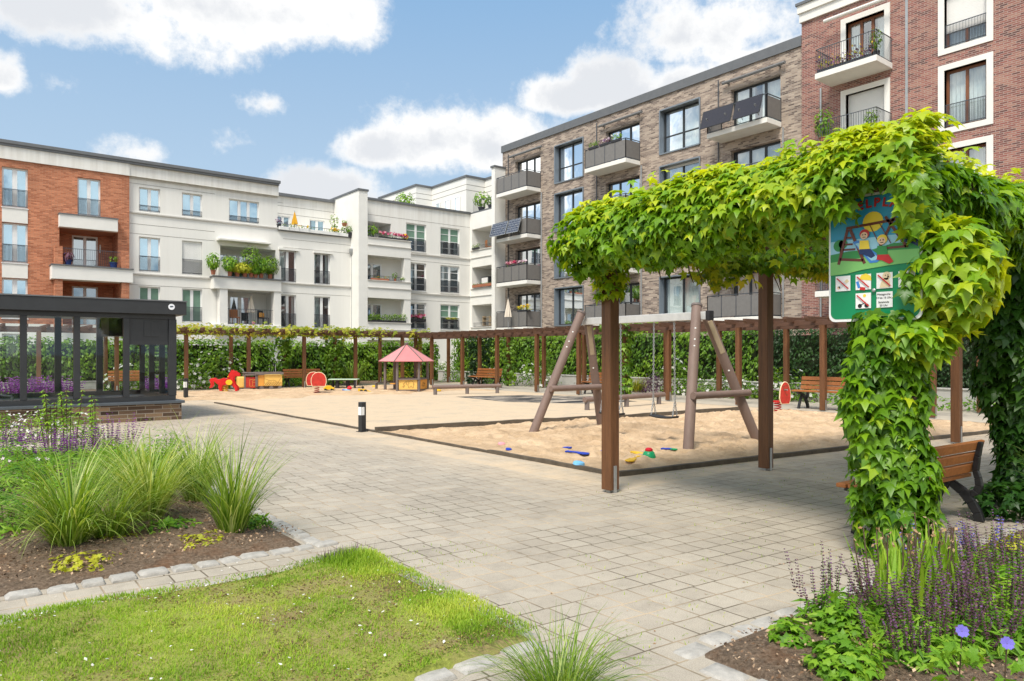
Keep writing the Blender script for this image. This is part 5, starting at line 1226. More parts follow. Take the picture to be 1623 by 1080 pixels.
def shovel(px0, py0, px1, py1, m, m2, label, w=.07):
    a, b = gnd(px0, py0), gnd(px1, py1); d = Vector((b[0] - a[0], b[1] - a[1], 0)); L = d.length; t = thing('toy_shovel', label, 'toy shovel', (*a, .065), math.atan2(d.y, d.x), 'toy shovels in the sand')
    mb = MB(); mb.tube([(0, 0, 0), (L * .62, 0, .012)], .014, 8); mb.tube([(0, -.035, 0), (0, .035, 0)], .014, 8); mb.build('handle', m2, t, smooth=True)
    mb = MB(); mb.prism([(L * .58, -w * .6), (L * .9, -w * .75), (L, 0), (L * .9, w * .75), (L * .58, w * .6)], (0, 0, .0), (1, 0, 0), (0, 1, 0), (0, 0, 1), .02); mb.build('blade', m, t, bevel=.006)
shovel(899, 722.5, 933, 728, m_blue, m_blue, 'long blue toy shovel lying near the front timber edge', .09)
shovel(893, 716.5, 906, 717.5, m_blue, m_blue, 'short blue toy shovel behind the long blue one', .06)
shovel(1050, 718, 1074, 720.5, m_grn, m_blue, 'toy shovel with a green blade and blue handle beside the right swing leg', .05)
shovel(1013, 731, 996, 740, m_yel, m_yel, 'yellow toy shovel lying in front of the yellow sieve', .09)
shovel(950, 723, 958, 723, m_blue, m_blue, 'blue toy shovel peeping out left of the near pergola post', .04)

# ================================================================ playground sign
sg = thing('playground_sign', 'green and blue playground rules sign with cartoon children, half hidden by creeper', 'sign', (5.42, 2.525, 1.79))
SW, SH = .68, .95
# local board coordinates: u to the right as seen by the viewer (towards -y), v up; board faces -x
def rrect(w, h, r, n=5):
    o = []
    for cx, cy, a0 in ((w / 2 - r, h - r, 0), (-w / 2 + r, h - r, 90), (-w / 2 + r, r, 180), (w / 2 - r, r, 270)):
        o += [(cx + r * math.cos(math.radians(a0 + 90 * k / n)), cy + r * math.sin(math.radians(a0 + 90 * k / n))) for k in range(n + 1)]
    return o
LAY = [0]
def sp(name, polys, m, parent, layer, th=.0012):
    mb = MB()
    for p in polys: mb.prism(p, (-.008 - layer * .0014, 0, 0), (0, -1, 0), (0, 0, 1), (-1, 0, 0), th)
    return mb.build(name, m, parent)
def col(name, c): return mat('print_' + name, c, .4, .03, 3)
k_white = col('white', (.78, .78, .77)); k_green = col('green', (.0, .22, .085)); k_lgreen = col('light_green', (.20, .50, .14)); k_hill = col('hill_green', (.03, .25, .06)); k_sky = col('sky_blue', (.03, .30, .50)); k_pale = col('pale_sky', (.30, .58, .72))
k_brown = col('brown', (.14, .035, .02)); k_yel = col('yellow', (.8, .6, .05)); k_red = col('red', (.5, .02, .02)); k_blue = col('blue', (.05, .22, .60)); k_skin = col('skin', (.75, .50, .33)); k_black = col('black', (.012, .012, .012)); k_dark = col('navy', (.01, .03, .12)); k_beige = col('beige', (.72, .58, .36))
mb = MB(); mb.prism(rrect(SW, SH, .05), (-.004, 0, 0), (0, -1, 0), (0, 0, 1), (1, 0, 0), .006); mb.prism(rrect(SW, SH, .05), (-.0065, 0, 0), (0, -1, 0), (0, 0, 1), (-1, 0, 0), .0012); bd = mb.build('board', k_white, sg)
inner = [(a * .955, .02 + b * .958) for a, b in rrect(SW, SH, .05)]
sp('green_field', [inner], k_green, bd, 0)
def clip(y0, y1, w=.65): return [(-w / 2, y0), (w / 2, y0), (w / 2, y1), (-w / 2, y1)]
sp('sky_field', [clip(.42, .90), [(-.30, .90), (.30, .90), (.28, .925), (-.28, .925)]], k_sky, bd, 1)
sp('horizon_band', [clip(.42, .62)], k_pale, bd, 2)
sp('hill', [[(-.325, .42), (.325, .42), (.325, .54), (.15, .56), (0, .53), (-.18, .535), (-.325, .52)]], k_hill, bd, 3)
sp('meadow', [[(-.325, .36), (-.2, .365), (-.08, .385), (.1, .40), (.325, .41), (.325, .50), (.1, .51), (-.1, .475), (-.325, .46)]], k_lgreen, bd, 4)
circ = lambda x, y, r, n=16, e=1.: [(x + r * math.cos(2 * math.pi * k / n), y + r * e * math.sin(2 * math.pi * k / n)) for k in range(n)]
sp('sun_disc', [circ(.0, .735, .075)], k_yel, bd, 4)
sp('tree_crown', [circ(-.255, .585, .045), circ(-.225, .595, .035)], k_hill, bd, 4); sp('tree_trunk', [[(-.252, .51), (-.24, .51), (-.243, .57), (-.25, .57)]], k_brown, bd, 4)
def bar(x0, y0, x1, y1, w):
    d = Vector((x1 - x0, y1 - y0)); n = Vector((-d.y, d.x)).normalized() * w / 2; return [(x0 - n.x, y0 - n.y), (x1 - n.x, y1 - n.y), (x1 + n.x, y1 + n.y), (x0 + n.x, y0 + n.y)]
sp('climbing_frame', [bar(-.19, .70, -.26, .44, .022), bar(-.17, .70, -.06, .43, .022), bar(-.25, .48, -.07, .455, .02), bar(-.225, .55, -.13, .545, .014), bar(-.215, .59, -.15, .585, .014), bar(-.2, .64, -.16, .635, .014),
                    bar(-.20, .71, .30, .735, .02), bar(.16, .76, .04, .52, .02), bar(.09, .76, .24, .52, .02), bar(.03, .53, .25, .525, .016)], k_brown, bd, 5)
sp('swing_rope', [bar(-.02, .71, .06, .54, .006), bar(.05, .715, .13, .56, .006), bar(.235, .73, .24, .64, .006)], k_brown, bd, 6)
sp('slide', [[(-.15, .60), (-.11, .61), (.075, .46), (.03, .43), (-.02, .43)]], k_blue, bd, 6); sp('slide_bed', [[(-.13, .585), (-.105, .59), (.045, .465), (.02, .447), (-.01, .447)]], k_pale, bd, 7)
def child(x, y, hair, shirt, legs):
    sp('child_figure', [[(x - .035, y), (x + .03, y - .005), (x + .04, y - .07), (x - .04, y - .065)]], shirt, bd, 8); sp('child_legs', [[(x - .035, y - .065), (x + .045, y - .07), (x + .08, y - .125), (x + .05, y - .14), (x - .0, y - .11), (x - .04, y - .10)]], legs, bd, 8)
    sp('child_hair', [circ(x, y + .045, .036)], hair, bd, 8); sp('child_face', [circ(x - .002, y + .033, .027)], k_skin, bd, 9); sp('child_eyes', [circ(x - .011, y + .04, .005, 8), circ(x + .008, y + .04, .005, 8), bar(x - .012, y + .022, x + .01, y + .021, .005)], k_black, bd, 10)
child(-.06, .605, k_red, k_yel, k_dark); child(.07, .55, k_yel, k_hill, k_red); child(.26, .66, k_brown, k_hill, k_dark)
def picto(x, y, w=.115, h=.115):
    return sp('pictogram', [[(x - w / 2, y), (x + w / 2, y), (x + w / 2, y + h), (x - w / 2, y + h)]], k_white, bd, 5)
for x in (-.225, -.07, .085, .24): picto(x, .235)
picto(-.07, .095); picto(.085, .095)
sp('cigarette', [bar(-.255, .26, -.205, .30, .024)], col('paper', (.6, .6, .58)), bd, 6); sp('cigarette_tip', [bar(-.205, .30, -.185, .316, .024)], k_beige, bd, 6); sp('hand', [circ(-.258, .262, .012, 10)], k_skin, bd, 6)
sp('helmet', [[(-.1, .315), (-.085, .345), (-.05, .355), (-.015, .335), (-.01, .30), (-.05, .305)]], k_yel, bd, 6); sp('ball_game', [bar(-.115, .30, -.10, .25, .02)], k_blue, bd, 6); sp('shoe', [bar(-.095, .247, -.055, .24, .022)], k_red, bd, 6)
sp('dog', [[(.05, .24), (.12, .24), (.125, .28), (.11, .31), (.085, .31), (.06, .28)], circ(.10, .325, .03)], k_beige, bd, 6); sp('dog_face', [circ(.092, .33, .004, 8), circ(.11, .33, .004, 8), circ(.112, .317, .007, 8)], k_black, bd, 7)
sp('ball', [circ(.245, .29, .042)], col('ball_grey', (.5, .5, .5)), bd, 6); sp('ball_patch', [circ(.245, .29, .014, 5), circ(.225, .268, .01, 5), circ(.268, .31, .01, 5), circ(.27, .268, .01, 5)], k_black, bd, 7)
sp('bicycle', [circ(-.095, .115, .016, 12), circ(-.045, .115, .016, 12), bar(-.095, .118, -.05, .14, .006)], k_black, bd, 6); sp('rider', [circ(-.06, .19, .012, 10)], k_yel, bd, 6)
for x, y in ((-.225, .235), (-.07, .235), (.085, .235), (.24, .235), (-.07, .095)): sp('prohibition_bar', [bar(x - .045, y + .10, x + .045, y + .015, .009)], k_red, bd, 11)
def lettering(txt, size, u, v, m, parent, layer, rot=0., bold=0.):
    cu = bpy.data.curves.new('lettering', 'FONT'); cu.body = txt; cu.size = size; cu.extrude = .0006; cu.align_x = 'CENTER'; cu.offset = bold
    tmp = link(bpy.data.objects.new('lettering', cu)); dg = bpy.context.evaluated_depsgraph_get(); me = bpy.data.meshes.new_from_object(tmp.evaluated_get(dg)); bpy.data.objects.remove(tmp)
    me.materials.clear(); me.materials.append(m); o = link(bpy.data.objects.new('lettering', me)); o.parent = parent; o.location = (-.0095 - layer * .0014, -u, v)
    o.rotation_euler = Matrix(((0, 0, -1), (-1, 0, 0), (0, 1, 0))).to_euler(); o.rotation_euler.rotate_axis('Z', rot); return o
for k, ch in enumerate('SPIELPLATZ'):
    f = (k - 4.5) / 4.5; lettering(ch, .088, f * .265, .845 - .075 * f * f, k_red, bd, 6, -f * .45, .003)
for k, (s_, z) in enumerate((('Mittagsruhe', .185), ('13 bis 15 Uhr', .160), ('Spielende', .128), ('20 Uhr', .104))): lettering(s_, .020, .08, z, k_black, bd, 6)
mb = MB(); mb.lathe([(.014, 0), (.014, .004), (.006, .008)], 12); o = mb.build('screw', m_galv, sg); o.location = (-.02, -.01, .225); o.rotation_euler = (0, math.radians(-90), 0)
mb = MB(); mb.box(.006, .30, -.04, .04, .2, .24); mb.box(.006, .30, -.04, .04, .72, .76); mb.build('bracket', m_galv, sg)
# ================================================================ planting
def foliage(name, P, N, T, size, shape, tint, m, parent): return np_mesh(name, *leaf_arrays(P, N, T, size, shape, tint)[:2], m, parent, leaf_arrays(P, N, T, size, shape, tint)[2]) if False else _fol(name, leaf_arrays(P, N, T, size, shape, tint), m, parent)
def _fol(name, arr, m, parent): return np_mesh(name, arr[0], arr[1], m, parent, arr[2])
DOWN = np.array([0, 0, -1.])
def clump_tint(P, k=3., spread=.5, mid=.45):
    return np.clip(mid + (vnoise(P[:, 0] * k + 31, P[:, 2] * k + P[:, 1] * k * .7, 9) - .5) * spread + NR.normal(0, .14, len(P)), 0, 1)
LEAF_PETAL = fan([(0, 0, 0), (.30, -.35, 0), (.46, -.72, 0), (.30, -1.0, -.03), (0, -.94, -.02), (-.30, -1.0, -.03), (-.46, -.72, 0), (-.30, -.35, 0)], (0, -.5, .02))
def flower_arrays(P, N, size, tint, petals=5, shape=LEAF_DIAM):
    N = unit(N); ref = unit(np.cross(N, rndv(len(P)))); oth = np.cross(N, ref); out = []
    for k in range(petals):
        a = 2 * math.pi * k / petals; out.append(leaf_arrays(P, N + .35 * (ref * math.cos(a) + oth * math.sin(a)) * -1, ref * math.cos(a) + oth * math.sin(a), size, shape, tint))
    return join(out)
def hedge(name, label, x0, x1, y0, y1, z0, z1, face, n, size, m):
    """trimmed hedge: leaves through the outer 25 cm of a twiggy core"""
    t = thing(name, label, 'hedge', ((x0 + x1) / 2, (y0 + y1) / 2, 0)); c = np.array([(x0 + x1) / 2, (y0 + y1) / 2, 0])
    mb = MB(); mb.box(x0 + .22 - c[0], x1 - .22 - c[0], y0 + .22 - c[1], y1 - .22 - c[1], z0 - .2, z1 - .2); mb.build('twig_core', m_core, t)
    nt = int(n * .22); u, v = rnd(n), rnd(n)
    if face == 'y':
        P = np.stack([x0 + (x1 - x0) * u, np.full(n, y0), z0 + (z1 - z0) * v], 1); out = np.array([0, -1., 0])
    else:
        P = np.stack([np.full(n, x0), y0 + (y1 - y0) * u, z0 + (z1 - z0) * v], 1); out = np.array([-1., 0, 0])
    along = P[:, 0] if face == 'y' else P[:, 1]
    dep = (vnoise(along * 1.6, P[:, 2] * 2.2, 21) - .45) * .32 + (vnoise(along * 5, P[:, 2] * 6, 22) - .5) * .2 + rnd(n, -.16, .05)
    P += out * dep[:, None]
    Q = np.stack([rnd(nt, x0, x1), rnd(nt, y0, y1), np.full(nt, z1)], 1); Q[:, 2] += (vnoise(Q[:, 0] * 1.7 + Q[:, 1], Q[:, 1] * 2, 23) - .5) * .22 + rnd(nt, -.12, .10)
    e = []
    for s, val in ((0, x0 if face == 'y' else y0), (1, x1 if face == 'y' else y1)):
        ne = max(30, int(n * .5 / max(1, (x1 - x0) if face == 'y' else (y1 - y0)))); E = np.stack([rnd(ne, x0, x1), rnd(ne, y0, y1), rnd(ne, z0, z1)], 1); E[:, 0 if face == 'y' else 1] = val + rnd(ne, -.1, .1); e.append(E)
    A = np.vstack([P, Q] + e); N = np.vstack([np.tile(out, (n, 1)), np.tile([0, 0, 1.], (nt, 1))] + [np.tile(out, (len(k), 1)) for k in e])
    N = unit(N + np.array([0, 0, .55]) + NR.normal(0, .5, A.shape)); T = DOWN + out * .5 + NR.normal(0, .5, A.shape)
    _fol('leaves', leaf_arrays(A - c, N, T, rnd(len(A), size * .7, size * 1.3), LEAF_OVAL, clump_tint(A, 1.4, .7)), m, t); return t
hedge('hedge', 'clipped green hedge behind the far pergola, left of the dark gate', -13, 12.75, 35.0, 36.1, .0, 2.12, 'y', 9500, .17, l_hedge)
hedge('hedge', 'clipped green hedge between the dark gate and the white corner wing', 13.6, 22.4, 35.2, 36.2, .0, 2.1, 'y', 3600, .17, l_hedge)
hedge('hedge', 'clipped bright green hedge on the low wall in front of the brown block', 22.95, 24, 14.6, 34.6, .55, 2.42, 'x', 7200, .15, l_hedge)
hedge('hedge', 'clipped very dark hedge on the low wall in front of the red block', 22.85, 24, -3, 14.5, .55, 2.36, 'x', 8200, .12, l_hedged)
w_ = thing('garden_wall', 'low pale concrete retaining wall under the right-hand hedges', 'wall'); mb = MB(); mb.box(22.2, 22.42, -4, 34.9, -.02, .52); mb.build('wall', m_plinth, w_, bevel=.01); mb = MB(); mb.box(22.17, 22.45, -4, 34.9, .522, .56); mb.build('coping', m_plinth, w_)
w_ = thing('garden_wall', 'low pale concrete wall along the foot of the far left hedge', 'wall'); mb = MB(); mb.box(-13, 12.7, 34.35, 34.55, -.02, .36); mb.build('wall', m_plinth, w_, bevel=.01); mb = MB(); mb.box(-13, 12.7, 34.33, 34.57, .362, .39); mb.build('coping', m_plinth, w_)
gt = thing('garden_gate', 'dark metal gate in the gap of the far hedge', 'gate', (13.15, 35.6, 0)); mb = MB()
for k in range(8): mb.box(-.4 + .1 * k, -.33 + .1 * k, -.015, .015, .08, 1.15)
mb.box(-.42, .42, .016, .04, .2, .26); mb.box(-.42, .42, .016, .04, .98, 1.04); mb.build('gate_leaf', m_dark, gt)
for s in (-.5, .46): mb = MB(); mb.box(s, s + .05, -.03, .03, -.02, 1.25); mb.build('gate_post', m_dark, gt)

# ---------------------------------------------------------------- creepers
def vine_stems(t, paths, r=.012):
    mb = MB()
    for p in paths: mb.tube(p, [r * (1 - .5 * k / (len(p) - 1)) for k in range(len(p))], 6)
    return mb.build('stem', m_bark, t, smooth=True)
def surf_leaves(P, out, size, mid, spread, updir=.55, jit=.33, young=0.):
    N = unit(out * .75 + np.array([0, 0, updir]) + NR.normal(0, jit, P.shape)); T = DOWN + out * .45 + NR.normal(0, .32, P.shape)
    return leaf_arrays(P, N, T, size, LEAF_VINE, np.clip(clump_tint(P, 2.4, spread, mid) + young, 0, 1))  # added tint: young leaves plus sunlight painted on the creeper's top
def profile(pts, t):
    pts = np.array(pts); seg = np.sqrt(np.sum(np.diff(pts, axis=0) ** 2, 1)); cum = np.concatenate([[0], np.cumsum(seg)]) / seg.sum()
    a = np.interp(t, cum, pts[:, 0]); b = np.interp(t, cum, pts[:, 1]); e = .03
    da = np.interp(t + e, cum, pts[:, 0]) - np.interp(t - e, cum, pts[:, 0]); db = np.interp(t + e, cum, pts[:, 1]) - np.interp(t - e, cum, pts[:, 1])
    return a, b, da, db
cv = thing('creeper', 'bright green creeper over the pergola end and the sign post', 'climbing plant', (5.72, 2.42, 0))
arr = []
def emit(P, out, size, mid=.45, spread=.6, keep=None, **k):
    m_ = np.ones(len(P), bool)
    # the leaves leave the sign free below a ragged fringe
    fr = np.where(P[:, 1] > 2.60, 2.54, 2.79) + (vnoise(P[:, 1] * 6, P[:, 1] * 0, 3) - .5) * .12
    m_ &= ~((P[:, 0] < 5.66) & (P[:, 1] > 2.265) & (P[:, 1] < 3.0) & (P[:, 2] < fr) & (P[:, 2] > 1.86))
    if keep is not None: m_ &= keep
    arr.append(surf_leaves(P[m_], out[m_], size[m_], mid, spread, **{a: (b[m_] if isinstance(b, np.ndarray) else b) for a, b in k.items()}))
ENDP = [(5.60, 2.50), (5.34, 2.50), (5.20, 2.62), (5.14, 2.80), (5.22, 3.0), (5.42, 3.13), (5.8, 3.18)]
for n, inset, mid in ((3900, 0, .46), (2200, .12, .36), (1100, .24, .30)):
    y = rnd(n, 2.15, 5.8); t = rnd(n) ** .9; a, b, da, db = profile(ENDP, t)
    out = unit(np.stack([-db, np.zeros(n), da], 1)); bulge = (vnoise(y * 1.5, b * 2.5, 31) - .45) * .15 + (vnoise(y * 4.5, b * 5, 32) - .5) * .09
    low = (vnoise(y * 2.2, y * 0 + 4, 33) - .5) * .10
    # the foliage thins and rises towards the far corner of the frame
    fall = np.clip((y - 4.7) / 1.1, 0, 1)
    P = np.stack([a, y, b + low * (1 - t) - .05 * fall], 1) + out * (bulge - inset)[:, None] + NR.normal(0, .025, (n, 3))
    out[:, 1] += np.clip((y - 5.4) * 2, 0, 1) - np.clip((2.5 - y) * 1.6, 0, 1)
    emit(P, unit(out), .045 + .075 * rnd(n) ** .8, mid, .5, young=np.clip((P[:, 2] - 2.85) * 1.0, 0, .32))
# top of the canopy
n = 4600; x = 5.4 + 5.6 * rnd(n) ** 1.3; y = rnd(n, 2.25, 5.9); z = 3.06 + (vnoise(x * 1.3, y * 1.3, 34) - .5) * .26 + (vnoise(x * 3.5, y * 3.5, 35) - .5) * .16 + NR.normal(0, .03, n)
emit(np.stack([x, y, z], 1), unit(np.stack([-.25 + 0 * x, -.05 + 0 * x, .6 + 0 * x], 1)), .045 + .075 * rnd(n), .70, .4, young=np.full(n, .17), updir=.5)  # paler tint puts sunlight on the canopy top into the leaf colour
# near edge of the canopy (faces the flower bed)
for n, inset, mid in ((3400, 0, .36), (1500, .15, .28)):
    x = rnd(n, 5.3, 11.4); t = rnd(n); a, b, da, db = profile([(2.5, 2.52), (2.3, 2.5), (2.2, 2.65), (2.17, 2.82), (2.24, 2.98), (2.5, 3.08)], t)
    out = unit(np.stack([np.zeros(n), -db, da], 1)); out = np.stack([np.clip(-(x - 5.7) * -0., 0, 0) - np.clip((5.6 - x) * 2, 0, 1), np.stack([-np.abs(db)], 1)[:, 0], da], 1); out = unit(out + 1e-6)
    bulge = (vnoise(x * 1.6, b * 2.5, 36) - .45) * .24
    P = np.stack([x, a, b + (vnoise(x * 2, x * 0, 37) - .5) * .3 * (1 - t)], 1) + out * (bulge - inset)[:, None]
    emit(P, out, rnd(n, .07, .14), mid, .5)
# shoots that stand up from the top
n = 420; x = 5.3 + rnd(n) * 4.5; y = rnd(n, 2.4, 5.8); c0 = np.floor(x * 2.5) + np.floor(y * 3) * 7; z = 3.13 + .16 * vnoise(x * 4, y * 4, 38) + rnd(n, -.05, .07)
emit(np.stack([x, y, z], 1), unit(rndv(n) * .5 + np.array([-.3, -.2, .6])), rnd(n, .07, .13), .7, .4, young=np.full(n, .15))
# fringe hanging from the far beam and under the rafters (small yellowed leaves)
vy = []
n = 1500; x = 5.5 + rnd(n) * 5.2; hang = (.18 + .42 * vnoise(x * 2.3, x * 0 + 2, 39) * np.clip(vnoise(x * .8, x * 0 + 7, 40) * 1.6, .2, 1)); P = np.stack([x, 5.5 - .08 * (x - 5.5) + NR.normal(0, .16, n), 2.92 - hang * rnd(n) ** .7 - .05], 1)
vy.append(surf_leaves(P, unit(np.tile([-.5, -.6, .1], (n, 1)) + NR.normal(0, .3, (n, 3))), rnd(n, .06, .12), .35, .9))
n = 1300; P = np.stack([rnd(n, 5.6, 10.4), rnd(n, 2.5, 5.6), 2.86 - .26 * rnd(n) ** 2], 1)
vd = [surf_leaves(P, unit(np.tile([-.3, -.4, .4], (n, 1)) + NR.normal(0, .4, (n, 3))), rnd(n, .08, .14), .4, .7)]
# the corner by the far post, with leaves wrapping the post head
n = 260; th = rnd(n, 0, 6.28); z = rnd(n, 2.18, 2.75); r = .10 + .12 * rnd(n) * np.clip((z - 2.0) / .5, .2, 1); P = np.stack([5.84 + r * np.cos(th), 5.62 + r * np.sin(th), z], 1); arr.append(surf_leaves(P, np.stack([np.cos(th), np.sin(th), 0 * th], 1), rnd(n, .06, .12), .42, .6))
# column round the sign post
for n, inset, mid in ((2500, 0, .46), (1300, .11, .34)):
    z = rnd(n, .03, 2.6); th = rnd(n, 0, 2 * math.pi)
    r = np.interp(z, [0, .25, .6, 1.0, 1.5, 1.9, 2.6], [.23, .235, .225, .23, .27, .31, .37]) + (vnoise(th * 1.9, z * 3, 41) - .5) * .16 - inset
    cxx = 5.72 + np.interp(z, [0, .5, 1.2, 2.6], [-.05, -.09, -.15, -.05]); cyy = 2.42 + np.interp(z, [0, .5, 1.2, 2.6], [.0, .05, .10, .05])
    P = np.stack([cxx + r * np.cos(th), cyy + r * np.sin(th), z], 1); emit(P, np.stack([np.cos(th), np.sin(th), 0 * th], 1), .045 + .08 * rnd(n), mid, .6)
# loose bulge beside the sign
n = 760; d = rndv(n); P = np.array([5.70, 2.10, 2.12]) + d * np.array([.34, .30, .40]) * (rnd(n, .5, 1.08)[:, None]); emit(P, d, rnd(n, .08, .15), .66, .4, young=np.full(n, .06))
n = 150; P = np.array([5.62, 2.35, 1.68]) + rndv(n) * np.array([.30, .26, .16]); emit(P, unit(P - np.array([5.72, 2.42, 1.6])), rnd(n, .10, .16), .7, .4)
_fol('foliage', join(arr), l_vine, cv).location = (-5.72, -2.42, 0)
_fol('yellow_fringe', join(vy), l_viney, cv).location = (-5.72, -2.42, 0)
_fol('shaded_foliage', join(vd), l_vine, cv).location = (-5.72, -2.42, 0)
paths = []
for k in range(5):
    a = k * 1.3; paths.append([(.11 * math.cos(a + z * 1.5), .11 * math.sin(a + z * 1.5), z) for z in np.linspace(0, 2.9, 12)])
for k in range(14):
    x0, y0 = R.uniform(-.1, 4), R.uniform(0, 3.5); paths.append([(x0 + .5 * j, y0 + .2 * math.sin(j + k), 2.98 + .05 * math.sin(j * 2 + k)) for j in range(4)])
for k in range(10):
    x0 = R.uniform(0, 3.4); paths.append([(x0 + .03 * math.sin(j + k), 3.1 - .03 * j, 2.75 - .09 * j) for j in range(5)])
vine_stems(cv, paths)
# dark creeper at the right edge
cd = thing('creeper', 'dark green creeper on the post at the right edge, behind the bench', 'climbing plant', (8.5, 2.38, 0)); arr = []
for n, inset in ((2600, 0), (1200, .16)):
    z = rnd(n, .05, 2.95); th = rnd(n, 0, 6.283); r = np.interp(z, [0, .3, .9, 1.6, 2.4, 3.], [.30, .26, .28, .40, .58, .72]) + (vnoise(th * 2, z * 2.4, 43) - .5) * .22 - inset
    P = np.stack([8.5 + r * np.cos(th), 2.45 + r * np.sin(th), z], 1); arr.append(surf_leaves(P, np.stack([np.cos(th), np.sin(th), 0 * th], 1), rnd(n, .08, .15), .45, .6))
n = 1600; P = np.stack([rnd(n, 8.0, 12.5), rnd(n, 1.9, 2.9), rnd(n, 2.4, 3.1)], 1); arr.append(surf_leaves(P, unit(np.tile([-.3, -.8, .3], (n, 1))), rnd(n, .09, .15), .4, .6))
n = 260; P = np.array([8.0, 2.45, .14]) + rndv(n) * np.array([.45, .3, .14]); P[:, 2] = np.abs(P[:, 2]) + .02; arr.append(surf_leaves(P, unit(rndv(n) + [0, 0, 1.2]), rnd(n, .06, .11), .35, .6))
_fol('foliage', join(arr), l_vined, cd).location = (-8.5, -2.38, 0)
vine_stems(cd, [[(.1 * math.cos(a + z * 1.2), .1 * math.sin(a + z * 1.2), z) for z in np.linspace(0, 2.9, 10)] for a in (0, 1.6, 3.1, 4.7)])
def post_creeper(x, y, h, r, n, m, label, size=.13, top=None, tm=None):
    t = thing('creeper', label, 'climbing plant', (x, y, 0)); z = rnd(n, .05, h); th = rnd(n, 0, 6.283); rr_ = r * np.interp(z / h, [0, .3, .7, 1], [1.15, .9, .8, 1.3]) * (.7 + .6 * vnoise(th * 1.5 + x, z * 3, 44)) + rnd(n, -.08, .04)
    P = np.stack([rr_ * np.cos(th), rr_ * np.sin(th), z], 1); _fol('foliage', surf_leaves(P, np.stack([np.cos(th), np.sin(th), 0 * th], 1), rnd(n, size * .7, size * 1.3), .45, .7), m, t)
    vine_stems(t, [[(.09 * math.cos(a + zz), .09 * math.sin(a + zz), zz) for zz in np.linspace(0, h, 6)] for a in (0, 2.1, 4.2)])
    if top:
        x0, x1, y0, y1, k = top; P = np.stack([rnd(k, x0, x1) - x, rnd(k, y0, y1) - y, 2.62 + NR.normal(0, .09, k)], 1); P[:, 2] -= .3 * (rnd(k) ** 3); P[:, 2] += .12 * (vnoise(P[:, 0] * 2, P[:, 1] * 2, 45) - .5)
        _fol('shoots', surf_leaves(P, unit(rndv(k) * .5 + np.array([-.2, -.4, .7])), rnd(k, .09, .17), .45, .8), tm or l_viney, t)
    return t
post_creeper(12.65, 33.4, 2.5, .30, 420, l_hedge, 'green creeper wrapping the far pergola post behind the red drum rider', .15, (7.2, 15.4, 30.6, 32.6, 1500))
post_creeper(15.2, 33.4, 2.5, .36, 520, l_hedge, 'bushy green creeper on the far pergola post behind the play table', .15, (15.2, 17.2, 30.7, 32.3, 260))
post_creeper(18.5, 30.9, 2.5, .12, 60, l_viney, 'small yellow creeper clump on the corner where the two far pergolas meet', .15, (18.0, 19.1, 30.6, 31.3, 130))
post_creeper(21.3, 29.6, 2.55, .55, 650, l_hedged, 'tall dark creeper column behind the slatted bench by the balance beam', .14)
post_creeper(18.5, 17.15, 2.35, .25, 380, l_hedge, 'green creeper hanging on the right pergola post behind the swings', .13, (17.9, 20.0, 16.5, 18.4, 240), l_hedge)
post_creeper(20.9, 26.6, 2.3, .30, 260, l_hedge, 'loose green creeper on the right pergola post beyond the balance beam', .14)

# ---------------------------------------------------------------- shrubs and perennials
def bush(name, label, cat, x, y, rx, ry, h, n, m, size, flowers=None, group=None, shape=LEAF_OVAL, z0=0., upright=.3, mid=.45, top=0.):
    t = thing(name, label, cat, (x, y, z0), 0, group); d = rndv(n); d[:, 2] = np.abs(d[:, 2]); rad = rnd(n, .45, 1.0) ** .6
    lump = .75 + .5 * vnoise(d[:, 0] * 2.5 + x, d[:, 1] * 2.5 + d[:, 2] * 2 + y, 46)
    P = d * np.array([rx, ry, h]) * (rad * lump)[:, None]; P[:, 2] += .02
    _fol('foliage', leaf_arrays(P, unit(d + np.array([0, 0, .6]) + NR.normal(0, .45, (n, 3))), d * .6 + np.array([0, 0, upright]) + NR.normal(0, .4, (n, 3)), rnd(n, size * .7, size * 1.3), shape, clump_tint(P + [x, y, 0], 5, .6, mid)), m, t)
    mb = MB()
    for k in range(5): q = Vector((R.uniform(-.5, .5) * rx, R.uniform(-.5, .5) * ry, h * .8)); mb.tube([(q.x * .2, q.y * .2, -.03), (q.x * .7, q.y * .7, h * .4), tuple(q)], [.008, .006, .003], 5)
    mb.build('stem', m_bark, t)
    if flowers:
        fm, k, s = flowers; d = rndv(k); d[:, 2] = np.abs(d[:, 2]); P = d * np.array([rx, ry, h]) * (.88 + .25 * vnoise(d[:, 0] * 2.5 + x, d[:, 1] * 2.5 + d[:, 2] * 2 + y, 46))[:, None]; P += NR.normal(0, .02, P.shape)
        _fol('blossoms', flower_arrays(P, unit(d + [-.2, -.5, .3]), rnd(k, s * .7, s * 1.2), clump_tint(P, 3, .6, .5)), fm, t)
    return t
RG = 'white rose bushes along the pergolas'
for (px, dep, rx, h, nf, lab) in ((297, 33.2, .8, 1.0, 40, 'white rose bush behind the bollard at the pavilion'), (345, 33.0, 1.15, 1.75, 80, 'tall white rose bush left of the play train engine'), (205, 33.0, 1.0, 1.1, 60, 'white rose bush seen through the pavilion glass'), (700, 37, .8, 1.0, 30, 'white rose bush right of the playhouse')):
    y = dep; x = fy(y, px)[0]; bush('rose_bush', lab, 'rose bush', x, y, rx, .6, h, 620, l_hedge, .13, (l_white, int(nf * .7), .085), RG)
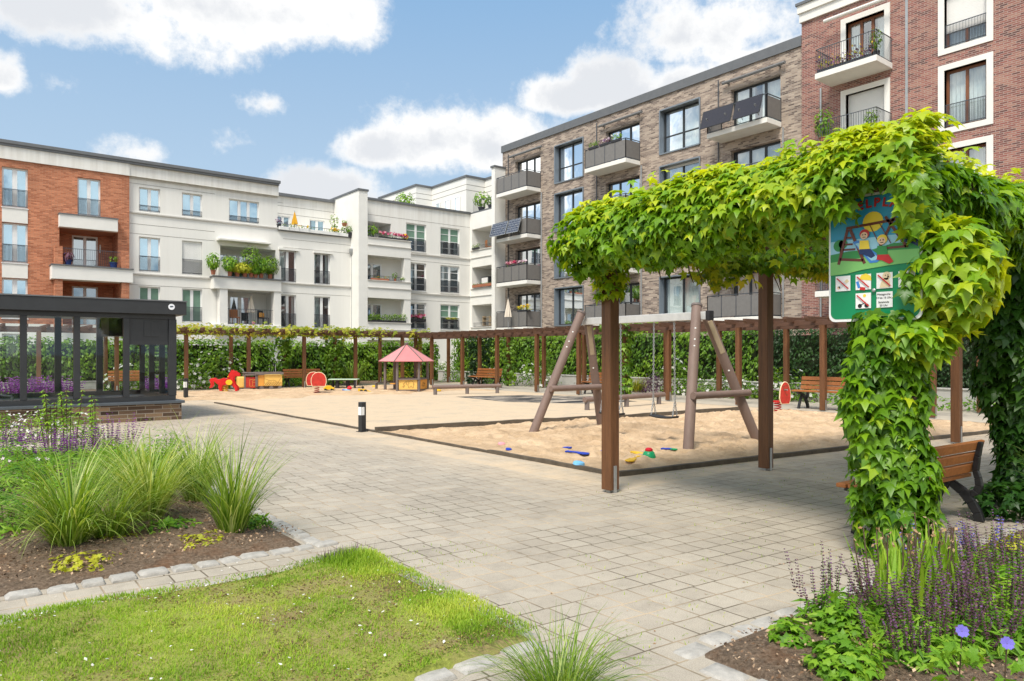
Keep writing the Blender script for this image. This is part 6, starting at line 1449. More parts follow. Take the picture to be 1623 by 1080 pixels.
for (px, X, rx, h, nf, lab) in ((790, 21.6, .9, .9, 26, 'white rose bush left of the left swing leg'), (842, 21.6, 1.0, 1.1, 60, 'big white rose bush seen left of the sloping swing leg'), (868, 21.3, .6, 1.5, 24, 'tall thin rose bush climbing a back post near the swing leg'), (1068, 21.4, .7, 1.3, 30, 'white rose bush seen between the swing chains'),
                                (1100, 21.6, .8, .7, 26, 'low white rose bush right of the swing seat'), (1150, 21.5, .8, .7, 46, 'low white rose bush under the swing cross bar'), (1180, 21.5, .5, .6, 36, 'low white rose bush left of the second near pergola post'), (1255, 21.6, .9, .9, 46, 'white rose bush behind the red oval spring rider'), (1225, 21.8, .6, 1.1, 20, 'rose bush right of the second near pergola post')):
    y = fx(X, px)[0]; bush('rose_bush', lab, 'rose bush', X, y, .6, rx, h, 480, l_hedge, .11, (l_white, int(nf * .7), .075), RG)
SG = 'low green shrubs under the pergolas'
for (px, dep, m, h, rx, lab) in ((417, 33.6, l_bed, .55, 1.1, 'low green shrub behind the play train wagon'), (466, 33.8, l_bed, .5, .8, 'low green shrub left of the drum spring rider'), (630, 34.2, l_yellowbush, .9, .9, 'golden-leaved shrub behind the playhouse'), (370, 33.5, l_bed, .4, 1.5, 'low spreading shrub left of the play train'), (240, 33.4, l_bed, .45, 1.6, 'low spreading shrub behind the pavilion')):
    bush('shrub', lab, 'shrub', fy(dep, px)[0], dep, rx, .5, h, 420, m, .13, None, SG)
for (px, X, m, h, rx, lab) in ((720, 21.6, l_bed, .95, .8, 'rounded green shrub left of the slatted bench by the balance beam'), (935, 21.7, l_hedged, 1.1, .7, 'dark green shrub behind the near pergola post'), (1310, 21.7, l_bed, .45, 2.2, 'low green shrub under the orange slatted bench'), (1500, 21.4, l_bed, .35, 2.4, 'strip of low green plants before the dark hedge')):
    bush('shrub', lab, 'shrub', X, fx(X, px)[0], .5, rx, h, 460, m, .11, None, SG)
bush('lavender', 'faded lavender bush right of the green creeper on the right pergola', 'lavender', 21.0, fx(21.0, 1035)[0], .5, .6, .8, 420, l_faded, .14, None, None, LEAF_LANCE, 0, 1.)
def grass(name, label, x, y, n, ln, spread, wid, m=l_grass, group=None, th=(.05, .55), bend=(.5, 1.7), base=.09, mid=.45, z0=.03):
    t = thing(name, label, 'ornamental grass', (x, y, z0), 0, group); a = rnd(n, 0, 6.283); r = base * np.sqrt(rnd(n)); B = np.stack([r * np.cos(a), r * np.sin(a), 0 * a], 1)
    az = a + NR.normal(0, .7, n); L = ln * (.35 + .8 * rnd(n) ** .7)
    _fol('blades', blades(B, az, L, rnd(n, *th) * spread, rnd(n, *bend) * spread, wid * rnd(n, .5, 1.4), np.clip(mid + NR.normal(0, .26, n), 0, 1), 7), m, t)
    mb = MB(); mb.lathe([(base * .9, -.05), (base, .02), (base * .6, .07)], 10); mb.build('root_crown', m_soil, t); return t
OG = 'ornamental grass clumps in the left bed'
def g_at(px, py): return gnd(px, py)
for (px, py, n, ln, sp_, lab, mid) in ((112, 880, 480, .98, 1.25, 'arching grass clump at the front left of the left bed', .42), (236, 838, 500, 1.0, 1.15, 'pale arching grass clump in the middle of the left bed', .62), (368, 856, 240, .95, .85, 'upright grass clump at the bed corner by the path', .4),
                                      (310, 800, 380, .92, 1.15, 'grass clump behind the upright corner grass', .5), (200, 800, 300, .85, 1.15, 'grass clump behind the pale middle grass', .5), (175, 866, 200, .75, 1.3, 'small grass clump between the front left and middle grasses', .45)):
    grass('ornamental_grass', lab, *g_at(px, py), n, ln, sp_, .0115, l_grass, OG, mid=mid)
grass('ornamental_grass', 'fine green grass tuft cut off by the bottom edge of the picture', 2.06, 2.28, 620, .44, 1.15, .0045, l_grass, None, (.1, .8), (.5, 1.6), .10, .3)
grass('ornamental_grass', 'bright green grass at the foot of the dark creeper', 8.0, 1.85, 420, .85, .95, .008, l_grass, None, mid=.5)
grass('ornamental_grass', 'green grass clump beyond the play table', *fy(33.2, 560)[:1], 33.2, 240, 1.2, .9, .03, l_grass, None, mid=.4, base=.3)
grass('ornamental_grass', 'straw-coloured grass before the low wall behind the swings', 21.6, fx(21.6, 1012)[0], 260, .7, 1.1, .02, l_viney, None, base=.25)
def leafy(name, label, cat, x, y, r, h, n, m, size, shape=LEAF_LANCE, group=None, **k): return bush(name, label, cat, x, y, r, r, h, n, m, size, None, group, shape, 0, .9, **k)
def salvia(label, x, y, r, h, stems, fm, lm=l_bed, group=None, florets=7, leaves=300, lsize=.06, fs=.02):
    t = thing('salvia', label, 'salvia', (x, y, .02), 0, group); a = rnd(stems, 0, 6.283); rr_ = r * np.sqrt(rnd(stems)); B = np.stack([rr_ * np.cos(a), rr_ * np.sin(a), 0 * a], 1)
    lean = NR.normal(0, .16, (stems, 3)) + B * .25 / max(r, .1) * .5; lean[:, 2] = 1; lean = unit(lean); Hh = h * rnd(stems, .7, 1.1)
    V = blades(B, a, Hh, np.arctan2(np.hypot(lean[:, 0], lean[:, 1]), lean[:, 2]), rnd(stems, -.1, .15), np.full(stems, .0055), np.full(stems, .25), 3); _fol('stem', V, lm, t)
    th0 = np.arctan2(np.hypot(lean[:, 0], lean[:, 1]), lean[:, 2]); hd = np.stack([np.cos(a) * np.sin(th0), np.sin(a) * np.sin(th0), np.cos(th0)], 1)
    out = []
    for f in np.linspace(.46, 1.0, florets):
        for k in range(4):
            an = rnd(stems, 0, 6.283); o = np.stack([np.cos(an), np.sin(an), .5 + 0 * an], 1); P = B + hd * (Hh * f)[:, None]
            out.append(leaf_arrays(P, unit(o[:, [1, 0, 2]] * [1, -1, 1]), o, np.full(stems, fs * (1.5 - .8 * f)), LEAF_DIAM, np.clip(rnd(stems, .1, .8) + (f - .8) * .5, 0, 1)))
    _fol('flower_spike', join(out), fm, t)
    n = leaves; d = rndv(n); d[:, 2] = np.abs(d[:, 2]); P = d * np.array([r * 1.15, r * 1.15, h * .52]) * (rnd(n) ** .4)[:, None]
    _fol('foliage', leaf_arrays(P, unit(d + [0, 0, .7] + NR.normal(0, .4, (n, 3))), d * .7 + [0, 0, .5] + NR.normal(0, .3, (n, 3)), rnd(n, lsize * .7, lsize * 1.3), LEAF_LANCE, clump_tint(P + [x, y, 0], 6, .6)), lm, t); return t
# left bed, back rows
PG = 'purple salvia clumps in the left bed'
for (px, py, r, h, st, lab) in ((10, 735, .35, .62, 34, 'purple salvia at the left picture edge'), (55, 742, .4, .5, 26, 'purple salvia left of the tall leafy stems'), (95, 738, .42, .50, 30, 'purple salvia in front of the tall leafy stems'), (140, 738, .40, .48, 30, 'purple salvia between the tall leafy stems and the brick corner'), (178, 728, .26, .60, 46, 'dense bright purple salvia nearest the path')):
    x, y = gnd(px, py); salvia(lab, x, y, r, h, int(st * .8), l_purple, l_bed, PG, 9, 420, .09, .026)
for k, (px, py, r, h, lab) in enumerate(((30, 790, .55, .42, 'low leafy mound at the left edge behind the front grass'), (110, 775, .62, .40, 'low leafy mound in front of the purple salvia'), (190, 752, .5, .34, 'low leafy mound by the path edge of the left bed'), (238, 748, .36, .24, 'small leafy mound reaching over the path edge'), (160, 800, .5, .36, 'low leafy mound behind the pale middle grass'), (270, 775, .35, .25, 'small leafy mound behind the upright corner grass'), (10, 850, .42, .36, 'leafy mound left of the front left grass'))):
    x, y = gnd(px, py); leafy('leafy_perennial', lab, 'perennial', x, y, r, h, 850, l_bed, .085, group='leafy mounds in the left bed', mid=.5)
for k, (px, py, nf, m, lab) in enumerate(((25, 775, 34, l_pinkp, 'pale pink phlox at the left edge'), (60, 700, 60, l_white, 'row of white blossoms behind the purple salvia'), (5, 700, 46, l_white, 'white blossoms at the left edge behind the salvia'), (125, 705, 36, l_white, 'white blossoms beside the tall leafy stems'), (258, 745, 16, l_pinkp, 'small pink blossoms behind the grass at the path edge'))):
    x, y = gnd(px, py); bush('phlox', lab, 'phlox', x, y, .42, .42, .52, 420, l_bed, .08, (m, nf, .03), 'blossoming phlox in the left bed', LEAF_LANCE, 0, .8)
def tall_stem(label, x, y, h, n=9):
    t = thing('tall_perennial', label, 'tall perennial', (x, y, .02), 0, 'tall leafy stems before the pavilion'); mb = MB(); out = []
    for k in range(n):
        a, r = R.uniform(0, 6.28), R.uniform(.02, .22); p0 = np.array([r * .5 * math.cos(a), r * .5 * math.sin(a), 0]); p1 = np.array([r * math.cos(a), r * math.sin(a), h * R.uniform(.75, 1.05)]); mb.tube([tuple(p0), tuple(p1)], .007, 5)
        for f in np.linspace(.4, 1, 9):
            b = rnd(5, 0, 6.283); o = np.stack([np.cos(b), np.sin(b), .3 + 0 * b], 1); out.append(leaf_arrays(np.tile(p0 + (p1 - p0) * f, (5, 1)), unit(o * [.3, .3, 0] + [0, 0, 1]), o, np.full(5, .11 * (1.2 - .6 * f)), LEAF_LANCE, rnd(5, .4, .9)))
    mb.build('stem', m_bark, t); _fol('leaves', join(out), l_bed, t)
for px, py, h, lab in ((85, 715, .92, 'broad group of tall leafy stems before the pavilion base'), (108, 713, 1.02, 'tallest leafy stems before the pavilion base'), (152, 722, .98, 'single tall stem with whorled leaves before the pavilion base')):
    x, y = gnd(px, py); tall_stem(lab, x, y, h, 4 if px > 150 else 7)
CM = 'purple catmint seen through the pavilion glass'
for px, lab in ((14, 'purple catmint behind the leftmost pavilion pane'), (55, 'purple catmint behind the second pavilion pane'), (78, 'purple catmint left of a dark back column of the pavilion')):
    x = fy(27, px)[0]; salvia(lab, x, 27.0, .8, .75, 60, l_purple, l_bed, CM, 6, 260, .14, .07)
# right bed
FG = 'faded salvia clumps in the right bed'
for (x, y, r, h, st, lab) in ((3.86, 2.02, .17, .42, 12, 'faded salvia at the left tip of the right bed'), (4.12, 1.80, .18, .42, 16, 'faded salvia left of the iris leaves'), (4.0, 1.55, .26, .38, 26, 'faded salvia in front of the iris leaves'), (4.6, 1.45, .28, .42, 28, 'faded salvia at the right of the iris leaves'), (5.1, 1.5, .3, .46, 30, 'faded salvia at the right picture edge'), (4.2, 1.3, .25, .44, 26, 'faded salvia behind the violet cranesbill'), (5.6, 1.75, .3, .4, 26, 'faded salvia under the cobbles at the right'), (3.75, 1.55, .2, .34, 16, 'faded salvia among the lowest leaves')):
    salvia(lab, x, y, r, h, int(st * 1.6), l_faded, l_bed, FG, 13, 620, .075, .017)
for (x, y, r, h, lab) in ((5.15, 2.0, .22, .34, 'violet salvia right of the withered irises'), (5.9, 2.0, .2, .3, 'violet salvia beside the cobbles at the right edge')): salvia(lab, x, y, r, h, 11, l_viol, l_bed, 'violet salvia clumps in the right bed', 8, 160, .06, .02)
def iris(label, x, y, n, h):
    t = thing('iris', label, 'iris', (x, y, .02), 0, 'withered irises in the right bed'); a = rnd(n, 0, 6.283); B = np.stack([rnd(n, -.16, .16), rnd(n, -.12, .12), 0 * a], 1)
    _fol('leaf_blades', blades(B, a, h * rnd(n, .7, 1.1), rnd(n, .02, .3), rnd(n, .0, .5), rnd(n, .032, .048), rnd(n, .55, 1.), 5), l_bed, t)
    k = 9; P = np.stack([rnd(k, -.18, .18), rnd(k, -.14, .14), h * rnd(k, .85, 1.15)], 1); V = []
    for j in range(3): V.append(leaf_arrays(P + NR.normal(0, .012, P.shape), rndv(k), DOWN + rndv(k) * .8, rnd(k, .018, .034), LEAF_OVAL, rnd(k)))
    _fol('withered_flower', join(V), l_dry, t); mb = MB()
    for p in P: mb.tube([(p[0] * .6, p[1] * .6, -.02), tuple(p)], .004, 5)
    mb.build('stem', m_grn if False else m_bark, t)
for x, y, lab in ((4.62, 1.93, 'withered iris directly below the creeper column'), (4.9, 1.92, 'withered iris right of the creeper column foot'), (4.36, 1.95, 'withered iris left of the creeper column foot'), (4.75, 1.82, 'withered iris nearest the faded salvia')): iris(lab, x, y, 34, .43)
for (x, y, r, h, n, lab) in ((3.48, 2.06, .12, .12, 130, 'low cranesbill leaves beside the cobbles'), (3.36, 1.70, .19, .17, 250, 'low cranesbill leaves at the bottom edge of the right bed'), (3.75, 1.9, .16, .2, 240, 'fresh green leaves left of the faded salvia')): leafy('leafy_perennial', lab, 'perennial', x, y, r, h, n, l_bed, .045, LEAF_VINE, 'low leaves at the front of the right bed')
def cranesbill(label, x, y, h):
    t = thing('cranesbill', label, 'flower', (x, y, .02), 0, 'violet cranesbill flowers'); mb = MB(); mb.tube([(.02, .03, -.03), (.01, .01, h * .6), (0, 0, h)], .003, 5); mb.build('stem', m_bark, t)
    _fol('petals', flower_arrays(np.array([[0, 0, h]]), np.array([[-.75, -.55, .55]]), np.array([.027]), np.array([.55]), shape=LEAF_PETAL), l_viol, t); arr = []
    for k in range(5):
        a = 2 * math.pi * k / 5 + .6
    n = 40; P = rndv(n) * [.12, .12, .1] + [0, 0, h * .5]; _fol('leaves', leaf_arrays(P, unit(rndv(n) + [0, 0, 1]), rndv(n), rnd(n, .03, .06), LEAF_VINE, rnd(n, .3, .8)), l_bed, t)
cranesbill('violet cranesbill flower, the left of two at the bottom right', 3.36, 1.20, .36); cranesbill('violet cranesbill flower, the right of two at the bottom right', 3.42, 1.055, .34)
leafy('leafy_perennial', 'pale budding leaves at the bottom right corner', 'perennial', 3.05, 1.02, .2, .22, 220, l_bed, .04, LEAF_OVAL)
leafy('leafy_perennial', 'yellow-green flower heads beside the cobbles at the right edge', 'perennial', 6.35, 1.95, .18, .2, 120, l_yellowbush, .05, LEAF_OVAL)
# yellow lady's mantle along the left bed's front
for px, py, lab in ((180, 872, 'yellowish low leaves between the two big left grasses'), (320, 868, 'yellowish low leaves left of the upright corner grass'), (130, 902, 'sparse yellow leaves at the bed front')):
    x, y = gnd(px, py); leafy('leafy_perennial', lab, 'perennial', x, y, .24, .10, 170, l_yellowbush, .035, LEAF_VINE, 'yellowish low leaves in the left bed')
for px, py, r, h, m, lab in ((60, 845, .3, .2, l_bed, 'low green leaves behind the front left grass'), (268, 852, .26, .14, l_bed, 'low green leaves below the pale middle grass'), (400, 840, .16, .10, l_bed, 'small green seedling by the bed corner')):
    x, y = gnd(px, py); leafy('leafy_perennial', lab, 'perennial', x, y, r, h, 300, m, .06, LEAF_OVAL, 'low green leaves in the left bed')
# ---------------------------------------------------------------- lawn
def lawn():
    n = 90000; x = rnd(n, -.35, 2.52); y = rnd(n, 2.96, 4.95); d = vnoise(x * 1.7, y * 1.7, 51) * .6 + vnoise(x * 5, y * 5, 52) * .4; keep = rnd(n) < np.clip((d - .18) * 2.8, .2, 1)
    x, y, d = x[keep], y[keep], d[keep]; n = len(x); L = (.013 + .032 * np.clip(d - .25, 0, 1)) * rnd(n, .6, 1.6); corner = np.exp(-((x - 2.33) ** 2 + (y - 4.72) ** 2) / .03); L *= 1 + 2.2 * corner
    z = .02 + .05 * vnoise(x * 1.3, y * 1.3, 5) + .03 * vnoise(x * 4, y * 4, 6) - .004
    a = blades(np.stack([x, y, z], 1), rnd(n, 0, 6.283), L, rnd(n, .1, .9), rnd(n, .3, 1.4), rnd(n, .003, .0055), np.clip(.05 + .9 * vnoise(x * 2.3, y * 2.3, 53) + NR.normal(0, .2, n), 0, 1), 2)
    o = _fol('grass', a, l_lawn, None); o['kind'] = 'stuff'
    n = 20000; x = rnd(n, -.35, 2.46); y = rnd(n, 3.0, 4.86); d = vnoise(x * 1.7, y * 1.7, 51) * .6 + vnoise(x * 5, y * 5, 52) * .4; k = d < .46 + .2 * vnoise(x * 9, y * 9, 61); x, y = x[k], y[k]; n = len(x)
    P = np.stack([x, y, .022 + .05 * vnoise(x * 1.3, y * 1.3, 5) + .03 * vnoise(x * 4, y * 4, 6) + rnd(n, 0, .012)], 1); o = _fol('moss', leaf_arrays(P, unit(rndv(n) * .7 + [0, 0, 1]), rndv(n), rnd(n, .008, .02), LEAF_DIAM, rnd(n)), l_moss, None); o['kind'] = 'stuff'
    n = 260; x = rnd(n, -.2, 2.6); y = rnd(n, 2.95, 5.7); P = np.stack([x, y, .045 + .05 * vnoise(x * 1.3, y * 1.3, 5) + .03 * vnoise(x * 4, y * 4, 6)], 1); P[:, 2] = np.where(y > 4.9, .012, P[:, 2])
    o = _fol('fallen_petals', leaf_arrays(P, unit(rndv(n) * .5 + [0, 0, 1]), rndv(n), rnd(n, .008, .026), LEAF_OVAL, rnd(n)), l_white, None); o['kind'] = 'stuff'
    n = 170; x = 2.30 + NR.normal(0, .11, n); y = 4.84 + NR.normal(0, .04, n); a = blades(np.stack([x, y, 0 * x + .03], 1), rnd(n, 0, 6.28), rnd(n, .07, .14), rnd(n, 0, .3), rnd(n, 0, .4), np.full(n, .005), rnd(n), 3); o = _fol('grass_seed_heads', a, l_faded, None); o['kind'] = 'stuff'
    n = 12000; side = rnd(n) < .65; x = np.where(side, rnd(n, -1.5, 2.3), rnd(n, 2.95, 6)); y = np.where(side, rnd(n, 5.6, 8.2), rnd(n, .8, 2.2)); P = np.stack([x, y, .035 + .06 * vnoise(x * 1.3, y * 1.3, 5) + .036 * vnoise(x * 4, y * 4, 6)], 1); o = _fol('bark_mulch', leaf_arrays(P, unit(rndv(n) * .7 + [0, 0, 1]), rndv(n), rnd(n, .008, .03), LEAF_DIAM, rnd(n)), leaf_mat('mulch_chip', (.05, .03, .018), (.20, .12, .07), (.50, .36, .24), .0, .9, .1), None); o['kind'] = 'stuff'
    n = 1500; x = rnd(n, 2.4, 14); y = rnd(n, 2.5, 9) ; P = np.stack([x, y, 0 * x + .004], 1); o = _fol('leaf_litter', leaf_arrays(P, unit(rndv(n) * .25 + [0, 0, 1]), rndv(n), rnd(n, .006, .022), LEAF_DIAM, rnd(n)), l_dry, None); o['kind'] = 'stuff'
def joint_weeds():
    """moss and seedlings growing in the paving joints, thickest along the kerbs"""
    n = 2600; e = rnd(n) < .45; k = np.floor(rnd(n, 0, 40)); x = np.where(e, 2.62 + rnd(n) ** 3 * 1.2, 2.6 + .207 * k); y = np.where(e, rnd(n, 2.4, 8), rnd(n, 2.45, 6)); g = vnoise(x * 1.3, y * 1.3, 71) > .52; x, y = x[g], y[g]; n = len(x)
    a = blades(np.stack([x, y, 0 * x], 1), rnd(n, 0, 6.28), rnd(n, .008, .03), rnd(n, .2, 1.), rnd(n, .2, 1.), np.full(n, .004), rnd(n), 2); o = _fol('joint_weeds', a, l_lawn, None); o['kind'] = 'stuff'
lawn(); joint_weeds()
# ---------------------------------------------------------------- plants and furniture on the balconies
def pot_plant(label, p, r, h, leaf, pot, n=90, flowers=None, ph=.25, pr=.14, name='potted_plant', group=None, shape=LEAF_OVAL, size=.10):
    t = thing(name, label, 'potted plant', p, 0, group); mb = MB(); mb.lathe([(pr * .75, 0), (pr, ph), (pr * 1.08, ph), (pr * 1.08, ph + .03), (pr * .9, ph + .03), (0, ph)], 12); mb.build('pot', pot, t, smooth=True)
    d = rndv(n); P = d * np.array([r, r, h / 2]) * (rnd(n, .3, 1) ** .5)[:, None] + [0, 0, ph + h / 2]; _fol('foliage', leaf_arrays(P, unit(d + [0, 0, .5]), d + [0, 0, .3], rnd(n, size * .7, size * 1.4), shape, rnd(n, .1, .9)), leaf, t)
    if flowers: fm, k, s = flowers; d = rndv(k); P = d * np.array([r, r, h / 2]) + [0, 0, ph + h / 2]; _fol('blossoms', flower_arrays(P, unit(d + [-.3, -.3, .2]), np.full(k, s), rnd(k)), fm, t)
    mb = MB(); mb.tube([(0, 0, ph * .8), (0, 0, ph + h * .7)], .012, 5); mb.build('stem', m_bark, t); return t
def planter(label, p, axis, ln, h, leaf, boxm, n, flowers=None, bh=.2, bw=.2, up=.0, name='planter_box', group=None, size=.09):
    t = thing(name, label, 'planter', p, 0, group); mb = MB(); a, b = (ln / 2, bw / 2) if axis == 'x' else (bw / 2, ln / 2); mb.box(-a, a, -b, b, 0, bh); mb.build('box', boxm, t, bevel=.01)
    if n: P = np.stack([rnd(n, -a, a), rnd(n, -b - .05, b + .05), bh + h * rnd(n) * (.5 + .5 * vnoise(rnd(n, 0, 6), rnd(n), 3))], 1); _fol('foliage', leaf_arrays(P, unit(rndv(n) + [-.3, -.4, .7]), rndv(n) + [0, 0, .3], rnd(n, size * .7, size * 1.4), LEAF_OVAL, rnd(n, .1, .9)), leaf, t)
    if flowers: fm, k, s = flowers; P = np.stack([rnd(k, -a, a), rnd(k, -b - .08, b), bh + h * rnd(k, .5, 1.05)], 1); _fol('blossoms', flower_arrays(P, unit(rndv(k) + [-.4, -.6, .4]), rnd(k, s * .7, s * 1.3), rnd(k)), fm, t)
    return t
def parasol(label, p, h, cloth, r=.22):
    t = thing('folded_parasol', label, 'parasol', p, 0, 'folded parasols'); mb = MB(); mb.tube([(0, 0, .05), (0, 0, h + .05)], .022, 8); mb.build('pole', m_galv, t, smooth=True); mb = MB(); mb.lathe([(.2, 0), (.2, .04), (.05, .07)], 12); mb.build('foot', m_dark, t, smooth=True)
    mb = MB(); n = 16; rings = []
    for k, (f, q) in enumerate(((.42, 1.), (.6, .75), (.8, .4), (.97, .12), (1.0, .03))):
        i = len(mb.v); rings.append(i)
        for j in range(n): a = 2 * math.pi * j / n; rr_ = r * q * (1 if j % 2 else .68); mb.v.append((rr_ * math.cos(a), rr_ * math.sin(a), h * f))
    for k in range(len(rings) - 1):
        for j in range(n): j2 = (j + 1) % n; mb.face(rings[k] + j, rings[k] + j2, rings[k + 1] + j2, rings[k + 1] + j)
    mb.build('cloth', cloth, t)
def chair(label, p, rot, m, cush=None):
    t = thing('balcony_chair', label, 'chair', p, rot, None); mb = MB(); mb.box(-.24, .24, -.24, .24, .38, .44); mb.build('seat', m, t, bevel=.02); mb = MB(); mb.box(-.24, .24, .2, .26, .44, .88); mb.build('backrest', m, t, bevel=.02); leg0 = None
    for x in (-.2, .2):
        for y in (-.2, .2): mb = MB(); mb.box(x - .02, x + .02, y - .02, y + .02, 0, .38); mb.build('leg', m, t)
    if cush: mb = MB(); mb.box(-.18, .18, .05, .19, .46, .74); mb.build('cushion', cush, t, bevel=.05)
YB = 42.0
p_ = lambda px, Y, z: (fy(Y, px)[0], Y, z)
pot_plant('spiky plant in a dark blue pot at the left of the brick loggia', p_(108, YB, 5.95), .22, .5, l_faded, m_potblue, 60, None, .24, .16, shape=LEAF_LANCE, size=.25)
pot_plant('plant in a bright blue glazed pot at the right of the brick loggia', p_(180, YB, 5.95), .2, .4, l_hedge, m_potblue, 60, None, .26, .19)
for px, r, h, m, lab in ((338, .28, .95, l_bed, 'yellow-green plant spilling left of the balcony pier'), (364, .34, .9, l_bed, 'tall plant at the left of the overgrown white loggia'), (376, .3, .55, l_yellowbush, 'yellow-green plant in the overgrown white loggia'), (388, .34, .6, l_yellowbush, 'broad yellow-green plant in the overgrown white loggia'), (398, .46, 1.5, l_hedge, 'small tree rising in the middle of the overgrown white loggia'), (414, .38, .9, l_bed, 'bushy green plant right of the small loggia tree'), (428, .40, 1.05, l_hedge, 'tall green plant beside the right balcony pier'), (405, .26, .45, l_bed, 'low green plant below the small loggia tree')):
    pot_plant(lab, p_(px, 42.25 if px > 345 else 42.0, 5.95), r * 1.35, h * 1.12, m, m_pot, int(420 * r / .3), None, .22, .14, size=.13)
parasol('folded cream parasol in the lower white loggia', p_(398, 42.9, 3.22), 1.75, m_parasol, .24); chair('dark wicker chair with an orange cushion in the lower white loggia', p_(417, 42.8, 3.22), .5, m_iron, m_orap)
chair('brown wooden chair at the left of the lower white loggia', p_(372, 42.9, 3.22), 0, m_bench); pot_plant('pink pot at the foot of the folded cream parasol', p_(402, 42.5, 3.22), .1, .12, l_hedge, m_pinkt, 20, None, .16, .1)
for k in range(7):
    px = 450.5 + k * 15.5; labs = ['first', 'second', 'third', 'fourth', 'fifth', 'sixth', 'seventh']; planter(f'white planter box on the roof terrace edge, {labs[k]} from the left', p_(px, 42.72, 9.0), 'x', .66, .22, l_hedge, m_potwhite, (12, 25, 18, 6, 4, 50, 10)[k], (l_yflow, (0, 6, 5, 0, 0, 24, 0)[k], .07) if k in (1, 2, 5) else None, .2, .18, group='white planter boxes on the roof terrace')
pot_plant('reddish shrub in a black pot at the left end of the roof terrace', p_(441, 42.9, 9.0), .26, .5, l_faded, m_potdark, 90, None, .3, .17)
pot_plant('green shrub in a black pot at the right end of the roof terrace', p_(555, 42.75, 8.98), .24, .5, l_hedge, m_potdark, 110, None, .28, .18); pot_plant('dark green shrub beside the black pot on the roof terrace', p_(546, 42.9, 8.98), .28, .6, l_hedge, m_potdark, 110, None, .2, .15)
pot_plant('ball-headed standard tree on the roof terrace', p_(530, 43.2, 8.95), .28, 1.35, l_hedge, m_potdark, 150, None, .3, .2); pot_plant('terracotta pot plant hung on the tower wall above the terrace', p_(546, 43.2, 9.75), .2, .35, l_hedge, m_pot, 40, None, .16, .17)
parasol('folded yellow parasol on the roof terrace', p_(467, 43.2, 8.95), 1.35, m_parasoly, .2)
Y2 = 41.95
pot_plant('bushy plant at the left of the topmost bay loggia', p_(590, Y2, 8.98), .42, .85, l_bed, m_potdark, 160, None, .1, .14, size=.13); planter('long planter of pink and white blossoms on the topmost bay loggia', p_(622, 41.78, 9.0), 'x', 2.0, .3, l_hedge, m_potdark, 90, (l_pinkred, 60, .10), .1, .16); pot_plant('yellow and orange flowers at the right corner of the topmost bay loggia', p_(642, 41.8, 9.02), .18, .3, l_hedge, m_pot, 30, (l_yflow, 16, .1), .1, .1)
pot_plant('leggy green plant on the middle bay loggia', p_(626, 41.8, 6.26), .2, .5, l_hedge, m_pot, 60, None, .14, .1); pot_plant('small green plant at the right of the middle bay loggia', p_(638, 41.8, 6.26), .17, .25, l_hedge, m_potwhite, 60, (l_white, 6, .06), .1, .1)
planter('clay-coloured planter with small plants on the middle bay loggia', p_(602, 41.78, 6.26), 'x', 1.3, .16, l_hedge, m_pot, 30, (l_yflow, 5, .05), .12, .14)
planter('long dense boxwood planter on the lowest bay loggia', p_(613, 41.74, 3.56), 'x', 2.75, .48, l_hedge, m_potdark, 620, None, .12, .24, size=.10)
planter('flower box of pink geraniums on a white block window', (wa[0] + .72, 42.62, 3.72), 'x', 1.35, .28, l_hedge, m_potdark, 50, (l_pinkred, 46, .11), .16, .18); planter('green flower box on the corner window of the white block', ((wb[0] + wb[1]) / 2, 42.62, 3.8), 'x', 1.0, .2, l_yellowbush, m_potdark, 70, None, .12, .18)
W_ = lambda y, z, d=.0: (29.8 + d, y, z)
planter('row of terracotta pots on the middle loggia of the corner wing', (29.88, 41.2, 6.24), 'y', 2.3, .1, l_hedge, m_pot, 40, None, .2, .14); planter('dark planter with a green plant on the topmost loggia of the corner wing', (29.88, 42.0, 8.98), 'y', .8, .35, l_hedge, m_potdark, 60, None, .12, .14); chair('brown chair on the topmost loggia of the corner wing', (30.5, 41.2, 8.7), 1.2, m_bench)
bx = thing('garden_cabinet', 'dark framed white cabinet on the middle loggia of the corner wing', 'cabinet', (30.5, 41.4, 5.9)); mb = MB(); mb.box(-.25, .25, -.45, .45, 0, 1.1); mb.build('body', m_dark, bx, bevel=.02); mb = MB(); mb.box(-.27, -.252, -.36, .36, .08, 1.02); mb.build('door', m_potwhite, bx)
sh = thing('plant_shelf', 'small wooden plant shelf on the lowest loggia of the corner wing', 'shelf', (30.4, 41.3, 3.2)); mb = MB()
for z in (.3, .62, .9): mb.box(-.15, .15, -.4, .4, z, z + .03)
mb.build('shelf_board', m_oldwood, sh)
for y in (-.4, .38): mb = MB(); mb.box(-.15, .15, y - .02, y + .02, 0, 1.0); mb.build('side_board', m_oldwood, sh)
pot_plant('clump of tall green plants on the white block roof edge', (*fy(46, 642)[:1], 46.0, 11.75), .7, 1.3, l_bed, m_potdark, 220, None, .3, .3, size=.2); pot_plant('spreading green plant on the roof terrace of the corner wing', (30.4, 42.0, 11.72), .6, 1.3, l_bed, m_potdark, 200, None, .3, .25, size=.18); pot_plant('small green plant on the roof terrace of the corner wing', (30.4, 40.9, 11.72), .4, .8, l_bed, m_potdark, 110, None, .3, .2, size=.15)
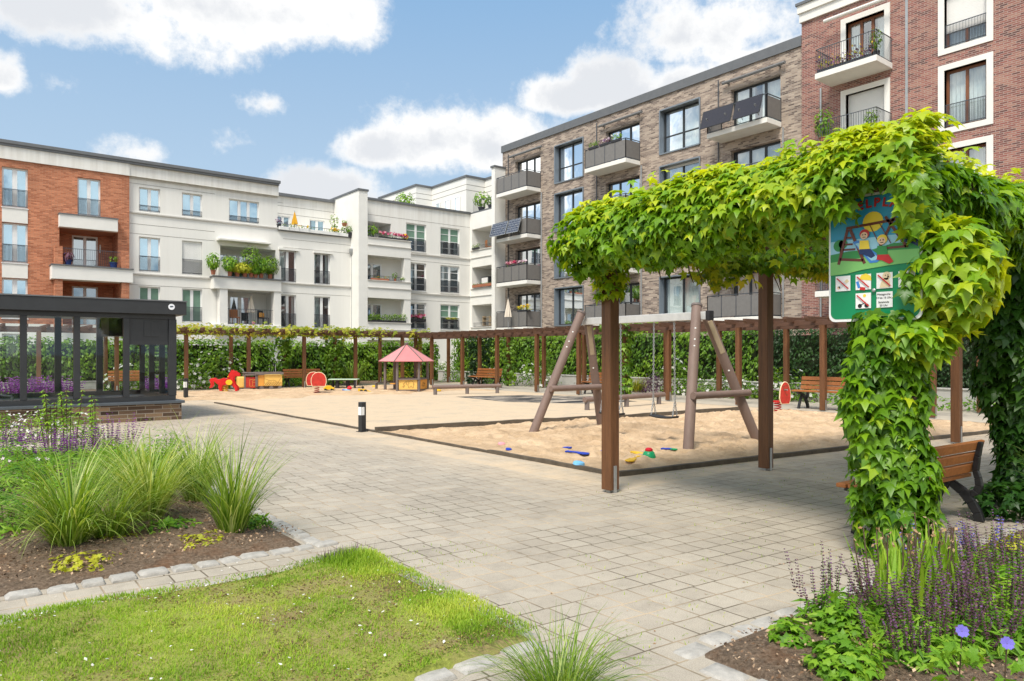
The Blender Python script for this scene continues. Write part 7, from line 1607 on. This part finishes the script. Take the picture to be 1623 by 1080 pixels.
# brown block
planter('planter of red geraniums on a brown block balcony beside the corner wing', (29.62, 37.6, fl[2] + .95), 'y', .9, .25, l_hedge, m_potdark, 20, (l_pinkred, 40, .12), .1, .16); planter('planter of pink geraniums on a brown block balcony beside the corner wing', (29.62, 36.4, fl[2] + .97), 'y', .6, .22, l_hedge, m_potdark, 20, (l_pinkp, 24, .1), .1, .16)
parasol('folded cream parasol on the lowest balcony beside the corner wing', (29.0, 37.1, fl[3] - .25), 2.1, m_parasol, .26); planter('yellow-flowered planter on the lowest balcony beside the corner wing', (29.6, 36.2, fl[3] + .95), 'y', 1.2, .35, l_yellowbush, m_potdark, 90, (l_yflow, 20, .09), .1, .16)
for y, m, f, lab in ((29.8, l_hedge, None, 'green planter at the left of the topmost middle balcony'), (28.9, l_faded, (l_pinkp, 10, .07), 'reddish planter in the middle of the topmost middle balcony'), (28.0, l_bed, (l_white, 8, .06), 'lush planter with white blossoms at the right of the topmost middle balcony')): planter(lab, (29.58, y, fl[0] + 1.02), 'y', .7, .32, m, m_potdark, 90, f, .14, .18, group='planter boxes on the topmost middle balcony')
chair('pink folding chair on a brown block balcony beside the corner wing', (30.1, 36.3, fl[2]), 2., m_pinkt)
# red block
planter('long planter of red and green foliage on the upper red block balcony', (29.42, 14.9, flD[0] - .02), 'y', 2.3, .62, l_faded, m_potdark, 260, (l_yflow, 16, .05), .16, .22, size=.1); planter('green foliage mixed into the upper red block balcony planter', (29.5, 15.1, flD[0] + .05), 'y', 2.0, .5, l_yellowbush, m_potdark, 160, None, .1, .16)
pot_plant('trailing grey-green plant at the right corner of the upper red block balcony', (29.5, 13.65, flD[0] - .02), .22, 1.0, l_hedge, m_potdark, 140, None, .2, .14); pot_plant('small tree in a clay pot at the left end of the lower red block balcony', (29.5, 15.85, flD[1] - .02), .42, 1.35, l_bed, m_pot, 260, None, .35, .18, size=.13); pot_plant('low plant beside the small tree on the lower red block balcony', (29.5, 15.2, flD[1] - .02), .3, .5, l_hedge, m_pot, 100, None, .2, .14); pot_plant('grey-leaved plant at the right end of the lower red block balcony', (29.55, 13.85, flD[1] - .02), .32, .9, l_hedge, m_potdark, 170, None, .25, .18)
